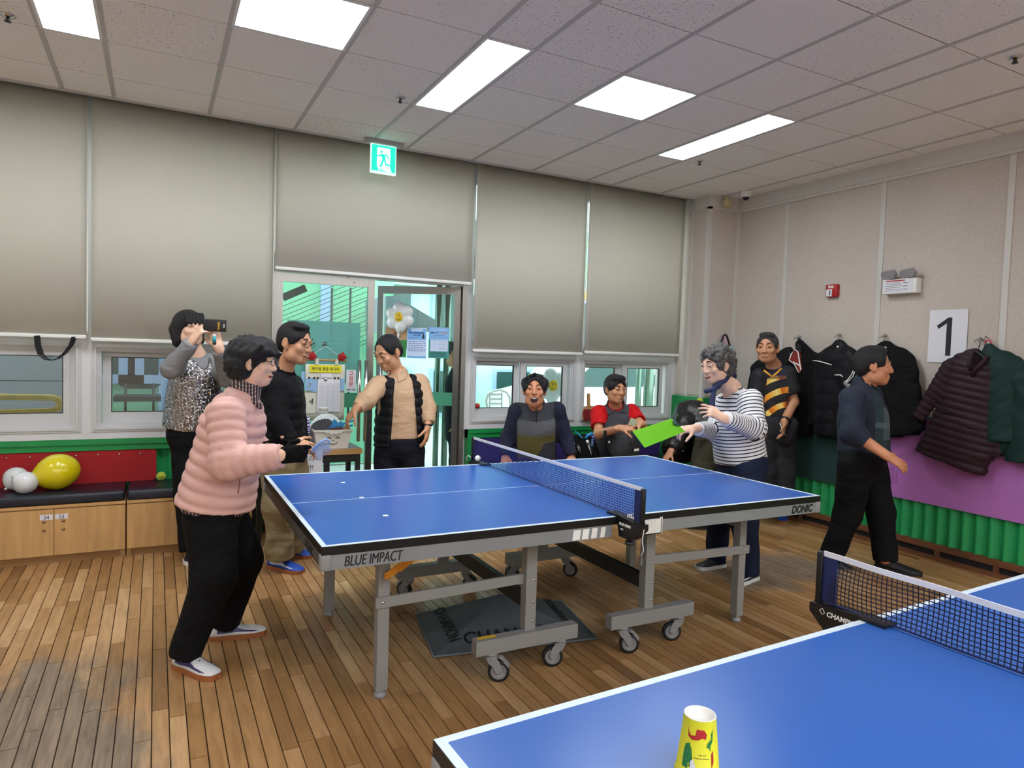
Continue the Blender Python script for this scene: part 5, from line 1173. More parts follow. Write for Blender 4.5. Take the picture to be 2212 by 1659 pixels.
for yy in (.085, -.075):
    out = [(-.075, .0), (-.06, .032), (.05, .036), (.075, .0), (.05, -.034), (-.05, -.034)]; q = MB(); q.prism(out, (-.08, yy, .098), (-.25, -.97, 0), (-.35, 0, .94), .03); q.build('lamp_head', M['lamp_grey'], em); q = MB(); q.cyl((-.05, yy, .05), (-.07, yy, .08), .012); q.build('lamp_arm', M['black_plastic'], em)
no = thing('number_sheet', 'white paper sheet with a large black 1 on the right wall', 'sign', (RX-.006, -.255, 1.735)); q = MB(); q.box(-.0015, 0, -.143, .143, -.203, .203); q.build('sheet', M['paper'], no)
q = MB(); q.prism([(-.082, .082), (.0, .142), (.030, .142), (.030, -.150), (-.008, -.150), (-.008, .098), (-.070, .056)], (-.0025, 0, 0), (0, -1, 0), (0, 0, 1), .001); q.build('numeral', M['ink'], no)

# ---------------------------------------------------------------- desk by the door
dk = thing('desk', 'small wooden desk on a black frame beside the glass door', 'desk', (-1.36, 2.05, 0)); M['desk_wood'] = mat('desk_wood', '#b98d54', .5, var=.12, vscale=3, stretch=(1, 12, 12)); M['desk_top'] = mat('desk_top_cloth', '#8f9698', .8)
q = MB(); q.box(-.42, .37, -.05-.10, .20, .672, .712); q.build('top', M['desk_wood'], dk); q = MB(); q.box(-.41, .36, -.12, .19, .712, .715); q.build('table_cover', M['desk_top'], dk)
q = MB(); q.box(-.40, .35, -.13, -.10, .61, .672); q.build('rail', M['black_plastic'], dk)
for x in (-.39, .34):
    for y in (-.12, .17): q = MB(); q.box(x-.018, x+.018, y-.018, y+.018, 0, .672); q.build('leg', M['black_plastic'], dk)
q = MB(); q.box(.08, .12, -.13, -.10, .0, .61); q.build('leg', M['black_plastic'], dk)
DX, DY, DZ = -1.36, 2.05, .716
bk = thing('storage_basket', 'white plastic basket with a smiling face full of paddles and fans', 'basket', (-1.215, 2.03, DZ)); M['basket'] = mat('basket_white', '#d9d6cc', .5)
def tap(b, hx, hy, z, o=0): return [(-hx, -hy, z), (hx, -hy, z), (hx, hy, z), (-hx, hy, z)]
q = MB(); lo, hi = (.118, .095), (.142, .115); o4 = tap(0, *lo, 0)+tap(0, *hi, .145); i4 = tap(0, lo[0]-.004, lo[1]-.004, .004)+tap(0, hi[0]-.004, hi[1]-.004, .145)
q.add(o4+i4, [(3, 2, 1, 0)]+[(k, (k+1) % 4, 4+(k+1) % 4, 4+k) for k in range(4)]+[(8+(k+1) % 4, 8+k, 12+k, 12+(k+1) % 4) for k in range(4)]+[(8, 9, 10, 11)]+[(4+k, 4+(k+1) % 4, 12+(k+1) % 4, 12+k) for k in range(4)]); q.build('tub', M['basket'], bk)
q = MB()
for a in ((-.150, .150, -.123, -.113), (-.150, .150, .113, .123), (-.150, -.140, -.113, .113), (.140, .150, -.113, .113)): q.box(a[0], a[1], a[2], a[3], .135, .148)
q.build('rim', M['basket'], bk); q = MB(); q.prism([(-.065, .148), (-.06, .122), (-.035, .126), (-.02, .112), (.0, .120), (.02, .112), (.035, .126), (.06, .122), (.065, .148)], (0, -.124, 0), (1, 0, 0), (0, 0, 1), .005); q.build('lip', M['basket'], bk)
q = MB(); fy = lambda z: -.0955-.02*z/.145
for x in (-.035, .035): q.tube([(x-.018, fy(.085)-.002, .080), (x, fy(.1)-.002, .094), (x+.018, fy(.085)-.002, .080)], .0028, 5)
q.tube([(-.035, fy(.05)-.002, .050), (-.015, fy(.035)-.002, .036), (.015, fy(.035)-.002, .036), (.035, fy(.05)-.002, .050)], .0028, 5); q.ell((0, fy(.066)-.002, .066), (.006, .003, .003), nu=8, nv=6); q.build('smiling_face', M['ink'], bk)
M['fan_white'] = mat('fan_paper', '#dfe6e4', .7); M['blue_pl'] = mat('blue_plastic', '#1f7fb4', .35); M['blue_lt'] = mat('pale_blue_plastic', '#7da3dc', .3); M['pad_dark'] = mat('paddle_rubber', '#33343a', .7); M['cork'] = mat('paddle_wood', '#b98a55', .6)
BX, BY, BZ = -1.215, 2.03, DZ+.13
fn = thing('hand_fan', 'large white ribbed hand fan sticking out of the basket', 'fan', (BX-.02, BY+.06, BZ)); ar = [(.13*math.cos(a), .125*math.sin(a)) for a in np.linspace(.15, PI-.15, 16)]; q = MB(); q.prism([(-.02, -.05)]+[(-x, y) for x, y in ar]+[(.02, -.05)], (0, 0, 0), (.96, 0, .25), (-.2, .25, .95), .003); q.build('leaf', M['fan_white'], fn); q = MB()
for a in np.linspace(.3, PI-.3, 12): q.tube([V((.96, 0, .25))*math.cos(a)*.02+V((-.2, .25, .95))*(-.02)+V((0, -.003, 0)), V((.96, 0, .25))*math.cos(a)*.125+V((-.2, .25, .95))*.115*math.sin(a)+V((0, -.003, 0))], .0012, 4)
q.build('ribs', M['grey_ink'], fn, kind='stuff')
pd = thing('paddle', 'dark grey oval paddle with a brown handle lying in the basket', 'paddle', (BX-.065, BY-.03, BZ)); q = MB(); n = 20; q.prism([(.085*math.cos(2*PI*k/n), .045*math.sin(2*PI*k/n)) for k in range(n)], (-.01, 0, .045), (.92, -.1, .35), (-.33, .3, .9), .008); q.build('blade', M['pad_dark'], pd); q = MB(); q.bar((.04, -.06, .02), (.135, -.08, .03), .02, .018); q.build('handle', mat('brown_handle', '#4a2a20', .5), pd)
for i, (lb, a, b, wd) in enumerate((('blue handled comb paddle the man is taking out of the basket', (-.01, .02, .01), (.20, -.02, .085), .028), ('blue handled paddle below his hand at the basket rim', (.05, .05, -.01), (.185, .03, .035), .022))):
    t = thing('comb_paddle', lb, 'paddle', (BX, BY, BZ), group='blue combs in the basket'); q = MB(); q.bar(a, b, wd, .012); q.build('handle', M['blue_pl'], t); q = MB(); pa = V(a); q.prism([(-.075, -.035), (-.03, .035), (.05, .05), (.06, .01), (0, -.03)], pa+V((.03, 0, .01)), (.85, 0, .5), (-.5, .1, .85), .006); q.build('head', M['blue_pl'], t)
t = thing('paddle', 'wooden paddle edge with a red tip poking out of the basket', 'paddle', (BX+.1, BY, BZ)); q = MB(); q.bar((-.06, 0, -.05), (.035, .01, .03), .05, .008); q.build('blade', M['cork'], t); q = MB(); q.ell((.035, -.09, .0), (.014, .01, .012), nu=10, nv=6); q.build('red_tip', M['cup_red'], t)
cp = thing('paper_cups', 'stack of white paper cups behind the basket', 'cups', (-1.235, 2.19, DZ)); 
for k in range(6): q = MB(); q.lathe([(.030, .03*k*.4), (.036, .03*k*.4+.07), (.038, .03*k*.4+.07), (.038, .03*k*.4+.075), (.034, .03*k*.4+.075), (.029, .03*k*.4+.004)], 20, Matrix.Translation((0, 0, .16)), caps=True); q.build('cup', M['cup_w'], cp)
q = MB(); q.box(-.05, .05, -.02, .03, 0, .16); q.build('cup_stand', M['basket'], cp)
gl_ = thing('folded_spectacles', 'green and black folded spectacles on a white box behind the basket', 'spectacles', (-1.33, 2.15, DZ+.125)); q = MB(); q.bar((-.05, 0, .01), (.05, 0, .02), .008, .012); q.build('frame', M['cup_green'], gl_); q = MB(); q.bar((-.05, -.02, .002), (.05, -.02, .0), .006, .006); q.build('temple', M['ink'], gl_)
bx_ = thing('white_box', 'white carton box behind the basket under the spectacles', 'box', (-1.34, 2.14, DZ)); q = MB(); q.box(-.07, .07, -.045, .045, 0, .125); q.build('carton', M['basket'], bx_); q = MB(); q.box(-.074, .074, -.048, .048, .10, .122); q.build('lid', M['paper'], bx_)
pt = thing('patterned_bag', 'violet bag with white loops behind the man in black', 'bag', (-1.46, 2.02, DZ)); 
def loops():
    g = N('violet_loops'); w_ = g.n('ShaderNodeTexWave', Scale=14.0, Distortion=9.0, wave_type='RINGS'); g.l(g.co(), w_.inputs['Vector']); r = g.ramp(w_.outputs['Fac'], [(.4, '#3a2878'), (.6, '#d6d2e4')]); g.l(r.outputs[0], g.b.inputs['Base Color']); return g.m
M['violet_loops'] = loops(); q = MB(); q.box(-.09, .085, -.04, .04, 0, .24, bev=.015); q.build('pouch', M['violet_loops'], pt); q = MB(); q.tube([(-.05, 0, .235), (-.04, 0, .29), (.04, 0, .29), (.05, 0, .235)], .005, 6); q.build('handles', M['violet_loops'], pt)
bi = thing('waste_bin', 'white bin with a paper notice in front of the desk', 'bin', (-1.44, 1.79, 0)); q = MB(); q.box(-.10, .10, -.09, .09, 0, .70, bev=.012); q.build('body', M['basket'], bi); q = MB(); q.box(-.098, .098, -.094, -.0905, .50, .745); q.build('notice', M['paper'], bi); text('버리지', (.02, -.0945, .665), (1, 0, 0), (0, 0, 1), .05, M['grey_ink'], bi); text('!!!!!', (.0, -.0945, .60), (1, 0, 0), (0, 0, 1), .05, M['ink'], bi)
# the hanging organiser on the left door leaf
og = thing('wall_organiser', 'cream cloth organiser hanging on the left glass door with lists and cards', 'organiser', (-1.205, 2.285, .90)); M['canvas'] = mat('canvas', '#d2cfc0', .85, bump=.15, bscale=30, bdist=.006)
q = MB(); q.grid(lambda s, t: (-.16+.32*s, .004*math.sin(9*s)*(1-t), .46*t), 14, 6); q.build('cloth', M['canvas'], og); q.v
og.children[0].modifiers.new('thick', 'SOLIDIFY').thickness = .003
q = MB(); q.cyl((-.175, .0, .492), (.175, .0, .492), .008); q.build('rod', M['cork'], og)
for x in (-.07, .09): q = MB(); q.box(x-.012, x+.012, -.012, .01, .455, .505); q.build('tab', M['canvas'], og)
q = MB(); q.tube([(-.155, 0, .497), (-.012, .018, .60), (0, .02, .605), (.012, .018, .60), (.155, 0, .497)], .0022, 5); q.build('cord', M['white_plastic'], og); q = MB(); q.lathe([(.020, 0), (.018, .006), (.006, .010), (.005, .022), (0, .022)], 14, Matrix.Translation((0, .035, .625)) @ Matrix.Rotation(PI/2, 4, 'X')); q.build('suction_hook', M['chrome'], og)
M['rose'] = mat('rose_red', '#a50d16', .7)
for x in (-.115, .128):
    q = MB(); c = V((x, -.02, .525)); rr = random.Random(4)
    for k in range(14): a, r = k*2.4, .006+.0019*k; q.ell(c+V((r*math.cos(a), -.010+.0009*k, r*math.sin(a))), (.011, .005, .013), nu=8, nv=6)
    q.build('cloth_rose', M['rose'], og)
q = MB(); q.box(-.128, .128, -.0065, -.005, .392, .452); q.build('title_strip', mat('title_yellow', '#dcd51e', .6), og); text('탁구장 현장 대기자', (0, -.0068, .410), (1, 0, 0), (0, 0, 1), .030, M['ink'], og, bold=.0006, sx=.92)
q = MB(); q.box(-.062, .118, -.012, -.009, .070, .340); q.build('clipboard_list', M['paper'], og); q = MB(); q.box(-.012, .010, -.020, -.011, .325, .350, bev=.003); q.build('clip', M['chrome'], og); q = MB()
for r in range(22): q.box(-.045, .105, -.0128, -.0121, .318-.0108*r-.018, .3188-.0108*r-.018)
for x in (-.045, -.03, .02, .06, .105): q.box(x, x+.0007, -.0128, -.0121, .07+.01, .30)
q.build('table_print', M['grey_ink'], og, kind='stuff'); q = MB(); q.box(-.035, .052, -.010, -.008, .350, .385); q.build('card', M['paper'], og); M['card_blue'] = mat('card_blue', '#8fb4d8', .6)
for x0, x1, z0, z1, yy, tx in ((-.162, -.10, .245, .345, -.013, '7'), (-.115, -.066, .235, .335, -.009, ''), (.122, .155, .245, .345, -.010, ''), (-.19, -.165, .25, .40, -.004, '')):
    q = MB(); q.box(x0, x1, yy-.002, yy, z0, z1); q.build('blue_card', M['card_blue'], og)
    if tx: text(tx, ((x0+x1)/2, yy-.0023, z0+.022), (1, 0, 0), (0, 0, 1), .052, mat('card_ink', '#8b6f3a', .6), og, shear=.2)
for k, x in enumerate((-.13, -.09, -.06, .0, .075, .105)): q = MB(); q.box(x-.006, x+.006, -.016, -.006, .338, .356); q.build('bulldog_clip', M['ink'], og)
q = MB(); q.box(-.16, -.075, -.005, -.003, .06, .225); q.build('card', M['canvas'], og); text('4', (-.112, -.0055, .13), (1, 0, 0), (0, 0, 1), .075, M['ink'], og, shear=.15)
nt = thing('door_notice', 'white upright door sign in red Korean letters on the left leaf', 'sign', (-.984, 2.318, 1.224)); q = MB(); q.box(-.042, .042, -.002, 0, -.092, .092); q.build('sheet', M['paper'], nt)
for k, ch in enumerate('고정문'): text(ch, (0, -.0023, .047-.045*k), (1, 0, 0), (0, 0, 1), .044, M['red_ink'], nt, bold=.0008)
text('옆문 이용', (0, -.0023, -.080), (1, 0, 0), (0, 0, 1), .018, M['ink'], nt, bold=.0004)

# posters and the daisy balloon on the right leaf (in the leaf's own frame)
A2 = Matrix.Translation((.008, 2.345, 0)) @ Matrix.Rotation(-math.radians(40), 4, 'Z')
def on_leaf(name, lb, cat, x, z): t = thing(name, lb, cat, A2 @ V((x, -.010, z))); t.rotation_euler = (0, 0, -math.radians(40)); return t
M['poster_blue'] = mat('poster_blue', '#7fb2e6', .5); M['poster_pale'] = mat('poster_pale', '#c5d3ec', .5); M['poster_teal'] = mat('poster_teal', '#3f8f86', .5); M['ink_blue'] = mat('ink_blue', '#1d3f8f', .6); M['ink_orange'] = mat('ink_orange', '#c98a35', .6); M['skin_print'] = mat('skin_print', '#d9c3b5', .6)
p1 = on_leaf('poster', 'pale blue poster with a small drawn woman on the ajar door leaf', 'poster', -.411, 1.562); q = MB(); q.box(-.094, .094, -.0015, 0, -.14, .14); q.build('sheet', M['poster_pale'], p1); q = MB(); q.box(-.090, .090, -.0022, -.0015, .03, .13); q.build('blue_panel', M['poster_blue'], p1); q = MB(); q.box(-.090, .090, -.0022, -.0015, -.137, -.118); q.build('blue_band', M['poster_blue'], p1)
q = MB(); q.box(-.055, .055, -.0028, -.0022, .112, .124); q.build('title_box', M['paper'], p1); text('동절기 실내 배드민턴', (-.012, -.0026, .088), (1, 0, 0), (0, 0, 1), .0150, M['ink_blue'], p1, bold=.0008); text('11 신규 모집', (-.005, -.0026, .066), (1, 0, 0), (0, 0, 1), .0155, M['ink_blue'], p1, bold=.0008); q = MB()
for r in range(3): q.box(-.083, .03-.02*r, -.0026, -.0021, .052-.009*r, .0535-.009*r)
q.box(.015, .085, -.0026, -.0021, .034, .0355); q.build('print', M['ink_blue'], p1, kind='stuff'); q = MB(); rr = random.Random(2)
for r in range(6):
    x = -.08
    while x < .07: l = min(rr.uniform(.008, .03), .086-x); q.box(x, x+l, -.0022, -.0016, .012-.017*r, .017-.017*r); x += l+.006
q.build('text_lines', M['ink_blue'], p1, kind='stuff'); q = MB(); q.ell((.062, -.0022, .092), (.006, .0012, .008), nu=10, nv=6); q.prism([(.05, .04), (.075, .045), (.07, .082), (.058, .082)], (0, -.0026, 0), (1, 0, 0), (0, 0, 1), .0008); q.build('drawn_woman', M['ink'], p1)
p2 = on_leaf('poster', 'green and blue poster with a table of dates on the ajar door leaf', 'poster', -.199, 1.571); q = MB(); q.box(-.098, .098, -.0015, 0, -.141, .141); q.build('sheet', M['poster_teal'], p2); q = MB(); q.box(-.096, .096, -.002, -.0015, .03, .139); q.build('blue_panel', M['poster_blue'], p2); q = MB(); q.box(-.080, .088, -.0024, -.002, -.078, .028); q.build('date_table', M['poster_pale'], p2)
text('아이디어 관련행사', (0, -.0024, .112), (1, 0, 0), (0, 0, 1), .019, M['paper'], p2); text('방과후 피크닉', (-.042, -.0024, .085), (1, 0, 0), (0, 0, 1), .0135, M['ink'], p2, bold=.0006); text('참여자 모집', (.050, -.0024, .085), (1, 0, 0), (0, 0, 1), .0135, M['ink_orange'], p2, bold=.0006); q = MB()
for r in range(8):
    for x0, l in ((-.07, .006), (-.05, .02), (.0, .07)): q.box(x0, x0+l, -.0028, -.0024, .018-.0115*r, .0195-.0115*r)
q.box(-.05, .06, -.0024, -.0019, .066, .069); q.box(-.08, .08, -.0024, -.0019, .05, .0525); q.build('print', M['grey_ink'], p2, kind='stuff'); q = MB()
for r in range(4): q.box(-.085, .07, -.002, -.0015, -.092-.011*r, -.088-.011*r)
q.build('foot_lines', M['ink'], p2, kind='stuff')
p3 = on_leaf('poster', 'kraft brown and green poster behind the daisy balloon', 'poster', -.615, 1.566); q = MB(); q.box(-.105, .105, -.0012, 0, .02, .14); q.build('kraft_part', mat('kraft', '#b9906b', .7), p3); q = MB(); q.box(-.105, .105, -.0012, 0, -.14, .02); q.build('green_part', M['cup_green'], p3); q = MB(); q.prism([(-.03, .08), (-.01, .10), (.01, .085), (.035, .07), (.05, .05), (.02, .04), (-.02, .05)], (0, -.002, 0), (1, 0, 0), (0, 0, 1), .001); q.build('cat_print', mat('cat_print', '#8a5638', .7), p3)
M['foil_white'] = mat('foil_white', '#d9dad8', .2, coat=.4); M['smile_y'] = mat('smile_yellow', '#dcb51a', .35)
def daisy(t, sc):
    F = Field(.0052*sc/.9); R0 = .083*sc
    for k in range(6): a = PI/2+k*PI/3+.12; c = V((R0*math.cos(a), 0, R0*math.sin(a))); F.ell(c, (.058*sc, .034*sc, .058*sc), None, .012*sc)
    F.ell((0, 0, 0), (.06*sc, .036*sc, .06*sc), None, .02*sc); F.ell((-.01*sc, 0, -.165*sc), (.012*sc, .008*sc, .04*sc), None, .02*sc)
    field_obj('petals', F, M['foil_white'], t); q = MB(); q.ell((0, -.030*sc, 0), (.042*sc, .014*sc, .045*sc), nu=24, nv=12); f = q.build('smiling_centre', M['smile_y'], t); q = MB()
    for x in (-.012, .012): q.ell((x*sc, -.0435*sc, .014*sc), (.0032*sc, .002*sc, .009*sc), nu=8, nv=6)
    q.tube([(.028*sc*math.sin(a), -.0432*sc+.006*sc*abs(a)**2*.6, -.004*sc-.022*sc*math.cos(a)) for a in np.linspace(-1.25, 1.25, 11)], .0016*sc, 5); q.build('smile', M['ink'], f)
dz = on_leaf('daisy_balloon', 'white daisy shaped foil balloon with a yellow smile on the door', 'balloon', -.565, 1.795); dz.location = A2 @ V((-.565, -.055, 1.795)); daisy(dz, 1.0)
dz2 = thing('daisy_balloon', 'white daisy foil balloon outside, behind the laughing man', 'balloon', (1.26, 2.80, 1.17)); daisy(dz2, 1.35); q = MB(); q.cyl((0, .02, -.26), (0, .02, -1.19), .004); q.build('stick', M['white_plastic'], dz2)

# ---------------------------------------------------------------- things beside the seated men
pdl = thing('table_tennis_paddle', 'red table tennis paddle standing handle up on the sill', 'paddle', (1.43, 2.325, .845)); X = Matrix.Rotation(-.10, 4, 'X'); q = MB(); q.prism([(-.075, .0), (.075, .0), (.082, .09), (.060, .138), (.02, .158), (-.02, .158), (-.060, .138), (-.082, .09)], (0, 0, .0), (.93, 0, 0), (0, .1, .95), .010); q.build('blade', M['cork'], pdl); q = MB(); q.prism([(-.074, .002), (.074, .002), (.081, .09), (.066, .120), (-.066, .120), (-.081, .09)], (0, -.007, .0), (.93, 0, 0), (0, .1, .95), .004); q.build('rubber', mat('rubber_red', '#7a1016', .6), pdl); q = MB(); q.bar((0, .016, .14), (0, .028, .27), .030, .022); q.build('handle', M['cork'], pdl)
def soft_bag(name, lb, c, parts, m_, h=.008):
    t = thing(name, lb, 'bag', c); F = Field(h)
    for p in parts: F.cap(*p[:2], *p[2:4], k=.03, sq=p[4] if len(p) > 4 else None)
    field_obj('body', F, m_, t, c); return t
bc = C(1335, 945, 5.92); b1 = soft_bag('backpack', 'dark grey backpack held upright on the lap of the man in red', bc, [(C(1330, 926, 6.00), C(1348, 968, 5.94), .105, .140, (CF, .55)), (C(1345, 942, 5.92), C(1355, 970, 5.88), .09, .11, (CF, .55))], CL_bag)
q = MB(); q.tube([C(1352, 935, 5.775)-bc, C(1362, 955, 5.75)-bc, C(1367, 975, 5.76)-bc], .0035, 6); q.build('zip', M['ink'], b1); q = MB(); q.tube([C(1312, 898, 5.93)-bc, C(1330, 888, 5.90)-bc, C(1352, 893, 5.90)-bc], .005, 6); q.build('top_seam', M['ink'], b1); q = MB(); q.prism([(-.02, -.012), (.02, -.006), (.02, .014), (-.02, .008)], C(1375, 972, 5.765)-bc, CR, CU, .002); q.build('logo_patch', M['white_ink'], b1); q = MB(); q.bar(C(1308, 930, 5.86)-bc, C(1300, 985, 5.85)-bc, .035, .008); q.build('strap', M['black_plastic'], b1); q = MB(); q.ell(C(1316, 955, 5.80)-bc, (.010, .008, .010), nu=10, nv=6); q.build('toggle', M['white_plastic'], b1)
mny = thing('folded_notes', 'folded pale banknotes in the hands of the man in red', 'banknotes', C(1366, 909, 5.70)); q = MB(); q.prism([(-.035, -.03), (.02, -.045), (.045, .005), (-.012, .028)], (0, 0, 0), CR, CU, .006); q.build('notes', mat('banknote', '#a9b08f', .8), mny)
bc = C(1262, 966, 6.05); b2 = soft_bag('shoulder_bag', 'black shoulder bag with zips on the bench between the seated men', bc, [(C(1250, 958, 6.05), C(1256, 985, 6.05), .075, .085, (CF, .7)), (C(1270, 960, 6.05), C(1276, 985, 6.05), .075, .085, (CF, .7))], CL_bag2); q = MB(); q.tube([C(1240, 955, 5.97)-bc, C(1246, 980, 5.96)-bc], .004, 5); q.build('zip', M['chrome'], b2); q = MB(); q.tube([C(1247, 960, 5.965)-bc, C(1253, 968, 5.96)-bc, C(1256, 980, 5.96)-bc, C(1250, 972, 5.96)-bc], .003, 5, closed=True); q.build('zip_pull', M['chrome'], b2)
cbp = thing('comb_paddle', 'blue comb paddle with a blue handle stuck in the black bag', 'paddle', C(1262, 950, 6.0)); o = C(1262, 950, 6.0); q = MB(); q.bar(C(1243, 931, 6.0)-o, C(1258, 946, 6.0)-o, .03, .010); q.build('handle', M['blue_pl'], cbp); q = MB(); q.tube([C(1265, 948, 6.0)-o, C(1270, 940, 6.0)-o, C(1280, 936, 6.0)-o], .014, 6); q.build('spine', M['blue_pl'], cbp); q = MB()
for k in range(9): q.tube([C(1279-k*.3, 937+3*k, 6.0)-o, C(1285-k*.4, 936+3.4*k, 6.0)-o], .0035, 4)
q.build('teeth', M['blue_lt'], cbp, kind='stuff')
fl_ = thing('umbrella', 'black folded umbrella with a white knob leaning on the bag', 'umbrella', C(1270, 956, 5.92)); o = C(1270, 956, 5.92); q = MB(); q.cyl(C(1268, 951, 5.92)-o, C(1270, 957, 5.92)-o, .012); q.build('knob', M['white_plastic'], fl_); q = MB(); q.tube([C(1270, 958, 5.92)-o, C(1275, 970, 5.92)-o, C(1280, 986, 5.92)-o], [.016, .022, .012], 10); q.build('folded_canopy', M['black_plastic'], fl_); q = MB(); q.tube([C(1271, 962, 5.895)-o, C(1278, 982, 5.895)-o], .003, 4); q.build('print', M['white_ink'], fl_)
bc = C(1470, 968, 6.12); b3 = soft_bag('sports_bag', 'black sports bag with a white three-bar emblem under the bending person', bc, [(C(1460, 968, 6.15), C(1482, 972, 6.2), .13, .13, (CU, .9))], CL_bag2); q = MB(); o3 = C(1473, 948, 5.975)-bc
for k in range(3): q.prism([(-.03+.018*k, -.012), (-.018+.018*k, -.012), (-.018+.018*k-.006, .000+.012*k), (-.03+.018*k-.004, .004+.012*k)], o3, CR, CU, .004)
q.build('emblem', M['white_ink'], b3); q = MB(); q.prism([(-.012, -.11), (.014, -.11), (.012, -.035), (-.010, -.035)], o3, CR, CU, .004); q.build('side_print', M['white_ink'], b3)
# clipboard held by the woman in stripes
cq = [C(1366, 932, 4.20), C(1451, 904.5, 4.36), C(1480, 932, 4.42), C(1392.5, 967, 4.24)]; cc = sum(cq, V((0, 0, 0)))/4; cl_ = thing('clipboard', 'bright green clipboard held out by the woman in stripes', 'clipboard', cc); nn = (cq[1]-cq[0]).cross(cq[3]-cq[0]).normalized(); q = MB(); pp_ = [p-cc for p in cq]; q.add([p+nn*.002 for p in pp_]+[p-nn*.002 for p in pp_], [(0, 1, 2, 3), (7, 6, 5, 4)]+[(k, 4+k, 4+(k+1) % 4, (k+1) % 4) for k in range(4)]); q.build('board', mat('lime_board', '#8df02f', .45), cl_)
mid = cq[1].lerp(cq[2], .35)-cc; e1 = (cq[2]-cq[1]).normalized(); e2 = (cq[0]-cq[1]).normalized(); q = MB(); k_ = -1 if nn.dot(CF) > 0 else 1; q.prism([(-.035, -.004), (.035, -.004), (.03, .02), (-.03, .02)], mid+nn*.005*k_, e1, e2, .006); q.build('clip', M['chrome'], cl_); q = MB(); q.tube([mid+e1*-.02+e2*.02+nn*.008*k_, mid+e2*.035+nn*.010*k_, mid+e1*.02+e2*.02+nn*.008*k_], .003, 5); q.build('clip_lever', M['ink'], cl_)
# big blue comb in the gloved hand
co_ = C(700, 972, 3.04); cmb = thing('comb', 'pale blue wide-toothed comb used as a paddle by the woman in pink', 'comb', co_); P = lambda u, v, d=3.04: C(u, v, d)-co_
q = MB(); q.tube([P(672, 978), P(680, 966), P(692, 956), P(705, 949)], [.008, .012, .013, .012], 8, flat=.5); q.tube([P(705, 949), P(710, 952), P(711, 958)], [.012, .010, .006], 8, flat=.5); q.build('spine', M['blue_lt'], cmb)
for k in range(13):
    f = k/12; a = V((0, 0, 0)); p0 = P(678+31*f, 968-16*f if f < .7 else 957-1*(f-.7)*2); p1 = P(684+33*f, 994-18*f); q = MB(); q.tube([p0, p1], [.0032, .0016], 5, flat=.8); q.build('tooth', M['blue_lt'], cmb)
# ---------------------------------------------------------------- coats on the wall hooks
def W(u, v, x=2.88): return on(u, v, x=x)
M['hook'] = mat('wire_hook', '#8a8580', .25, .9)
def coat(lb, hook, parts, m_, cuts=(), h=.009, hem=None, label=None, extra=None, hang=True):
    o = W(*hook, x=2.93); t = thing('coat', lb, 'coat', o, group='coats on the wall hooks'); F = Field(h)
    for p in parts:
        kw = dict(k=.03, sq=((1, 0, 0), .55)); kw.update(p[4] if len(p) > 4 else {}); a_, b_ = V(p[0]), V(p[1]); L_ = (b_-a_).length; d_ = (b_-a_)/L_
        if L_ > .22: b_ = b_+d_*p[3]*.85; kw['cut'] = [(b_, d_)]
        F.cap(a_, b_, p[2], p[3], **kw)
    for c in cuts: F.cap(c[0], c[1], c[2], c[3], k=.012, op='s', sq=((1, 0, 0), 2.5))
    if hem is not None: F.plane(*hem)
    F.plane((2.924, 0, 0), (1, 0, 0)); field_obj('shell', F, m_, t, o)
    if hang:
        hk = bpy.data.objects.new('hook', None); bpy.data.objects.remove(hk)
        q = MB(); q.tube([V((.015, 0, .02)), V((-.02, 0, .03)), V((-.035, 0, .01)), V((-.02, -.004, -.012)), V((-.03, 0, -.05))], .0035, 6); q.build('hanger_hook', M['hook'], t)
    return t, o
wb = dict(wob=(.007, 34, 1))
def hook_plate(u, v): 
    p = W(u, v, 2.953); t = thing('coat_hook', 'small three-pronged wire hook on the wall above the %s' % HKN[u], 'hook', p, group='wire coat hooks'); 
    for k in (-1, 0, 1): q = MB(); q.tube([(0, .0, .01), (-.02, .02*k, .015), (-.03, .035*k, -.002)], .003, 5); q.build('prong', M['hook'], t)
HKN = {1725: 'racket case', 1815: 'padded jacket with white piping', 1913: 'black coat by the number sheet', 2120: 'plum coat'}
for u, v in ((1725, 732), (1815, 728), (1913, 730), (2120, 738)): hook_plate(u, v)
coat('black speckled jacket hanging behind the man in the flame shirt', (1690, 745), [(W(1640, 790), W(1700, 768), .06, .07), (W(1700, 768), W(1735, 800), .07, .06), (W(1665, 790), W(1650, 900), .10, .11, wb), (W(1705, 790), W(1710, 910), .12, .12, wb), (W(1632, 800), W(1612, 905), .06, .05, wb)], CL['blackquilt'], hang=False)
t, o = coat('black jacket behind the red and white racket case', (1728, 732), [(W(1728, 745), W(1745, 765), .05, .06), (W(1705, 778), W(1755, 775), .055, .055), (W(1725, 790), W(1722, 910), .14, .15, wb), (W(1755, 785), W(1762, 900), .08, .08, wb)], CL['black'])
rc = thing('racket_case', 'red racket case with white edging hanging among the black jackets', 'case', W(1718, 785, 2.80)); o = W(1718, 785, 2.80); ol = [(1718, 755), (1724, 760), (1727, 778), (1730, 798), (1726, 806), (1716, 786), (1705, 778), (1710, 764)]; pl = [W(u, v, 2.80)-o for u, v in ol]; q = MB(); q.add(pl+[p+V((.03, 0, 0)) for p in pl], [tuple(range(8))[::-1], tuple(range(8, 16))]+[(k, (k+1) % 8, 8+(k+1) % 8, 8+k) for k in range(8)]); q.build('case', mat('case_red', '#8e2a20', .6), rc); q = MB(); q.tube([p-V((.003, 0, 0)) for p in pl], .0055, 6, closed=True); q.tube([W(1713, 782, 2.797)-o, W(1728, 790, 2.797)-o], .008, 5); q.build('edging', M['white_ink'], rc); q = MB(); q.bar(W(1728, 760, 2.80)-o, W(1727, 730, 2.90)-o, .022, .004); q.bar(W(1727, 730, 2.90)-o, W(1720, 757, 2.80)-o, .022, .004); q.build('strap', M['black_plastic'], rc)
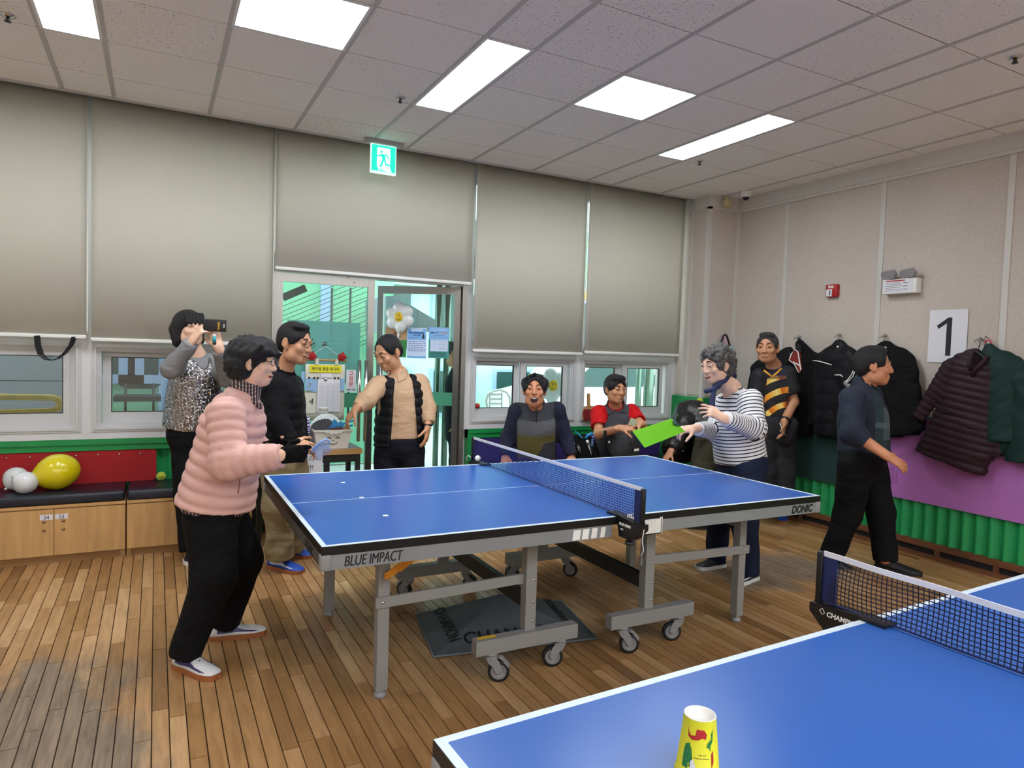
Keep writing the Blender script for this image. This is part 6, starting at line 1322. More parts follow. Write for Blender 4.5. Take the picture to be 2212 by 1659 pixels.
t, o = coat('black padded jacket with white piping on its chest', (1815, 728), [(W(1812, 745), W(1815, 765), .05, .075), (W(1775, 775), W(1812, 757), .06, .07), (W(1815, 757), W(1852, 785), .07, .06), (W(1800, 785), W(1795, 905), .15, .165, dict(puff=((0, 0, 0), (.0, .12, 1), .13, .010))), (W(1828, 785), W(1832, 915), .14, .15, wb), (W(1770, 785), W(1752, 905), .075, .07, wb), (W(1855, 795), W(1868, 900), .07, .065, wb)], CL['blackquilt'])
for nm_, pts_ in (('piping', [(1756, 779), (1768, 780), (1782, 784), (1796, 788)]), ('pocket_piping', [(1803, 810), (1816, 810), (1820, 814)])): q = MB(); q.tube([W(u, v, 2.765)-o for u, v in pts_], .0045, 6); q.build(nm_, M['white_ink'], t)
q = MB()
for pts_ in ([(1825, 832), (1830, 822), (1840, 808), (1843, 801)], [(1826, 830), (1834, 822), (1843, 812), (1846, 803)], [(1825, 832), (1823, 826), (1832, 820)], [(1827, 834), (1832, 832), (1828, 840)], [(1829, 830), (1836, 830), (1832, 837)]): q.tube([W(u, v, 2.775)-o for u, v in pts_], .004, 5)
q.build('spider_print', M['white_ink'], t); q = MB(); q.lathe([(0, 0), (.012, 0), (.012, .003), (0, .003)], 12, Matrix.Translation(W(1809, 749, 2.78)-o) @ Matrix.Rotation(-PI/2, 4, 'Y')); q.build('tag', M['chrome'], t)
t, o = coat('plain black coat beside the number sheet, behind the walking man', (1913, 730), [(W(1912, 752), W(1913, 765), .055, .08), (W(1880, 775), W(1912, 760), .06, .07), (W(1915, 758), W(1958, 778), .07, .06), (W(1905, 785), W(1905, 905), .15, .165, wb), (W(1938, 785), W(1945, 908), .13, .14, wb), (W(1962, 790), W(1978, 915), .075, .07, wb)], CL['black']); q = MB(); q.lathe([(0, 0), (.014, 0), (.014, .003), (0, .003)], 12, Matrix.Translation(W(1912, 751, 2.79)-o) @ Matrix.Rotation(-PI/2, 4, 'Y')); q.build('tag', M['chrome'], t)
ax = (W(2110, 760)-W(2050, 1000)).normalized(); pf = dict(puff=(npv(W(2080, 900)), npv(ax), .052, .012))
t, o = coat('long plum quilted coat tilted on a hanger over the lilac mat', (2120, 738), [(W(2062, 787, 2.86), W(2112, 768, 2.86), .05, .06, pf), (W(2118, 770, 2.86), W(2150, 790, 2.86), .06, .05, pf), (W(2092, 800, 2.86), W(2058, 925, 2.86), .145, .155, pf), (W(2125, 805, 2.86), W(2100, 945, 2.86), .125, .165, pf), (W(2055, 925, 2.86), W(2024, 985, 2.86), .16, .17, pf), (W(2098, 930, 2.86), W(2078, 1020, 2.86), .16, .17, pf), (W(2050, 795, 2.85), W(1990, 893, 2.84), .065, .055, dict(puff=(npv(W(2050, 795)), npv((W(1990, 893)-W(2050, 795)).normalized()), .05, .009))), (W(2152, 800, 2.85), W(2146, 970, 2.85), .068, .058, dict(puff=(npv(W(2152, 800)), npv((W(2146, 970)-W(2152, 800)).normalized()), .05, .009)))], CL['plum'], [(W(2112, 752, 2.78), W(2098, 800, 2.78), .055, .004)], .008, (W(2046, 997, 2.86), V((1, 0, 0)).cross(W(2122, 1027)-W(1973, 968))))
q = MB(); q.tube([W(2096, 800, 2.79)-o, W(2092, 782, 2.785)-o, W(2098, 768, 2.80)-o, W(2110, 760, 2.83)-o], .013, 8); q.tube([W(2132, 770, 2.82)-o, W(2124, 782, 2.79)-o, W(2108, 798, 2.785)-o, W(2098, 812, 2.79)-o], .016, 8); q.build('collar', CL['plum'], t); q = MB(); q.tube([W(2106, 757, 2.82)-o, W(2118, 765, 2.80)-o, W(2128, 774, 2.80)-o], .012, 8, flat=.5); q.build('hanger', M['dark_metal'], t)
for u, v, w_, a in ((2034, 888, 34, 6), (2106, 925, 36, 8)): q = MB(); q.tube([W(u-w_/2, v-a/2, 2.765)-o, W(u+w_/2, v+a/2, 2.765)-o], .005, 5); q.build('pocket_edge', CL['plum'], t)
dm = dict(puff=(npv(W(2160, 850)), (0, .6, .8), .085, .006))
t, o = coat('dark green quilted jacket on a pink hanger behind the plum coat', (2132, 736), [(W(2136, 752), W(2140, 770), .04, .07, dm), (W(2140, 770), W(2185, 785), .06, .055, dm), (W(2160, 800), W(2165, 915), .14, .15, dm), (W(2192, 795), W(2198, 915), .07, .065, dm), (W(2168, 905), W(2166, 960), .09, .085)], CL['forest']); q = MB(); q.tube([W(2128, 742, 2.9)-o, W(2130, 735, 2.9)-o, W(2138, 734, 2.9)-o, W(2142, 742, 2.9)-o], .008, 6); q.build('pink_hanger', mat('pink_plastic', '#c75a74', .4), t)
coat('dark coat at the right edge of the photo', (2225, 790), [(W(2215, 815), W(2240, 800), .05, .06), (W(2228, 830), W(2226, 960), .13, .15, wb), (W(2205, 850), W(2205, 960), .05, .06, wb)], CL['forest'], hang=False)
# pale blue bag with a pink flap hanging on the column
bo = on(1563, 765, y=1.90); bg_ = thing('tote_bag', 'light blue striped bag with pink handle loop hanging on the column', 'bag', bo)
def bstr():
    g = N('bag_stripe'); w_ = g.n('ShaderNodeTexWave', Scale=9.0, bands_direction='DIAGONAL'); g.l(g.co(), w_.inputs['Vector']); r = g.ramp(w_.outputs['Fac'], [(.4, '#8fb6c4'), (.6, '#b7d3da')]); g.l(r.outputs[0], g.b.inputs['Base Color']); return g.m
q = MB(); q.box(-.125, .115, -.03, .03, -.26, .09, bev=.02); q.build('bag_body', bstr(), bg_); q = MB(); q.tube([(-.06, -.01, .085), (-.025, -.01, .19), (.0, -.01, .205), (.025, -.01, .19), (.075, -.01, .085)], .010, 6); q.build('handle', M['black_plastic'], bg_); q = MB(); q.prism([(-.05, .085), (.06, .085), (.015, .185), (-.018, .185)], (0, .0, 0), (1, 0, 0), (0, 0, 1), .01); q.build('pink_flap', mat('pink_cloth', '#caa5b4', .8), bg_)
tennis('yellow tennis ball tucked in the green cap rail by the column', *on(1512, 866, y=1.90))
# ---------------------------------------------------------------- outside the windows
M['pave'] = mat('paving_pale', '#b9bcb8', .8, var=.08, vscale=2); M['mint'] = mat('mint_panel', '#88c9a4', .35, var=.05, vscale=1.5); M['mint_pale'] = mat('mint_pale', '#c2ead6', .4); M['pale_blue'] = mat('pale_blue_frame', '#a9bfe0', .4); M['grey_panel'] = mat('grey_cladding', '#8d8f93', .6, var=.06, vscale=2); M['dark_rail'] = mat('dark_rail', '#1f2a2c', .4); M['soffit'] = mat('soffit_grey', '#7d8a90', .6); M['pipe_steel'] = mat('pipe_steel', '#6f8577', .25, .8); M['dim_glass'] = mat('dim_glass', '#2f4f4b', .12)
q = MB(); q.box(-9, 16, 2.56, 30, -.12, -.02); q.build('path', M['pave'], None, kind='structure', label='pale paving outside the windows')
ow = link('outside_wall', None, kind='structure', label='mint panelled building across the yard')
YB = 5.4
x = -3.25
while x < .2:
    q = MB(); q.box(x+.004, x+.896, YB, YB+.1, 0, 3.2); q.build('panel', M['mint'], ow); q = MB(); q.box(x-.055, x+.055, YB-.06, YB+.05, 0, 3.2); q.build('column', M['pale_blue'], ow); x += .9
for x in (-2.35, -3.0):
    q = MB(); q.box(x-.45, x+.45, YB-.05, YB+.02, 1.02, 1.12); q.box(x-.45, x-.36, YB-.05, YB+.02, 1.12, 2.0); q.box(x+.36, x+.45, YB-.05, YB+.02, 1.12, 2.0); q.build('window_frame', M['pale_blue'], ow); q = MB(); q.box(x-.36, x+.36, YB-.02, YB, 1.12, 2.0); q.build('window_glass', M['dim_glass'], ow)
gw = link('outside_wall.001', None, kind='structure', label='grey clad wall seen through the leftmost window')
for k in range(5):
    for j in range(4): q = MB(); q.box(-6.6+.72*k+.004, -6.6+.72*k+.716, 4.3, 4.36, .1+.5*j+.004, .6+.5*j-.004); q.build('panel', M['grey_panel'], gw)
q = MB(); q.box(-6.6, -3.0, 4.36, 4.44, 0, 2.2); q.build('backing', M['ink'], gw)
fb = link('outside_wall.002', None, kind='structure', label='far building with mint windows across the yard'); 
q = MB(); q.box(.6, 14, 9.4, 9.8, -.1, 5.5); q.build('front', M['mint_pale'], fb)
for k in range(9):
    for z0, z1 in ((.2, 1.15), (1.45, 2.7), (3.0, 4.2)): q = MB(); q.box(1.0+1.4*k, 2.0+1.4*k, 9.34, 9.41, z0, z1); p = q.build('window', M['pale_blue'], fb); q = MB(); q.box(1.06+1.4*k, 1.94+1.4*k, 9.32, 9.35, z0+.06, z1-.06); q.build('pane', M['dim_glass'] if (k+int(z0)) % 3 else M['mint'], p)
for k in range(4): q = MB(); q.box(1.2+2.8*k, 3.2+2.8*k, 9.1, 9.36, 2.72, 2.86); q.build('awning', M['yellow_tag'] if k % 2 else M['mint'], fb)
q = MB(); q.box(-1.75, .6, 2.6, 3.9, 2.28, 2.42); q.build('roof', M['soffit'], None, kind='structure', label='grey canopy over the door outside')
st = thing('outside_stair', 'grey outdoor stair with a cable railing behind the glass doors', 'stair', (-1.2, 4.3, 0)); o = V((-1.2, 4.3, 0)); L = lambda u, v, y=4.3: on(u, v, y=y)-o
q = MB(); pl = [L(835, 640), L(852, 638), L(952, 698), L(952, 716), L(835, 716)]; q.add(pl+[p+V((0, .9, 0)) for p in pl], [tuple(range(5))[::-1], tuple(range(5, 10))]+[(k, (k+1) % 5, 5+(k+1) % 5, 5+k) for k in range(5)]); q.build('stair_soffit', M['soffit'], st)
q = MB(); q.bar(L(611, 643), L(660, 622), .05, .08); q.build('handrail', M['dark_rail'], st)
for u in (717.5, 757.5): q = MB(); e_ = L(u, 622); q.cyl(e_, (e_.x, e_.y, -.02), .012); q.build('rail_post', M['dark_rail'], st)
for k in range(16): q = MB(); q.tube([L(560, 682+10.2*k), L(800, 585+10.2*k+1.5*(k % 3))], .0035, 5); q.build('rail_cable', M['dark_rail'], st)
pp = thing('pipe_pillars', 'pair of tall steel pipes standing outside the ajar door', 'pillar', on(955, 1000, y=3.5).to_tuple()[:2]+(0,)); o = pp.location.copy()
for u, r in ((945, .030), (964, .034)): c = on(u, 800, y=3.5)-o; q = MB(); q.cyl((c.x, c.y, 0), (c.x, c.y, 2.2), r, n=20); q.build('pipe', M['pipe_steel'], pp)
for u, r, lb in ((1378, .045, 'left'), (1400, .075, 'middle'), (1421, .055, 'right')):
    c = on(u, 860, y=4.6); t = thing('steel_post', '%s steel post outside the window beside the man in red' % lb, 'post', (c.x, c.y, 0), group='steel posts outside'); q = MB(); q.cyl((0, 0, 0), (0, 0, 2.6), r, n=20); q.build('shaft', M['pipe_steel'], t); q = MB(); q.cyl((0, 0, 0), (0, 0, .03), r*1.12, n=20); q.build('foot', M['dark_rail'], t)
yp = thing('yellow_pipe', 'bent yellow guard pipe outside the leftmost window', 'pipe', (-3.6, 3.0, 0)); o = V((-3.6, 3.0, 0)); M['pipe_yellow'] = mat('pipe_yellow', '#c2a03c', .5, var=.2, vscale=9)
a = [on(u, v, y=3.0)-o for u, v in ((-60, 857), (60, 858), (112, 859), (126, 863), (129, 872), (126, 882), (112, 888), (60, 890), (-60, 892))]; q = MB(); q.tube(a, .026, 10); q.build('rail', M['pipe_yellow'], yp); q = MB(); q.cyl((-.1, 0, 0), (-.1, 0, a[7].z), .026); q.build('stand', M['pipe_yellow'], yp)
ch = thing('garden_chair', 'white tubular garden chair outside behind the laughing man', 'chair', (on(1078, 900, y=3.6).x, 3.6, 0)); o = ch.location.copy(); G = lambda u, v, y=3.6: on(u, v, y=y)-o; q = MB(); q.tube([G(1053, 1010), G(1053, 880), G(1050, 866), G(1054, 852), G(1066, 845), G(1080, 842), G(1094, 847), G(1101, 858), G(1103, 880), G(1103, 1010)], .014, 8); q.build('frame', M['white_plastic'], ch)
for v in (852, 862, 872): q = MB(); q.bar(G(1058, v), G(1084, v), .010, .024); q.build('slat', M['white_plastic'], ch)
for u in (1058, 1084): q = MB(); q.tube([G(u, 848), G(u, 882)], .010, 6); q.build('back_post', M['white_plastic'], ch)
q = MB(); q.box(-.22, .22, -.05, .38, .43, .46); q.build('seat', M['white_plastic'], ch)
for sx in (-.2, .2): q = MB(); q.cyl((sx, .36, 0), (sx, .36, .44), .014); q.build('leg', M['white_plastic'], ch)
fc = thing('folding_chair', 'dim folding chair outside the window behind the woman in sequins', 'chair', (on(300, 900, y=4.6).x, 4.6, 0)); o = fc.location.copy(); G = lambda u, v, y=4.6: on(u, v, y=y)-o; q = MB()
for u in (271, 332): e_ = G(u, 828); q.tube([e_, (e_.x, e_.y, -.02)], .014, 6)
q.build('frame', M['dark_rail'], fc); q = MB(); q.prism([(-.2, .0), (-.13, -.05), (.13, -.05), (.2, 0)], G(302, 829), (1, 0, 0), (0, 0, 1), .02); q.build('back_pad', M['dark_rail'], fc); q = MB(); q.box(-.22, .2, -.2, .2, G(300, 858).z-.03, G(300, 858).z+.02); q.build('seat', M['dark_rail'], fc)
car = thing('car', 'white car parked in the yard behind the man in red', 'car', (5.1, 7.6, -.02)); M['car_white'] = mat('car_white', '#dfe3e6', .2, coat=.5); prof = [(-1.9, .35), (-1.9, .75), (-1.2, .92), (-.7, 1.38), (.7, 1.40), (1.35, .98), (1.95, .85), (2.0, .4)]; q = MB(); q.prism(prof, (0, 0, 0), (1, 0, 0), (0, 0, 1), 1.6); q.build('body', M['car_white'], car)
for pl in ([(-1.05, .95), (-.62, 1.32), (-.02, 1.33), (-.02, .95)], [(.06, .95), (.06, 1.33), (.62, 1.33), (1.12, .97)]): q = MB(); q.prism(pl, (0, -.8, 0), (1, 0, 0), (0, 0, 1), .03); q.build('window', M['dim_glass'], car)
for x in (-1.2, 1.25):
    for y in (-.75, .75): q = MB(); q.lathe([(0, -.1), (.3, -.1), (.33, -.07), (.33, .07), (.3, .1), (0, .1)], 24, Matrix.Translation((x, y, .33)) @ Matrix.Rotation(PI/2, 4, 'X'), caps=False); q.build('wheel', M['rubber'], car)
ap = thing('apple_ornament', 'tiny red apple ornament at the corner of the window behind the laughing man', 'ornament', (.235, 2.428, .972)); q = MB(); q.lathe([(.004, .005), (.020, .004), (.028, .022), (.024, .040), (.010, .046), (.003, .042)], 16); q.build('fruit', M['cup_red'], ap); q = MB(); q.tube([(0, 0, .042), (.003, 0, .056)], .002, 5); q.build('stem', M['cork'], ap)
def hairdo(s, style, m_):
    F = Field(.0052 if style not in ('curl', 'perm') else .006); E = s.hell; K = s.hcap
    if style == 'bob':
        E(F, (0, -.018, .038), (.090, .108, .092)); 
        for x in (-1, 1): K(F, (x*.072, -.01, .02), (x*.074, .0, -.075), .030, .022, .03); K(F, (x*.050, -.072, .0), (x*.052, -.062, -.085), .045, .030, .03)
        K(F, (0, -.085, .0), (0, -.078, -.085), .042, .03, .03)
        E(F, (0, .085, -.05), (.060, .06, .082), .008, 's')
        for x in (-.045, -.02, .005, .03, .052): K(F, (x, .072, .085), (x*1.12, .093, .028), .017, .010, .008)
    elif style == 'perm':
        w_ = (.006, 95, 1.0)
        E(F, (0, -.022, .040), (.098, .112, .094), wob=w_); E(F, (0, -.075, -.015), (.086, .062, .080), .03, wob=w_); E(F, (0, .055, .078), (.075, .048, .042), .03, wob=w_)
        for x in (-1, 1): E(F, (x*.070, -.03, -.01), (.034, .055, .075), .02, wob=w_); E(F, (x*.072, .045, .055), (.024, .040, .038), .02, wob=w_)
        E(F, (0, .098, -.045), (.075, .075, .085), .01, 's')
        for x in (-1, 1): E(F, (x*.095, .010, -.018), (.024, .032, .040), .008, 's')
        for x in (-.05, -.02, .02, .05): K(F, (x, .06, .09), (x*1.1, .100, .048), .022, .014, .012)
    elif style == 'curl':
        w_ = (.008, 120, 2.0); E(F, (0, -.022, .040), (.090, .106, .092), wob=w_); E(F, (0, -.078, -.005), (.080, .048, .072), .03, wob=w_); E(F, (0, .050, .082), (.062, .042, .030), .02, wob=w_)
        for x in (-1, 1): E(F, (x*.068, .005, .02), (.028, .05, .055), .02, wob=w_); E(F, (x*.064, -.045, -.02), (.032, .04, .058), .02, wob=w_)
        E(F, (0, .098, -.035), (.070, .068, .094), .010, 's')
        for x in (-1, 1): E(F, (x*.092, -.004, -.012), (.022, .026, .036), .008, 's')
        rr = random.Random(5)
        for i in range(46):
            a, b = rr.uniform(-PI, PI), rr.uniform(-.25, 1.4); p = (.088*math.cos(b)*math.sin(a), -.022+.104*math.cos(b)*math.cos(a), .040+.090*math.sin(b))
            if p[1] > .055 and p[2] < .07: continue
            E(F, p, (.016, .016, .013), .008)
    elif style == 'wavy':
        w_ = (.004, 150, 3.0); E(F, (0, -.012, .046), (.084, .102, .086), wob=w_)
        for x in (-1, 1): E(F, (x*.072, .012, .028), (.022, .042, .050), .015, wob=w_); E(F, (x*.074, -.02, .055), (.030, .055, .045), .015, wob=w_)
        E(F, (0, -.072, .0), (.070, .040, .075), .02); E(F, (0, .100, -.012), (.056, .062, .092), .010, 's')
        for x in (-1, 1): E(F, (x*.092, -.004, -.026), (.022, .028, .042), .006, 's')
        rr = random.Random(9)
        for i in range(26): x = rr.uniform(-.065, .065); E(F, (x, rr.uniform(.0, .082)*math.cos(x*12), .118+rr.uniform(-.012, .01)-abs(x)*.35), (.012, .012, .012), .006)
    else:   # short men's cuts: 'part', 'thin', 'full', 'crew'
        dz = {'part': .0, 'thin': -.003, 'full': .006, 'crew': -.004, 'swept': .006}[style]
        E(F, (0, -.014, .040), (.079+dz, .099+dz, .088+dz)); E(F, (0, -.065, -.005), (.068, .042, .060), .02)
        for x in (-1, 1): E(F, (x*.066, .010, .035), (.016+dz, .044, .040), .012); K(F, (x*.073, .022, .02), (x*.073, .024, -.012), .008, .005, .008)
        if style == 'full': E(F, (0, .045, .095), (.066, .045, .032), .015); E(F, (0, .104, -.024), (.066, .062, .092), .008, 's')
        elif style == 'part': E(F, (.012, .036, .100), (.060, .044, .022), .015); E(F, (-.012, .104, -.004), (.056, .056, .092), .008, 's')
        elif style == 'crew': E(F, (0, .030, .100), (.060, .045, .024), .015); E(F, (0, .108, -.006), (.064, .062, .092), .008, 's')
        elif style == 'swept': E(F, (0, .020, .100), (.064, .055, .028), .015); E(F, (0, .112, .020), (.068, .074, .104), .012, 's')
        else: E(F, (0, .100, .002), (.058, .068, .098), .010, 's')
        for x in (-1, 1): E(F, (x*.090, -.006, -.022), (.020, .027, .040), .006, 's'); E(F, (x*.07, .03, -.05), (.04, .06, .045), .01, 's')
        F.plane(s.H(0, -.08, -.058), -(s.hu*1.0+s.hf*.25))
    return s.part('hair', F, m_, 1)

def sleeve(F, a, b, c, r, k=.02, puff=None, cut=True, tag=1, wob=None, upto=1.0):
    a, b, c = V(a), V(b), V(c); d1, d2 = (b-a).normalized(), (c-b).normalized()
    p1 = p2 = None
    if puff: p1 = (npv(a), npv(d1), puff[0], puff[1]); p2 = (npv(b), npv(d2), puff[0], puff[1])
    F.cap(a, b, r[0], r[1], k, puff=p1, tag=tag, wob=wob)
    if upto > 0: e = b.lerp(c, upto); F.cap(b, e, r[1], r[2], k*.8, puff=p2, tag=tag+1, cut=[(e-d2*.001, d2)] if cut else (), wob=wob)
def trousers(F, pel, hR, kR, aR, hL, kL, aL, r=(.10, .075, .055), fwd=None, rp=.14, waist=None, wob=(.004, 26, 0)):
    F.ell(pel, (rp*1.12, rp*.82, rp*.95) if fwd is None else (rp*1.12, rp*.82, rp*.95), None if fwd is None else frame_mat(fwd), .04)
    for i, (h, k_, a) in enumerate(((hR, kR, aR), (hL, kL, aL))):
        h, k_, a = V(h), V(k_), V(a); d = (a-k_).normalized()
        F.cap(h, k_, r[0], r[1], .035, tag=1+i, wob=wob); F.cap(k_, a, r[1], r[2], .03, tag=1+i, cut=[(a, d)], wob=wob)
    if waist: F.plane(waist[0], waist[1])
def frame_mat(fwd, up=(0, 0, 1)):
    f = V(fwd).normalized(); r = f.cross(V(up)).normalized(); u = r.cross(f)
    return np.array([[r[i], f[i], u[i]] for i in range(3)])
def torso_frame(o, fwd, up):
    u = V(up).normalized(); f = V(fwd); f = (f-u*f.dot(u)).normalized(); return (V(o), f.cross(u), f, u)
def cvr(r, f, u): return CR*r+CF*f+CU*u

M['shoe_white'] = mat('shoe_white', '#d9d9da', .5); M['shoe_blue'] = mat('shoe_blue', '#1c47a8', .55); M['shoe_black'] = mat('shoe_black', '#121214', .5); M['shoe_purple'] = mat('shoe_purple', '#30265e', .5); M['shoe_pale'] = mat('shoe_pale', '#b9c4dd', .5); M['zip'] = mat('zip_metal', '#8d8791', .35, .6)

# -- the woman in the pink quilted jacket
def woman_pink():
    hl, tl = on(376, 1436, z=0), on(466, 1466, z=0); h2, t2_ = on(447, 1382, z=0), on(563, 1368, z=0)
    s = Fig('person in a pink quilted jacket crouching slightly, holding a blue comb, black gloves', on(450, 1420, z=0))
    s.frame(cvr(1, .12, -.06), (0, 0, 1), C(548, 783, 3.30), .98); B = s.B
    nb = C(527, 850, 3.31); ch = C(505, 915, 3.32); pel = C(465, 1070, 3.33); fw = cvr(1, .05, -.28)
    shR, elR, wR = C(489, 897, 3.13), C(493, 1000, 3.06), C(608, 984, 3.04); shL, elL, wL = C(515, 888, 3.50), C(535, 985, 3.50), C(583, 966, 3.36)
    hR, kR, aR = C(455, 1095, 3.24), C(463, 1245, 3.16), C(398, 1412, 3.12); hL, kL, aL = C(478, 1095, 3.42), C(524, 1205, 3.44), C(486, 1345, 3.50)
    s.head('smile'); s.neck(nb); s.torso(pel, ch, nb, shR, shL, fw); s.limb(shR, elR, wR, (.042, .036, .026)); s.limb(shL, elL, wL, (.042, .036, .026)); s.limb(hR, kR, aR, (.07, .05, .034)); s.limb(hL, kL, aL, (.07, .05, .034))
    up, tw = V((0, 0, 1)), cvr(0, -1, 0); dR = cvr(1, .02, .10); dL = cvr(1, .05, .02)
    fcR = ((.55, .5, .3), (1.0, 1.1, .6), (1.1, 1.2, .7), (1.2, 1.2, .7)); fcL = ((.6, .6, .4),)*4
    gl, gl2 = Field(.0058), Field(.0058)
    s.hand(B, wR, dR, cvr(0, 1, -.25), cvr(0, .2, 1), fc=fcR, tcurl=.5); s.hand(B, wL, dL, cvr(.1, -1, -.3), cvr(0, 0, 1), fc=fcL, tcurl=.6)
    s.hand(gl, wR, dR, cvr(0, 1, -.25), cvr(0, .2, 1), fc=fcR, grow=.0032, segs=2, tcurl=.5); s.hand(gl2, wL, dL, cvr(.1, -1, -.3), cvr(0, 0, 1), fc=fcL, grow=.0032, segs=2, tcurl=.6)
    s.body(SK['b']); s.part('glove', gl, CL['glove'], label='black fingerless glove'); s.part('glove', gl2, CL['glove'], label='black fingerless glove'); s.face('smile', 'narrow', 'brow', 'lip'); s.specs(); hairdo(s, 'perm', HB)
    F = Field(.0085); ta = (nb-pel).normalized(); pf = (npv(pel), npv(ta), .056, .013)
    F.cap(C(466, 1092, 3.33), C(503, 925, 3.32), .245, .196, .05, sq=(fw, .74), puff=pf); F.cap(ch, C(520, 868, 3.31), .165, .088, .06, sq=(fw, .82), puff=pf); F.cap(shR, shL, .072, .072, .06, puff=pf)
    sleeve(F, shR, elR, C(609, 985, 3.04), (.088, .084, .058), .03, (.047, .010)); sleeve(F, shL, elL, C(572, 968, 3.38), (.085, .08, .055), .03, (.047, .010))
    F.cap(nb, s.H(0, 0, 0), .060, .060, .012, op='s'); F.plane(C(470, 1093, 3.3), cvr(-.2, 0, -.98)); F.plane(C(470, 1093, 3.3), cvr(-.2, 0, -.98))
    s.part('jacket', F, CL['pink'])
    q = MB(); o = s.o   # pocket slit
    q.tube([C(519, 1030, 3.13)-o, C(517, 1048, 3.125)-o, C(514, 1066, 3.12)-o], .0035, 6); q.build('pocket_zip', M['lip_pale'], s.root)
    F = Field(.007); a_ = (nb-ch).normalized(); F.cap(nb-a_*.01, nb+a_*.045, .078, .070, .01); F.cap(C(533, 852, 3.28), C(563, 878, 3.27), .026, .014, .02); F.cap(nb-a_*.1, s.H(0, 0, 0), .058, .058, .005, op='s'); s.part('shirt_collar', F, CL['plaid'], label='plaid shirt collar')
    F = Field(.009); F.cap(C(463, 1100, 3.33), C(468, 1060, 3.33), .213, .2, .02, sq=(fw, .74), wob=(.006, 30, 1)); F.plane(C(470, 1103, 3.3), cvr(-.2, 0, -.98)); F.plane(C(470, 1075, 3.3), cvr(.2, 0, .98)); s.part('shirt_tail', F, CL['plaid'], label='plaid shirt tail')
    F = Field(.009); trousers(F, C(467, 1098, 3.33), hR+V((0, 0, -.03)), kR, C(396, 1420, 3.12), hL+V((0, 0, -.03)), kL, C(486, 1350, 3.50), (.122, .098, .070), fw, .158); F.plane(C(465, 1060, 3.3), cvr(.1, 0, 1)); s.part('trousers', F, CL['black'])
    s.shoe(hl.lerp(tl, .30), tl-hl, M['shoe_white'], M['sole_gum'], .265, m_acc=M['shoe_purple']); s.shoe(h2.lerp(t2_, .30), t2_-h2, M['shoe_white'], M['sole_gum'], .27, m_acc=M['shoe_purple'])
    return s

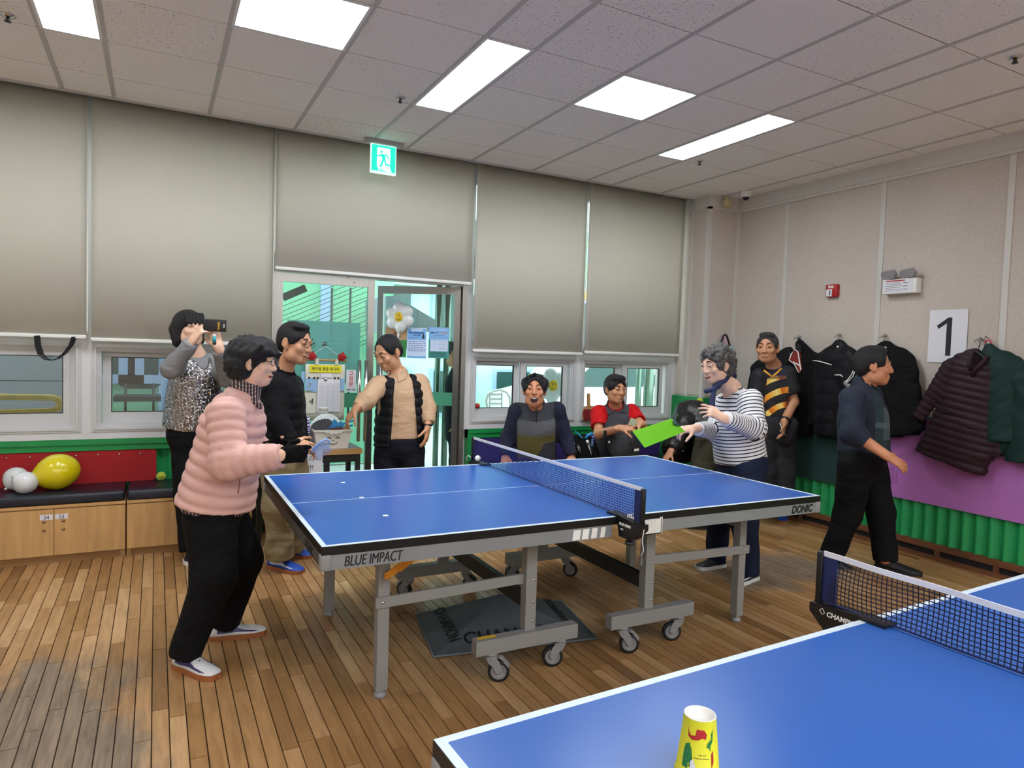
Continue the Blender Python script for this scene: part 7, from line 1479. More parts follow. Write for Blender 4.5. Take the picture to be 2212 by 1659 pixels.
# -- the woman in the sequin waistcoat taking a photo
def woman_phone():
    s = Fig('person in a silver sequin waistcoat holding up a phone to take a photo', on(418, 1205, z=0))
    s.frame(cvr(.78, -.60, .05), (0, 0, 1), C(409, 711, 4.82), 1.06); B = s.B
    nb = C(425, 768, 4.88); ch = C(424, 820, 4.88); pel = C(416, 925, 4.90); fw = cvr(.42, -.9, 0)
    shR, elR, wR = C(385, 781, 4.86), C(371, 796, 4.60), C(417, 735, 4.53); shL, elL, wL = C(466, 783, 4.98), C(492, 818, 4.80), C(472, 748, 4.58)
    s.head('closed'); s.neck(nb, .05); s.torso(pel, ch, nb, shR, shL, fw); s.limb(shR, elR, wR, (.04, .034, .025)); s.limb(shL, elL, wL, (.04, .034, .025))
    hR, kR, aR = C(400, 945, 4.88), C(405, 1075, 4.86), C(413, 1185, 4.84); hL, kL, aL = C(436, 945, 4.95), C(440, 1075, 4.95), C(440, 1180, 4.97)
    s.limb(hR, kR, aR, (.07, .05, .034)); s.limb(hL, kL, aL, (.07, .05, .034))
    s.hand(B, wR, cvr(.62, -.1, .78), cvr(.5, .75, -.3), cvr(-.4, .5, .6), fc=((.55, .6, .4), (.6, .6, .4), (.7, .6, .4), (.8, .6, .4)), tcurl=.5, sc=1.05); s.hand(B, wL, cvr(-.28, -.1, .95), cvr(-.3, .9, .1), cvr(-1, .2, 0), fc=((.2, .3, .2), (.3, .4, .3), (.9, 1.1, .5), (1.0, 1.1, .5)), tcurl=.6)
    s.body(SK['b']); s.face('closed', 'narrow', 'brow', 'lip'); hairdo(s, 'bob', HB)
    up = (nb-pel).normalized(); fr = torso_frame(pel, fw, up)
    F = Field(.009); F.cap(C(416, 925, 4.90), ch, .158, .165, .04, sq=(fw, .68)); F.cap(shR, shL, .062, .062, .05); F.cap(ch, nb, .12, .062, .04, sq=(fw, .8)); sleeve(F, shR, elR, C(414, 739, 4.53), (.072, .066, .045), .03, wob=(.004, 30, 0)); sleeve(F, shL, elL, C(472, 756, 4.6), (.07, .062, .042), .03, wob=(.004, 30, 0))
    F.cap(nb, s.H(0, 0, 0), .054, .054, .01, op='s'); F.plane(C(414, 918, 4.9), -up); s.part('sweater', F, CL['greyknit'])
    F = Field(.0085); F.cap(C(413, 930, 4.90), ch, .186, .178, .04, sq=(fw, .70), wob=(.004, 18, 2)); F.cap(C(393, 782, 4.87), C(458, 784, 4.97), .062, .062, .05); F.cap(nb, s.H(0, 0, 0), .072, .072, .01, op='s')
    for p in (shR, shL): F.cap(p+(p-nb).normalized()*.045+V((0, 0, .02)), p+(p-nb).normalized()*.055-V((0, 0, .11)), .055, .062, .015, op='s')
    F.cap(C(450, 814, 4.74), C(434, 764, 4.78), .006, .062, .006, op='s', sq=(fw, 2.6))
    F.plane(C(372, 911, 4.9), cvr(-.16, .28, -.95)); F.cap(C(441, 905, 4.70), C(430, 960, 4.72), .004, .03, .006, op='s'); s.part('waistcoat', F, CL['sequin'], frame=fr, label='silver sequin waistcoat')
    q = MB(); M['brass'] = mat('brass', '#b98e3c', .3, .9)
    for u, v in ((449, 823), (451, 848), (456, 872)): q2 = MB(); q2.ell(C(u, v, 4.68)-s.o, (.007, .007, .007), nu=10, nv=6); q2.build('button', M['brass'], s.root)
    F = Field(.009); trousers(F, C(416, 935, 4.9), hR, kR, C(412, 1190, 4.84), hL, kL, C(440, 1187, 4.97), (.098, .085, .072), fw, .15); s.part('trousers', F, CL['black'])
    s.shoe(on(414, 1203, z=0), cvr(.35, -.9, 0), M['shoe_black'], M['sole_white'], .25, .9); s.shoe(on(442, 1196, z=0), cvr(.5, -.8, 0), M['shoe_black'], M['sole_white'], .25, .9)
    ph = thing('mobile_phone', 'black mobile phone held up by the woman in sequins', 'phone', C(464, 703, 4.53))
    ux, uy = cvr(.97, .22, -.03).normalized(), V((0, 0, 1)); nn = ux.cross(uy); uy = nn.cross(ux)
    X = Matrix(((ux.x, uy.x, nn.x, 0), (ux.y, uy.y, nn.y, 0), (ux.z, uy.z, nn.z, 0), (0, 0, 0, 1)))
    q = MB(); q.box(-.070, .070, -.039, .039, -.005, .005, X, bev=.004); q.build('case', M['black_plastic'], ph); q = MB(); 
    for dx, dy in ((.056, .004), (.056, -.010)): q.cyl(X @ V((dx, dy, .004)), X @ V((dx, dy, .0075)), .0065)
    q.build('lens', M['chrome'], ph); q = MB(); q.box(.018, .030, -.030, .022, .005, .0085, X, bev=.002); q.build('grip_strap', M['brass'], ph)
    mk = thing('glue_stick', 'small teal and white glue stick in the raised left hand', 'glue stick', C(463, 735, 4.50)); a = cvr(.12, -.3, 1).normalized()
    q = MB(); q.cyl(-a*.012, a*.026, .011); q.build('tube', mat('teal_plastic', '#2fb0bd', .4), mk); q = MB(); q.cyl(-a*.027, -a*.012, .0115); q.build('cap', M['black_plastic'], mk); q = MB(); q.cyl(a*.026, a*.038, .010); q.build('tip', M['white_plastic'], mk)
    return s

# -- the man in black with glasses and khaki trousers
def man_khaki():
    s = Fig('person with glasses in a black waistcoat, khaki trousers and blue shoes beside the desk', on(620, 1225, z=0))
    s.frame(cvr(.95, -.28, -.16), (0, 0, 1), C(637, 742, 4.55), 1.16); B = s.B
    nb = C(612, 802, 4.62); ch = C(608, 860, 4.62); pel = C(608, 975, 4.64); fw = cvr(.93, -.3, 0)
    shR, elR, wR = C(596, 838, 4.45), C(598, 908, 4.38), C(634, 955, 4.34); shL, elL, wL = C(632, 834, 4.80), C(640, 910, 4.82), C(655, 962, 4.72)
    hR, kR, aR = C(600, 990, 4.55), C(604, 1095, 4.50), C(604, 1198, 4.53); hL, kL, aL = C(626, 990, 4.74), C(634, 1090, 4.74), C(630, 1182, 4.78)
    s.head('smile'); s.neck(nb, .058); s.torso(pel, ch, nb, shR, shL, fw); s.limb(shR, elR, wR, (.045, .04, .028)); s.limb(shL, elL, wL, (.045, .04, .028)); s.limb(hR, kR, aR, (.075, .055, .036)); s.limb(hL, kL, aL, (.075, .055, .036))
    s.hand(B, wR, cvr(.9, -.1, -.25), cvr(0, .8, -.5), cvr(.2, .2, 1)); s.hand(B, wL, cvr(.8, -.2, -.4), cvr(-.2, -.8, -.4), cvr(0, 0, 1)); s.body(SK['a']); s.face('smile', 'narrow', 'brow'); s.specs(); hairdo(s, 'part', HB)
    up = (nb-pel).normalized()
    F = Field(.009); F.cap(C(608, 955, 4.64), ch, .165, .175, .04, sq=(fw, .68)); F.cap(shR, shL, .066, .066, .05); F.cap(ch, nb, .12, .07, .04, sq=(fw, .85)); F.cap(nb-up*.01, nb+up*.055, .076, .070, .015); sleeve(F, shR, elR, wR, (.078, .070, .046), .03, wob=(.004, 28, 0)); sleeve(F, shL, elL, wL, (.078, .068, .046), .03, wob=(.004, 28, 0))
    F.cap(nb, s.H(0, 0, 0), .060, .060, .005, op='s'); F.plane(C(608, 972, 4.64), -up); s.part('pullover', F, CL['blackknit'])
    F = Field(.0085); pf = (npv(pel), npv(up), .075, .012); F.cap(C(608, 955, 4.64), ch, .190, .192, .04, sq=(fw, .70), puff=pf); F.cap(shR.lerp(shL, .12), shL.lerp(shR, .12), .070, .070, .05); F.cap(ch, C(611, 820, 4.62), .135, .09, .05, sq=(fw, .85)); F.cap(nb, s.H(0, 0, 0), .080, .080, .006, op='s')
    for p in (shR, shL): a = (p-nb).normalized(); F.cap(p+a*.055+V((0, 0, .03)), p+a*.06-V((0, 0, .16)), .065, .075, .012, op='s')
    F.plane(C(608, 962, 4.64), -up); s.part('waistcoat', F, CL['blackquilt'], label='black quilted waistcoat')
    F = Field(.007); F.cap(nb-up*.012-fw.normalized()*.012, nb+up*.038-fw.normalized()*.014, .084, .076, .01); F.cap(nb-up*.1, s.H(0, 0, 0), .066, .066, .004, op='s'); F.plane(nb+fw.normalized()*.02, fw); s.part('collar', F, CL['greyvest'], label='grey collar lining')
    F = Field(.009); trousers(F, C(608, 978, 4.64), hR, kR, C(604, 1206, 4.53), hL, kL, C(630, 1189, 4.78), (.120, .100, .088), fw, .165, wob=(.007, 30, 1)); s.part('trousers', F, CL['khaki'])
    h1, t1_ = on(574, 1222, z=0), on(661, 1241, z=0); h2, t2_ = on(598, 1196, z=0), on(655, 1203, z=0)
    s.shoe(h1.lerp(t1_, .30), t1_-h1, M['shoe_blue'], M['sole_gum'], .285, 1.1, m_acc=M['shoe_pale']); s.shoe(h2.lerp(t2_, .32), t2_-h2, M['shoe_blue'], M['sole_gum'], .285, 1.1, m_acc=M['shoe_pale'])
    return s

# -- the man at the door in a beige shirt
def man_beige():
    d0 = 5.40
    s = Fig('person in a beige shirt and open black quilted waistcoat reaching into the basket', V((C(862, 950, d0).x, C(862, 950, d0).y, 0)))
    s.frame(cvr(-.55, -.72, -.42), (0, 0, 1), C(839, 762, d0-.06), 1.16); B = s.B
    nb = C(862, 814, d0); ch = C(864, 860, d0); pel = C(864, 955, d0); fw = cvr(-.2, -.98, 0)
    shR, elR, wR = C(819, 832, d0-.05), C(791, 866, d0-.22), C(768, 884, d0-.30); shL, elL, wL = C(906, 828, d0+.06), C(923, 882, d0+.0), C(924, 922, d0-.08)
    hR, kR, aR = C(838, 975, d0), C(833, 1060, d0-.02), C(832, 1135, d0); hL, kL, aL = C(889, 975, d0), C(890, 1060, d0-.02), C(892, 1130, d0)
    s.head('closed'); s.neck(nb, .06); s.torso(pel, ch, nb, shR, shL, fw); s.limb(shR, elR, wR, (.045, .04, .028)); s.limb(shL, elL, wL, (.045, .04, .028)); s.limb(hR, kR, aR, (.075, .055, .036)); s.limb(hL, kL, aL, (.075, .055, .036))
    s.hand(B, wR, cvr(-.62, .0, -.75), cvr(.4, .5, -.6), cvr(-.2, -1, .1), fc=((.35, .5, .3),)*4, sc=1.08); s.hand(B, wL, cvr(-.08, -.15, -1), cvr(-1, .2, .0), cvr(-.2, -1, 0), fc=((.25, .35, .25),)*4, sc=1.08); s.body(SK['a']); s.face('closed', 'narrow', 'brow'); hairdo(s, 'thin', HB)
    up = (nb-pel).normalized()
    F = Field(.009); F.cap(C(863, 948, d0), ch, .185, .178, .04, sq=(fw, .70), wob=(.004, 16, 0)); F.cap(shR, shL, .066, .066, .05); F.cap(ch, nb, .12, .066, .04, sq=(fw, .85)); F.cap(nb-up*.02, nb+up*.025, .080, .072, .015); sleeve(F, shR, elR, C(772, 881, d0-.28), (.078, .070, .050), .03, wob=(.005, 28, 0)); sleeve(F, shL, elL, C(924, 914, d0-.06), (.078, .068, .050), .03, wob=(.005, 28, 0))
    F.cap(nb, s.H(0, .02, 0), .062, .062, .005, op='s'); F.plane(C(863, 947, d0), -up); s.part('shirt', F, CL['beige'])
    s.flaps(nb, fw.normalized(), up, CL['beige']);  fr = torso_frame(pel, fw, up)
    q = MB(); 
    for k in range(3): q2 = MB(); q2.ell(C(855+k*.3, 822+10*k, d0-.138)-s.o, (.005, .005, .005), nu=8, nv=6); q2.build('button', M['white_plastic'], s.root)
    F = Field(.0085); pf = (npv(pel), npv(up), .070, .013); F.cap(C(863, 958, d0), ch, .214, .200, .04, sq=(fw, .74), puff=pf); F.cap(shR.lerp(shL, .10), shL.lerp(shR, .10), .072, .072, .05, puff=pf); F.cap(ch, C(862, 830, d0), .14, .09, .05, sq=(fw, .85), puff=pf); F.cap(nb, s.H(0, 0, 0), .086, .086, .006, op='s')
    for p in (shR, shL): a = (p-nb).normalized(); F.cap(p+a*.058+V((0, 0, .03)), p+a*.06-V((0, 0, .16)), .065, .075, .012, op='s')
    c0, c1, c2 = C(863, 800, d0-.17), C(866, 860, d0-.2), C(867, 985, d0-.2)
    F.cap(c0, c1, .075, .088, .01, op='s', sq=(fw, 2.2)); F.cap(c1, c2, .088, .118, .01, op='s', sq=(fw, 2.0)); F.plane(C(863, 963, d0), (-up+fw.normalized()*.0)); s.part('waistcoat', F, CL['blackquilt'], label='open black quilted waistcoat')
    F = Field(.009); trousers(F, C(864, 962, d0), hR, kR, aR, hL, kL, aL, (.108, .095, .082), fw, .165); s.part('trousers', F, CL['navy'])
    for a in (aR, aL): s.shoe((a.x, a.y), fw, M['shoe_black'], M['sole_black'], .27)
    q = MB(); a = C(924, 917, d0-.07)-s.o; q.tube([a+V((.034*math.cos(t), .034*math.sin(t), 0)) for t in np.linspace(0, 2*PI, 14)[:-1]], .010, 6, closed=True); q.build('wristwatch', M['watch'], s.root)
    return s

# -- seated men on the bench
def man_laughing():
    s = Fig('person laughing with closed eyes, sitting in a grey, olive and navy sweater', (C(1158, 1000, 6.05).x, C(1158, 1000, 6.05).y, 0))
    s.frame(cvr(-.06, -1, .10), (0, 0, 1), C(1155, 844, 5.80), 1.13); B = s.B
    nb = C(1158, 884, 5.93); ch = C(1158, 925, 5.96); pel = C(1158, 1003, 6.08); fw = cvr(-.02, -1, -.1)
    shR, elR, wR = C(1116, 888, 5.96), C(1098, 945, 6.02), C(1092, 985, 5.95); shL, elL, wL = C(1203, 885, 5.98), C(1221, 942, 6.02), C(1234, 985, 5.95)
    kR, aR, kL, aL = C(1125, 1035, 5.58), C(1118, 1130, 5.62), C(1190, 1035, 5.6), C(1195, 1125, 5.66)
    s.head('open', 1.02, 1.15); s.neck(nb, .06); s.torso(pel, ch, nb, shR, shL, fw); s.limb(shR, elR, wR, (.045, .04, .028)); s.limb(shL, elL, wL, (.045, .04, .028)); hR, hL = C(1138, 1010, 6.0), C(1180, 1010, 6.0); s.limb(hR, kR, aR, (.075, .055, .036)); s.limb(hL, kL, aL, (.075, .055, .036))
    s.hand(B, wR, cvr(-.1, -.6, -.7), cvr(.1, .6, -.7), cvr(1, 0, 0)); s.hand(B, wL, cvr(.1, -.6, -.7), cvr(-.1, .6, -.7), cvr(-1, 0, 0)); s.body(SK['d']); s.face('open', 'narrow', 'brow'); hairdo(s, 'wavy', HB)
    up = (nb-pel).normalized(); fr = torso_frame(pel, fw, up)
    F = Field(.009); F.cap(C(1158, 996, 6.06), ch, .185, .185, .04, sq=(fw, .72), wob=(.004, 16, 0)); F.cap(shR, shL, .066, .066, .06); F.cap(ch, nb, .13, .07, .04, sq=(fw, .85)); F.cap(nb-up*.02, nb+up*.05, .082, .078, .015); sleeve(F, shR, elR, wR, (.070, .066, .052), .035, wob=(.005, 28, 0)); sleeve(F, shL, elL, wL, (.070, .066, .052), .035, wob=(.005, 28, 0))
    F.cap(nb, s.H(0, 0, 0), .064, .064, .005, op='s'); F.plane(C(1158, 1000, 6.06), -up); s.part('sweater', F, CL['block'], frame=fr)
    q = MB(); q.tube([C(1158, 882, 5.80)-s.o, C(1158.5, 897, 5.792)-s.o, C(1158.5, 912, 5.795)-s.o], .004, 6); q.build('zip', M['black_plastic'], s.root)
    F = Field(.010); trousers(F, pel, hR, kR, aR, hL, kL, aL, (.105, .085, .06), fw, .165); s.part('trousers', F, CL['denim'])
    for a in (aR, aL): s.shoe((a.x, a.y), fw, M['shoe_black'], M['sole_black'], .27)
    return s
def man_red():
    s = Fig('person in a red polo shirt and grey waistcoat sitting with a backpack on the lap', (C(1325, 985, 6.35).x, C(1325, 985, 6.35).y, 0))
    s.frame(cvr(.42, -.9, -.05), (0, 0, 1), C(1329, 842, 6.13), 1.08); B = s.B
    nb = C(1330, 880, 6.24); ch = C(1328, 918, 6.27); pel = C(1326, 985, 6.38); fw = cvr(.22, -.97, 0)
    shR, elR, wR = C(1294, 893, 6.20), C(1293, 938, 6.02), C(1340, 925, 5.72); shL, elL, wL = C(1364, 890, 6.30), C(1387, 922, 6.08), C(1383, 916, 5.76)
    kR, aR, kL, aL = C(1300, 1010, 5.95), C(1295, 1090, 6.0), C(1370, 1008, 5.98), C(1372, 1088, 6.02); hR, hL = C(1310, 992, 6.3), C(1345, 990, 6.32)
    s.head('closed', .98); s.neck(nb, .056); s.torso(pel, ch, nb, shR, shL, fw); s.limb(shR, elR, wR, (.048, .043, .030)); s.limb(shL, elL, wL, (.048, .043, .030)); s.limb(hR, kR, aR, (.075, .055, .036)); s.limb(hL, kL, aL, (.075, .055, .036))
    s.hand(B, wR, cvr(.95, -.1, .05), cvr(0, .5, -.8), cvr(.1, -.6, .6), fc=((.5, .7, .4),)*4, sc=1.08); s.hand(B, wL, cvr(-.75, -.3, -.1), cvr(.1, .3, -.9), cvr(0, -.8, .5), fc=((.5, .7, .4),)*4, sc=1.08); s.body(SK['c']); s.face('closed', 'narrow', 'brow'); hairdo(s, 'full', HB)
    up = (nb-pel).normalized()
    F = Field(.009); F.cap(pel, ch, .16, .17, .04, sq=(fw, .70)); F.cap(shR, shL, .062, .062, .05); F.cap(ch, nb, .12, .066, .04, sq=(fw, .85)); F.cap(nb-up*.02, nb+up*.03, .076, .070, .015); sleeve(F, shR, elR, wR, (.078, .070, .05), .03, upto=0); sleeve(F, shL, elL, wL, (.076, .068, .05), .03, upto=0)
    for e, s0 in ((elR, shR), (elL, shL)): F.cap(e+(e-s0).normalized()*.005, e+(e-s0).normalized()*.2, .11, .12, .004, op='s')
    F.cap(nb, s.H(0, .01, 0), .062, .062, .005, op='s'); F.plane(C(1326, 982, 6.36), -up); s.part('polo_shirt', F, CL['redshirt'])
    F = Field(.0085); F.cap(pel, ch, .182, .186, .04, sq=(fw, .73), wob=(.004, 22, 0)); F.cap(shR.lerp(shL, .14), shL.lerp(shR, .14), .068, .068, .05); F.cap(ch, C(1330, 888, 6.24), .135, .085, .05, sq=(fw, .85)); F.cap(nb-up*.03, nb+up*.035, .085, .082, .015); F.cap(nb-up*.05, s.H(0, .0, 0), .074, .072, .005, op='s')
    for p in (shR, shL): a = (p-nb).normalized(); F.cap(p+a*.052+V((0, 0, .03)), p+a*.055-V((0, 0, .16)), .062, .075, .012, op='s')
    F.cap(C(1334, 872, 6.05), C(1336, 906, 6.07), .055, .008, .008, op='s', sq=(fw, 2)); F.plane(C(1326, 982, 6.36), -up); s.part('waistcoat', F, CL['greyvest'], label='grey zipped waistcoat')
    F = Field(.010); trousers(F, pel, hR, kR, aR, hL, kL, aL, (.10, .085, .06), fw, .16); s.part('trousers', F, CL['navy'])
    for a in (aR, aL): s.shoe((a.x, a.y), fw, M['shoe_black'], M['sole_black'], .27)
    return s

# -- the laughing woman in the striped shirt
def woman_stripe():
    s = Fig('person in a navy and white striped shirt and scarf holding a green clipboard', on(1608, 1256, z=0))
    s.frame(cvr(-.90, -.42, -.16), (0, 0, 1), C(1548, 789, 4.62), 1.06); B = s.B
    nb = C(1580, 838, 4.70); ch = C(1592, 890, 4.72); pel = C(1604, 995, 4.76); fw = cvr(-.93, -.3, -.1)
    shL, elL, wL = C(1622, 866, 4.53), C(1629, 925, 4.45), C(1562, 904, 4.26); shR, elR, wR = C(1566, 872, 4.88), C(1545, 930, 4.78), C(1500, 926, 4.52)
    hL, kL, aL = C(1616, 1010, 4.66), C(1607, 1125, 4.60), C(1620, 1232, 4.62); hR, kR, aR = C(1588, 1010, 4.84), C(1553, 1115, 4.86), C(1548, 1205, 4.95)
    s.head('smile', 1.0, 1.12); s.neck(nb, .055); s.torso(pel, ch, nb, shR, shL, fw); s.limb(shR, elR, wR, (.042, .036, .026)); s.limb(shL, elL, wL, (.042, .036, .026)); s.limb(hR, kR, aR, (.075, .055, .036)); s.limb(hL, kL, aL, (.075, .055, .036))
    s.hand(B, wL, cvr(-.86, -.15, .48), cvr(-.3, .7, -.6), cvr(-.45, .55, .85), fc=((.15, .35, .25), (.25, .4, .3), (.35, .45, .3), (.45, .5, .3)), spread=.22, tcurl=.2, sc=1.05); s.hand(B, wR, cvr(-.96, -.2, -.05), cvr(0, .5, -.85), cvr(-.1, -.8, .55), fc=((.7, .8, .4),)*4, tcurl=.5, sc=1.05)
    s.body(SK['b']); s.face('smile', 'narrow', 'brow', 'lip'); hairdo(s, 'curl', HG)
    up = (nb-pel).normalized(); fr = torso_frame(pel, fw, up)
    F = Field(.0085); F.cap(C(1600, 1000, 4.76), C(1590, 915, 4.72), .20, .19, .05, sq=(fw, .84)); F.cap(C(1590, 915, 4.72), ch, .19, .168, .05, sq=(fw, .8)); F.cap(shR, shL, .064, .064, .05); F.cap(ch, nb+up*-.01, .12, .055, .05, sq=(fw, .9)); sleeve(F, shL, elL, C(1567, 905, 4.27), (.078, .076, .050), .035, wob=(.004, 30, 0)); sleeve(F, shR, elR, C(1507, 927, 4.54), (.075, .068, .048), .03, wob=(.004, 30, 0))
    F.cap(nb-up*.015+fw*.02, s.H(0, 0, 0), .070, .068, .008, op='s'); F.plane(C(1600, 1000, 4.76), cvr(.05, 0, -1)); s.part('striped_shirt', F, CL['stripe'], frame=fr, label='navy and white striped shirt')
    F = Field(.0055); vz = V((0, 0, 1))
    for pts in (((1586, 812, 4.74), (1580, 808, 4.67), (1566, 819, 4.585), (1552, 832, 4.56), (1543, 838, 4.58)), ((1586, 812, 4.74), (1578, 816, 4.78), (1560, 828, 4.74), (1543, 838, 4.58))):
        for a, b in zip(pts[:-1], pts[1:]): F.cap(C(*a), C(*b), .015, .015, .012, sq=(vz, 1.7))
    k0 = C(1543, 840, 4.55); F.ell(k0, (.019, .019, .019), None, .012); F.cap(k0, C(1537, 874, 4.54), .011, .024, .012); F.cap(k0, C(1526, 845, 4.57), .011, .018, .012); s.part('neck_scarf', F, CL['scarf'], label='navy patterned neck scarf')
    F = Field(.009); trousers(F, C(1604, 1000, 4.76), hR, kR, C(1547, 1212, 4.95), hL, kL, C(1620, 1240, 4.62), (.118, .090, .068), fw, .18); s.part('trousers', F, CL['denim'])
    s.shoe(on(1622, 1252, z=0), cvr(-.75, -.6, 0), M['shoe_black'], M['sole_white'], .25, 1.0, m_acc=M['shoe_white']); s.shoe(on(1550, 1224, z=0), cvr(-.85, -.4, 0), M['shoe_black'], M['sole_white'], .25, 1.0)
    return s

# -- the person bending down in a black leather jacket
def bending():
    s = Fig('person in a black leather jacket and olive trousers bending over the bench', (C(1535, 960, 6.0).x, C(1535, 960, 6.0).y, 0), .008)
    s.frame(cvr(-.6, .2, -.8), cvr(-.8, 0, .6), C(1462, 938, 6.22), 1.05); B = s.B; pel = C(1543, 930, 6.02); ch = C(1500, 905, 6.15); nb = C(1476, 914, 6.20); fw = cvr(-.5, .1, -.85)
    shR, elR, wR = C(1478, 918, 5.98), C(1458, 960, 5.98), C(1449, 975, 5.92); shL, elL, wL = C(1490, 915, 6.36), C(1478, 955, 6.38), C(1465, 985, 6.3)
    hR, kR, aR = C(1532, 950, 5.93), C(1512, 1030, 5.9), C(1530, 1105, 6.0); hL, kL, aL = C(1556, 950, 6.12), C(1545, 1030, 6.1), C(1556, 1105, 6.18)
    s.head('closed'); s.neck(nb); s.torso(pel, ch, nb, shR, shL, fw); s.limb(shR, elR, wR, (.045, .04, .028)); s.limb(shL, elL, wL, (.045, .04, .028)); s.limb(hR, kR, aR, (.075, .055, .036)); s.limb(hL, kL, aL, (.075, .055, .036))
    s.hand(B, wR, cvr(-.6, -.1, -.8), cvr(.6, .4, -.6), cvr(-.3, -.8, .3), fc=((.5, .5, .3),)*4); s.body(SK['c']); hairdo(s, 'full', HB)
    F = Field(.010); F.cap(pel, ch, .19, .20, .05, sq=(fw, .75), wob=(.008, 18, 0)); F.cap(ch, nb, .17, .11, .05); F.cap(shR, shL, .09, .09, .06); sleeve(F, shR, elR, C(1450, 972, 5.92), (.088, .08, .06), .03, wob=(.006, 24, 0)); sleeve(F, shL, elL, wL, (.085, .08, .06), .03); F.cap(nb, s.H(0, 0, .02), .07, .07, .01, op='s'); F.plane(pel+(pel-ch).normalized()*.04, pel-ch); s.part('leather_jacket', F, CL['leather'], label='black leather jacket')
    F = Field(.010); trousers(F, pel, hR, kR, aR, hL, kL, aL, (.125, .10, .075), fw, .185); s.part('trousers', F, CL['olive'])
    q = MB(); q.prism([(-.05, -.02), (.05, -.02), (.05, .02), (-.05, .02)], C(1514, 945, 5.80)-s.o, CR, CU, .012); q.build('pocket_flap', CL['olive'], s.root)
    for a in (aR, aL): s.shoe((a.x, a.y), cvr(-.8, .2, 0), M['shoe_black'], M['sole_black'], .27)
    return s

# -- the man in the flame patterned shirt
def man_flame():
    s = Fig('person in a black shirt with yellow flame print standing with a hand in the pocket', on(1685, 1128, z=0))
    s.frame(cvr(-.55, -.83, -.03), (0, 0, 1), C(1658, 752, 6.32), 1.16); B = s.B; d0 = 6.42
    nb = C(1672, 790, d0); ch = C(1672, 838, d0); pel = C(1672, 912, d0+.02); fw = cvr(-.5, -.86, 0)
    shR, elR, wR = C(1642, 812, d0-.02), C(1630, 880, d0), C(1636, 925, d0-.05); shL, elL, wL = C(1702, 807, d0-.06), C(1714, 868, d0-.08), C(1694, 912, d0-.20)
    hR, kR, aR = C(1655, 930, d0), C(1655, 1015, d0), C(1658, 1095, d0+.02); hL, kL, aL = C(1690, 930, d0), C(1694, 1018, d0), C(1692, 1100, d0+.0)
    s.head('closed', 1.0, 1.1); s.neck(nb, .058); s.torso(pel, ch, nb, shR, shL, fw); s.limb(shR, elR, wR, (.048, .044, .032)); s.limb(shL, elL, wL, (.048, .044, .034)); s.limb(hR, kR, aR, (.075, .055, .036)); s.limb(hL, kL, aL, (.075, .055, .036))
    s.hand(B, wR, cvr(.1, -.1, -1), cvr(1, 0, 0), cvr(0, -1, 0)); s.hand(B, wL, cvr(-.1, -.05, -1), cvr(-1, .2, 0), cvr(-.3, -1, 0), sc=1.05); s.body(SK['c']); s.face('closed', 'narrow', 'brow'); hairdo(s, 'crew', HS)
    up = (nb-pel).normalized(); fr = torso_frame(pel, fw, up)
    F = Field(.009); F.cap(C(1672, 906, d0), ch, .175, .182, .04, sq=(fw, .70), wob=(.004, 18, 0)); F.cap(shR, shL, .064, .064, .05); F.cap(ch, nb, .12, .064, .04, sq=(fw, .85)); sleeve(F, shR, shR.lerp(elR, .75), elR, (.070, .080, .075), .03, upto=0); sleeve(F, shL, shL.lerp(elL, .62), elL, (.070, .084, .08), .03, upto=0)
    for e, s0, k in ((elR, shR, .8), (elL, shL, .66)): p = s0.lerp(e, k); F.cap(p+(e-s0).normalized()*.105, p+(e-s0).normalized()*.3, .11, .12, .004, op='s')
    F.cap(nb+fw*.02-up*.02, s.H(0, 0, 0), .066, .066, .005, op='s'); F.cap(C(1668, 812, 6.22), C(1664, 795, 6.24), .010, .04, .006, op='s'); F.plane(C(1672, 898, d0), -up); s.part('sports_shirt', F, CL['tiger'], frame=fr, label='black shirt with yellow flame print')
    M['gold'] = mat('gold_trim', '#e0a022', .6); q = MB(); q.tube([C(1650, 800, 6.25)-s.o, C(1660, 808, 6.225)-s.o, C(1668, 814, 6.22)-s.o, C(1678, 806, 6.22)-s.o, C(1688, 796, 6.25)-s.o], .009, 6); q.build('neck_trim', M['gold'], s.root)
    F = Field(.009); trousers(F, C(1672, 918, d0), hR, kR, aR, hL, kL, aL, (.118, .100, .082), fw, .172, (C(1672, 890, d0), up)); F.cap(C(1706, 918, d0-.12), C(1697, 948, d0-.13), .075, .062, .03); s.part('trousers', F, CL['darkgrey'])
    q = MB(); q.tube([C(1685, 914, d0-.29)-s.o, C(1690, 930, d0-.26)-s.o, C(1697, 940, d0-.24)-s.o], .004, 5); q.build('pocket_piping', M['white_plastic'], s.root)
    q = MB(); a = C(1696, 908, d0-.19)-s.o; ax = (wL-elL).normalized(); e1 = ax.orthogonal().normalized(); e2 = ax.cross(e1); q.tube([a+(e1*math.cos(t)+e2*math.sin(t))*.040 for t in np.linspace(0, 2*PI, 15)[:-1]], .012, 6, closed=True); q.build('wristwatch', M['watch'], s.root)
    s.shoe(on(1690, 1120, z=0), cvr(-.35, -.9, 0), M['shoe_blue'], M['sole_gum'], .28, 1.05); s.shoe(on(1657, 1112, z=0), cvr(-.5, -.85, 0), M['shoe_blue'], M['sole_gum'], .28, 1.05)
    return s

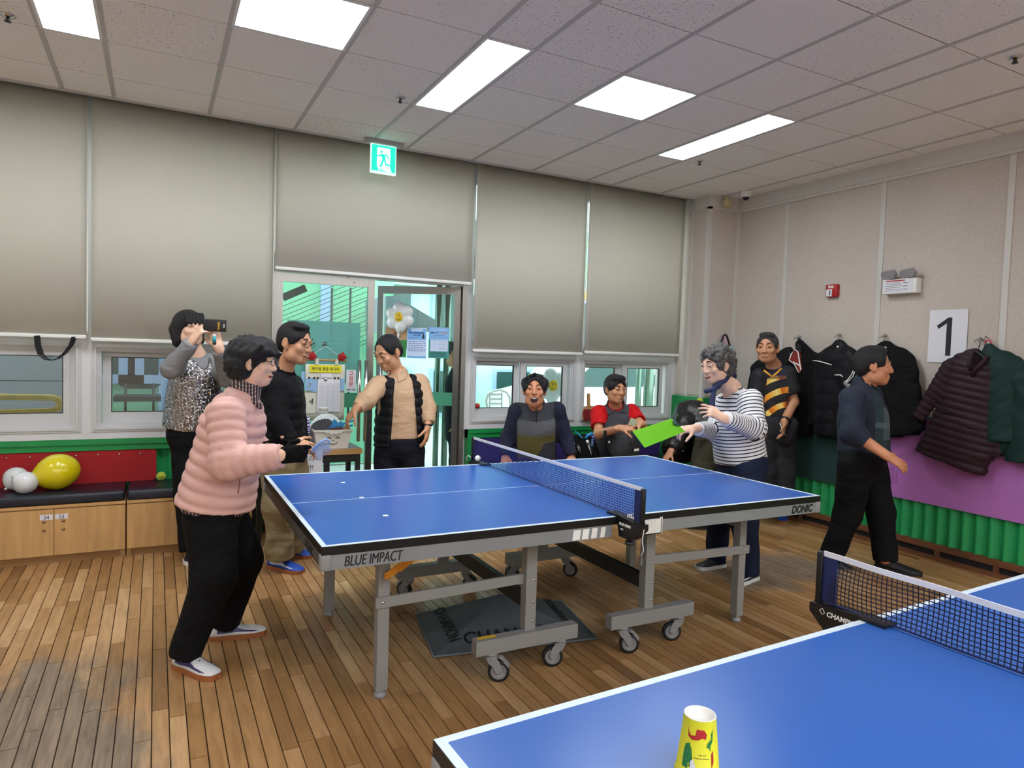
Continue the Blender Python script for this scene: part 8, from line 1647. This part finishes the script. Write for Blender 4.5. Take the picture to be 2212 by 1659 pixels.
# -- the man walking past the coats
def man_walking():
    d0 = 4.97
    s = Fig('person in a dark blue checked sweater and black trousers walking past the coats', on(1870, 1235, z=0))
    s.frame(cvr(.92, -.36, -.03), (0, 0, 1), C(1887, 792, 4.92), 1.16); B = s.B
    nb = C(1866, 838, d0); ch = C(1862, 885, d0); pel = C(1862, 985, d0); fw = cvr(.95, -.25, 0)
    shR, elR, wR = C(1841, 862, d0-.19), C(1842, 935, d0-.26), C(1915, 984, d0-.38); shL, elL, wL = C(1880, 856, d0+.19), C(1868, 930, d0+.24), C(1880, 985, d0+.15)
    hR, kR, aR = C(1850, 1005, d0-.09), C(1832, 1110, d0-.02), C(1792, 1205, d0+.04); hL, kL, aL = C(1876, 1005, d0+.09), C(1902, 1105, d0+.02), C(1912, 1208, d0-.04)
    s.head('closed', 1.04, 1.05); s.neck(nb, .062); s.torso(pel, ch, nb, shR, shL, fw); s.limb(shR, elR, wR, (.050, .046, .032)); s.limb(shL, elL, wL, (.050, .046, .032)); s.limb(hR, kR, aR, (.08, .06, .038)); s.limb(hL, kL, aL, (.08, .06, .038))
    s.hand(B, wR, cvr(.82, -.1, -.5), cvr(-.3, .75, -.5), cvr(.45, .3, .75), fc=((.15, .25, .2),)*4, sc=1.12, spread=.14); s.hand(B, wL, cvr(.3, 0, -1), cvr(0, -1, 0), cvr(1, 0, 0)); s.body(SK['d']); s.face('closed', 'narrow', 'brow'); hairdo(s, 'swept', HB)
    up = (nb-pel).normalized(); fr = torso_frame(pel, fw, up)
    F = Field(.0085); F.cap(C(1865, 968, d0), C(1864, 910, d0), .200, .196, .05, sq=(fw, .86), wob=(.004, 18, 0)); F.cap(C(1864, 910, d0), ch, .19, .18, .05, sq=(fw, .80)); F.cap(shR, shL, .070, .070, .06); F.cap(ch, nb, .13, .068, .05, sq=(fw, .9)); sleeve(F, shR, elR, wR, (.086, .082, .058), .035, upto=.42, wob=(.005, 30, 0)); sleeve(F, shL, elL, wL, (.086, .08, .055), .035)
    F.cap(nb-up*.02, nb+up*.035, .082, .078, .015); F.cap(nb-up*.01, s.H(0, .01, 0), .066, .066, .005, op='s'); F.plane(C(1864, 980, d0), -up); s.part('sweater', F, CL['check'], frame=fr, label='dark blue sweater with a checked front')
    s.flaps(nb, fw.normalized(), up, CL['navy'])
    F = Field(.009); trousers(F, C(1862, 990, d0), hR, kR, C(1792, 1208, d0+.04), hL, kL, C(1913, 1212, d0-.04), (.128, .096, .078), fw, .185); F.plane(C(1864, 950, d0), up); s.part('trousers', F, CL['black'])
    h1, t1_ = on(1886, 1226, z=0), on(1980, 1243, z=0); s.shoe(h1.lerp(t1_, .30), t1_-h1, M['shoe_black'], M['sole_black'], .30, 1.05); s.shoe(on(1788, 1222, z=0), cvr(.9, -.2, 0), M['shoe_black'], M['sole_black'], .29, 1.05, pitch=.25)
    return s
def man_outside():
    d0 = 6.95; s = Fig('person in dark clothes standing outside, seen through the ajar glass door', (C(985, 950, d0).x, C(985, 950, d0).y, 0), .008)
    s.frame(cvr(-.9, .3, 0), (0, 0, 1), C(984, 765, d0), 1.1); nb = C(988, 802, d0); ch = C(990, 835, d0); pel = C(990, 925, d0); fw = cvr(-.9, .3, 0); shR, elR, wR = C(992, 815, d0+.18), C(990, 870, d0+.2), C(984, 915, d0+.2); shL, elL, wL = C(992, 818, d0-.18), C(994, 872, d0-.2), C(988, 918, d0-.2)
    hR, kR, aR = C(990, 945, d0+.08), C(988, 1020, d0+.08), C(990, 1090, d0+.08); hL, kL, aL = C(990, 945, d0-.08), C(990, 1020, d0-.08), C(990, 1092, d0-.08)
    s.head(); s.neck(nb); s.torso(pel, ch, nb, shR, shL, fw); s.limb(shR, elR, wR, (.04, .036, .028)); s.limb(shL, elL, wL, (.04, .036, .028)); s.limb(hR, kR, aR, (.07, .05, .036)); s.limb(hL, kL, aL, (.07, .05, .036)); s.hand(s.B, wL, cvr(-.1, 0, -1), cvr(0, 1, 0), cvr(-1, 0, 0)); s.hand(s.B, wR, cvr(-.1, 0, -1), cvr(0, -1, 0), cvr(-1, 0, 0)); s.body(SK['c']); s.face(); hairdo(s, 'crew', HS)
    up = (nb-pel).normalized(); F = Field(.011); F.cap(C(990, 940, d0), ch, .17, .17, .04, sq=(fw, .72)); F.cap(shR, shL, .07, .07, .05); F.cap(ch, nb, .12, .07, .04); sleeve(F, shR, elR, wR, (.08, .07, .05)); sleeve(F, shL, elL, wL, (.08, .07, .05)); F.plane(C(990, 950, d0), -up); s.part('jacket', F, CL['navy'])
    F = Field(.011); trousers(F, C(990, 935, d0), hR, kR, aR, hL, kL, aL, (.1, .085, .07), fw, .15); s.part('trousers', F, CL['black'])
    for a in (aR, aL): s.shoe((a.x, a.y), fw, M['shoe_black'], M['sole_black'], .27)
    return s
people = []
for f, DOFF in ((woman_pink, 0), (woman_phone, -.14), (man_khaki, 0), (man_beige, 0), (man_laughing, 0), (man_red, 0), (woman_stripe, 0), (bending, 0), (man_flame, -.22), (man_walking, 0), (man_outside, 0)): people.append(f())
DOFF = 0.0
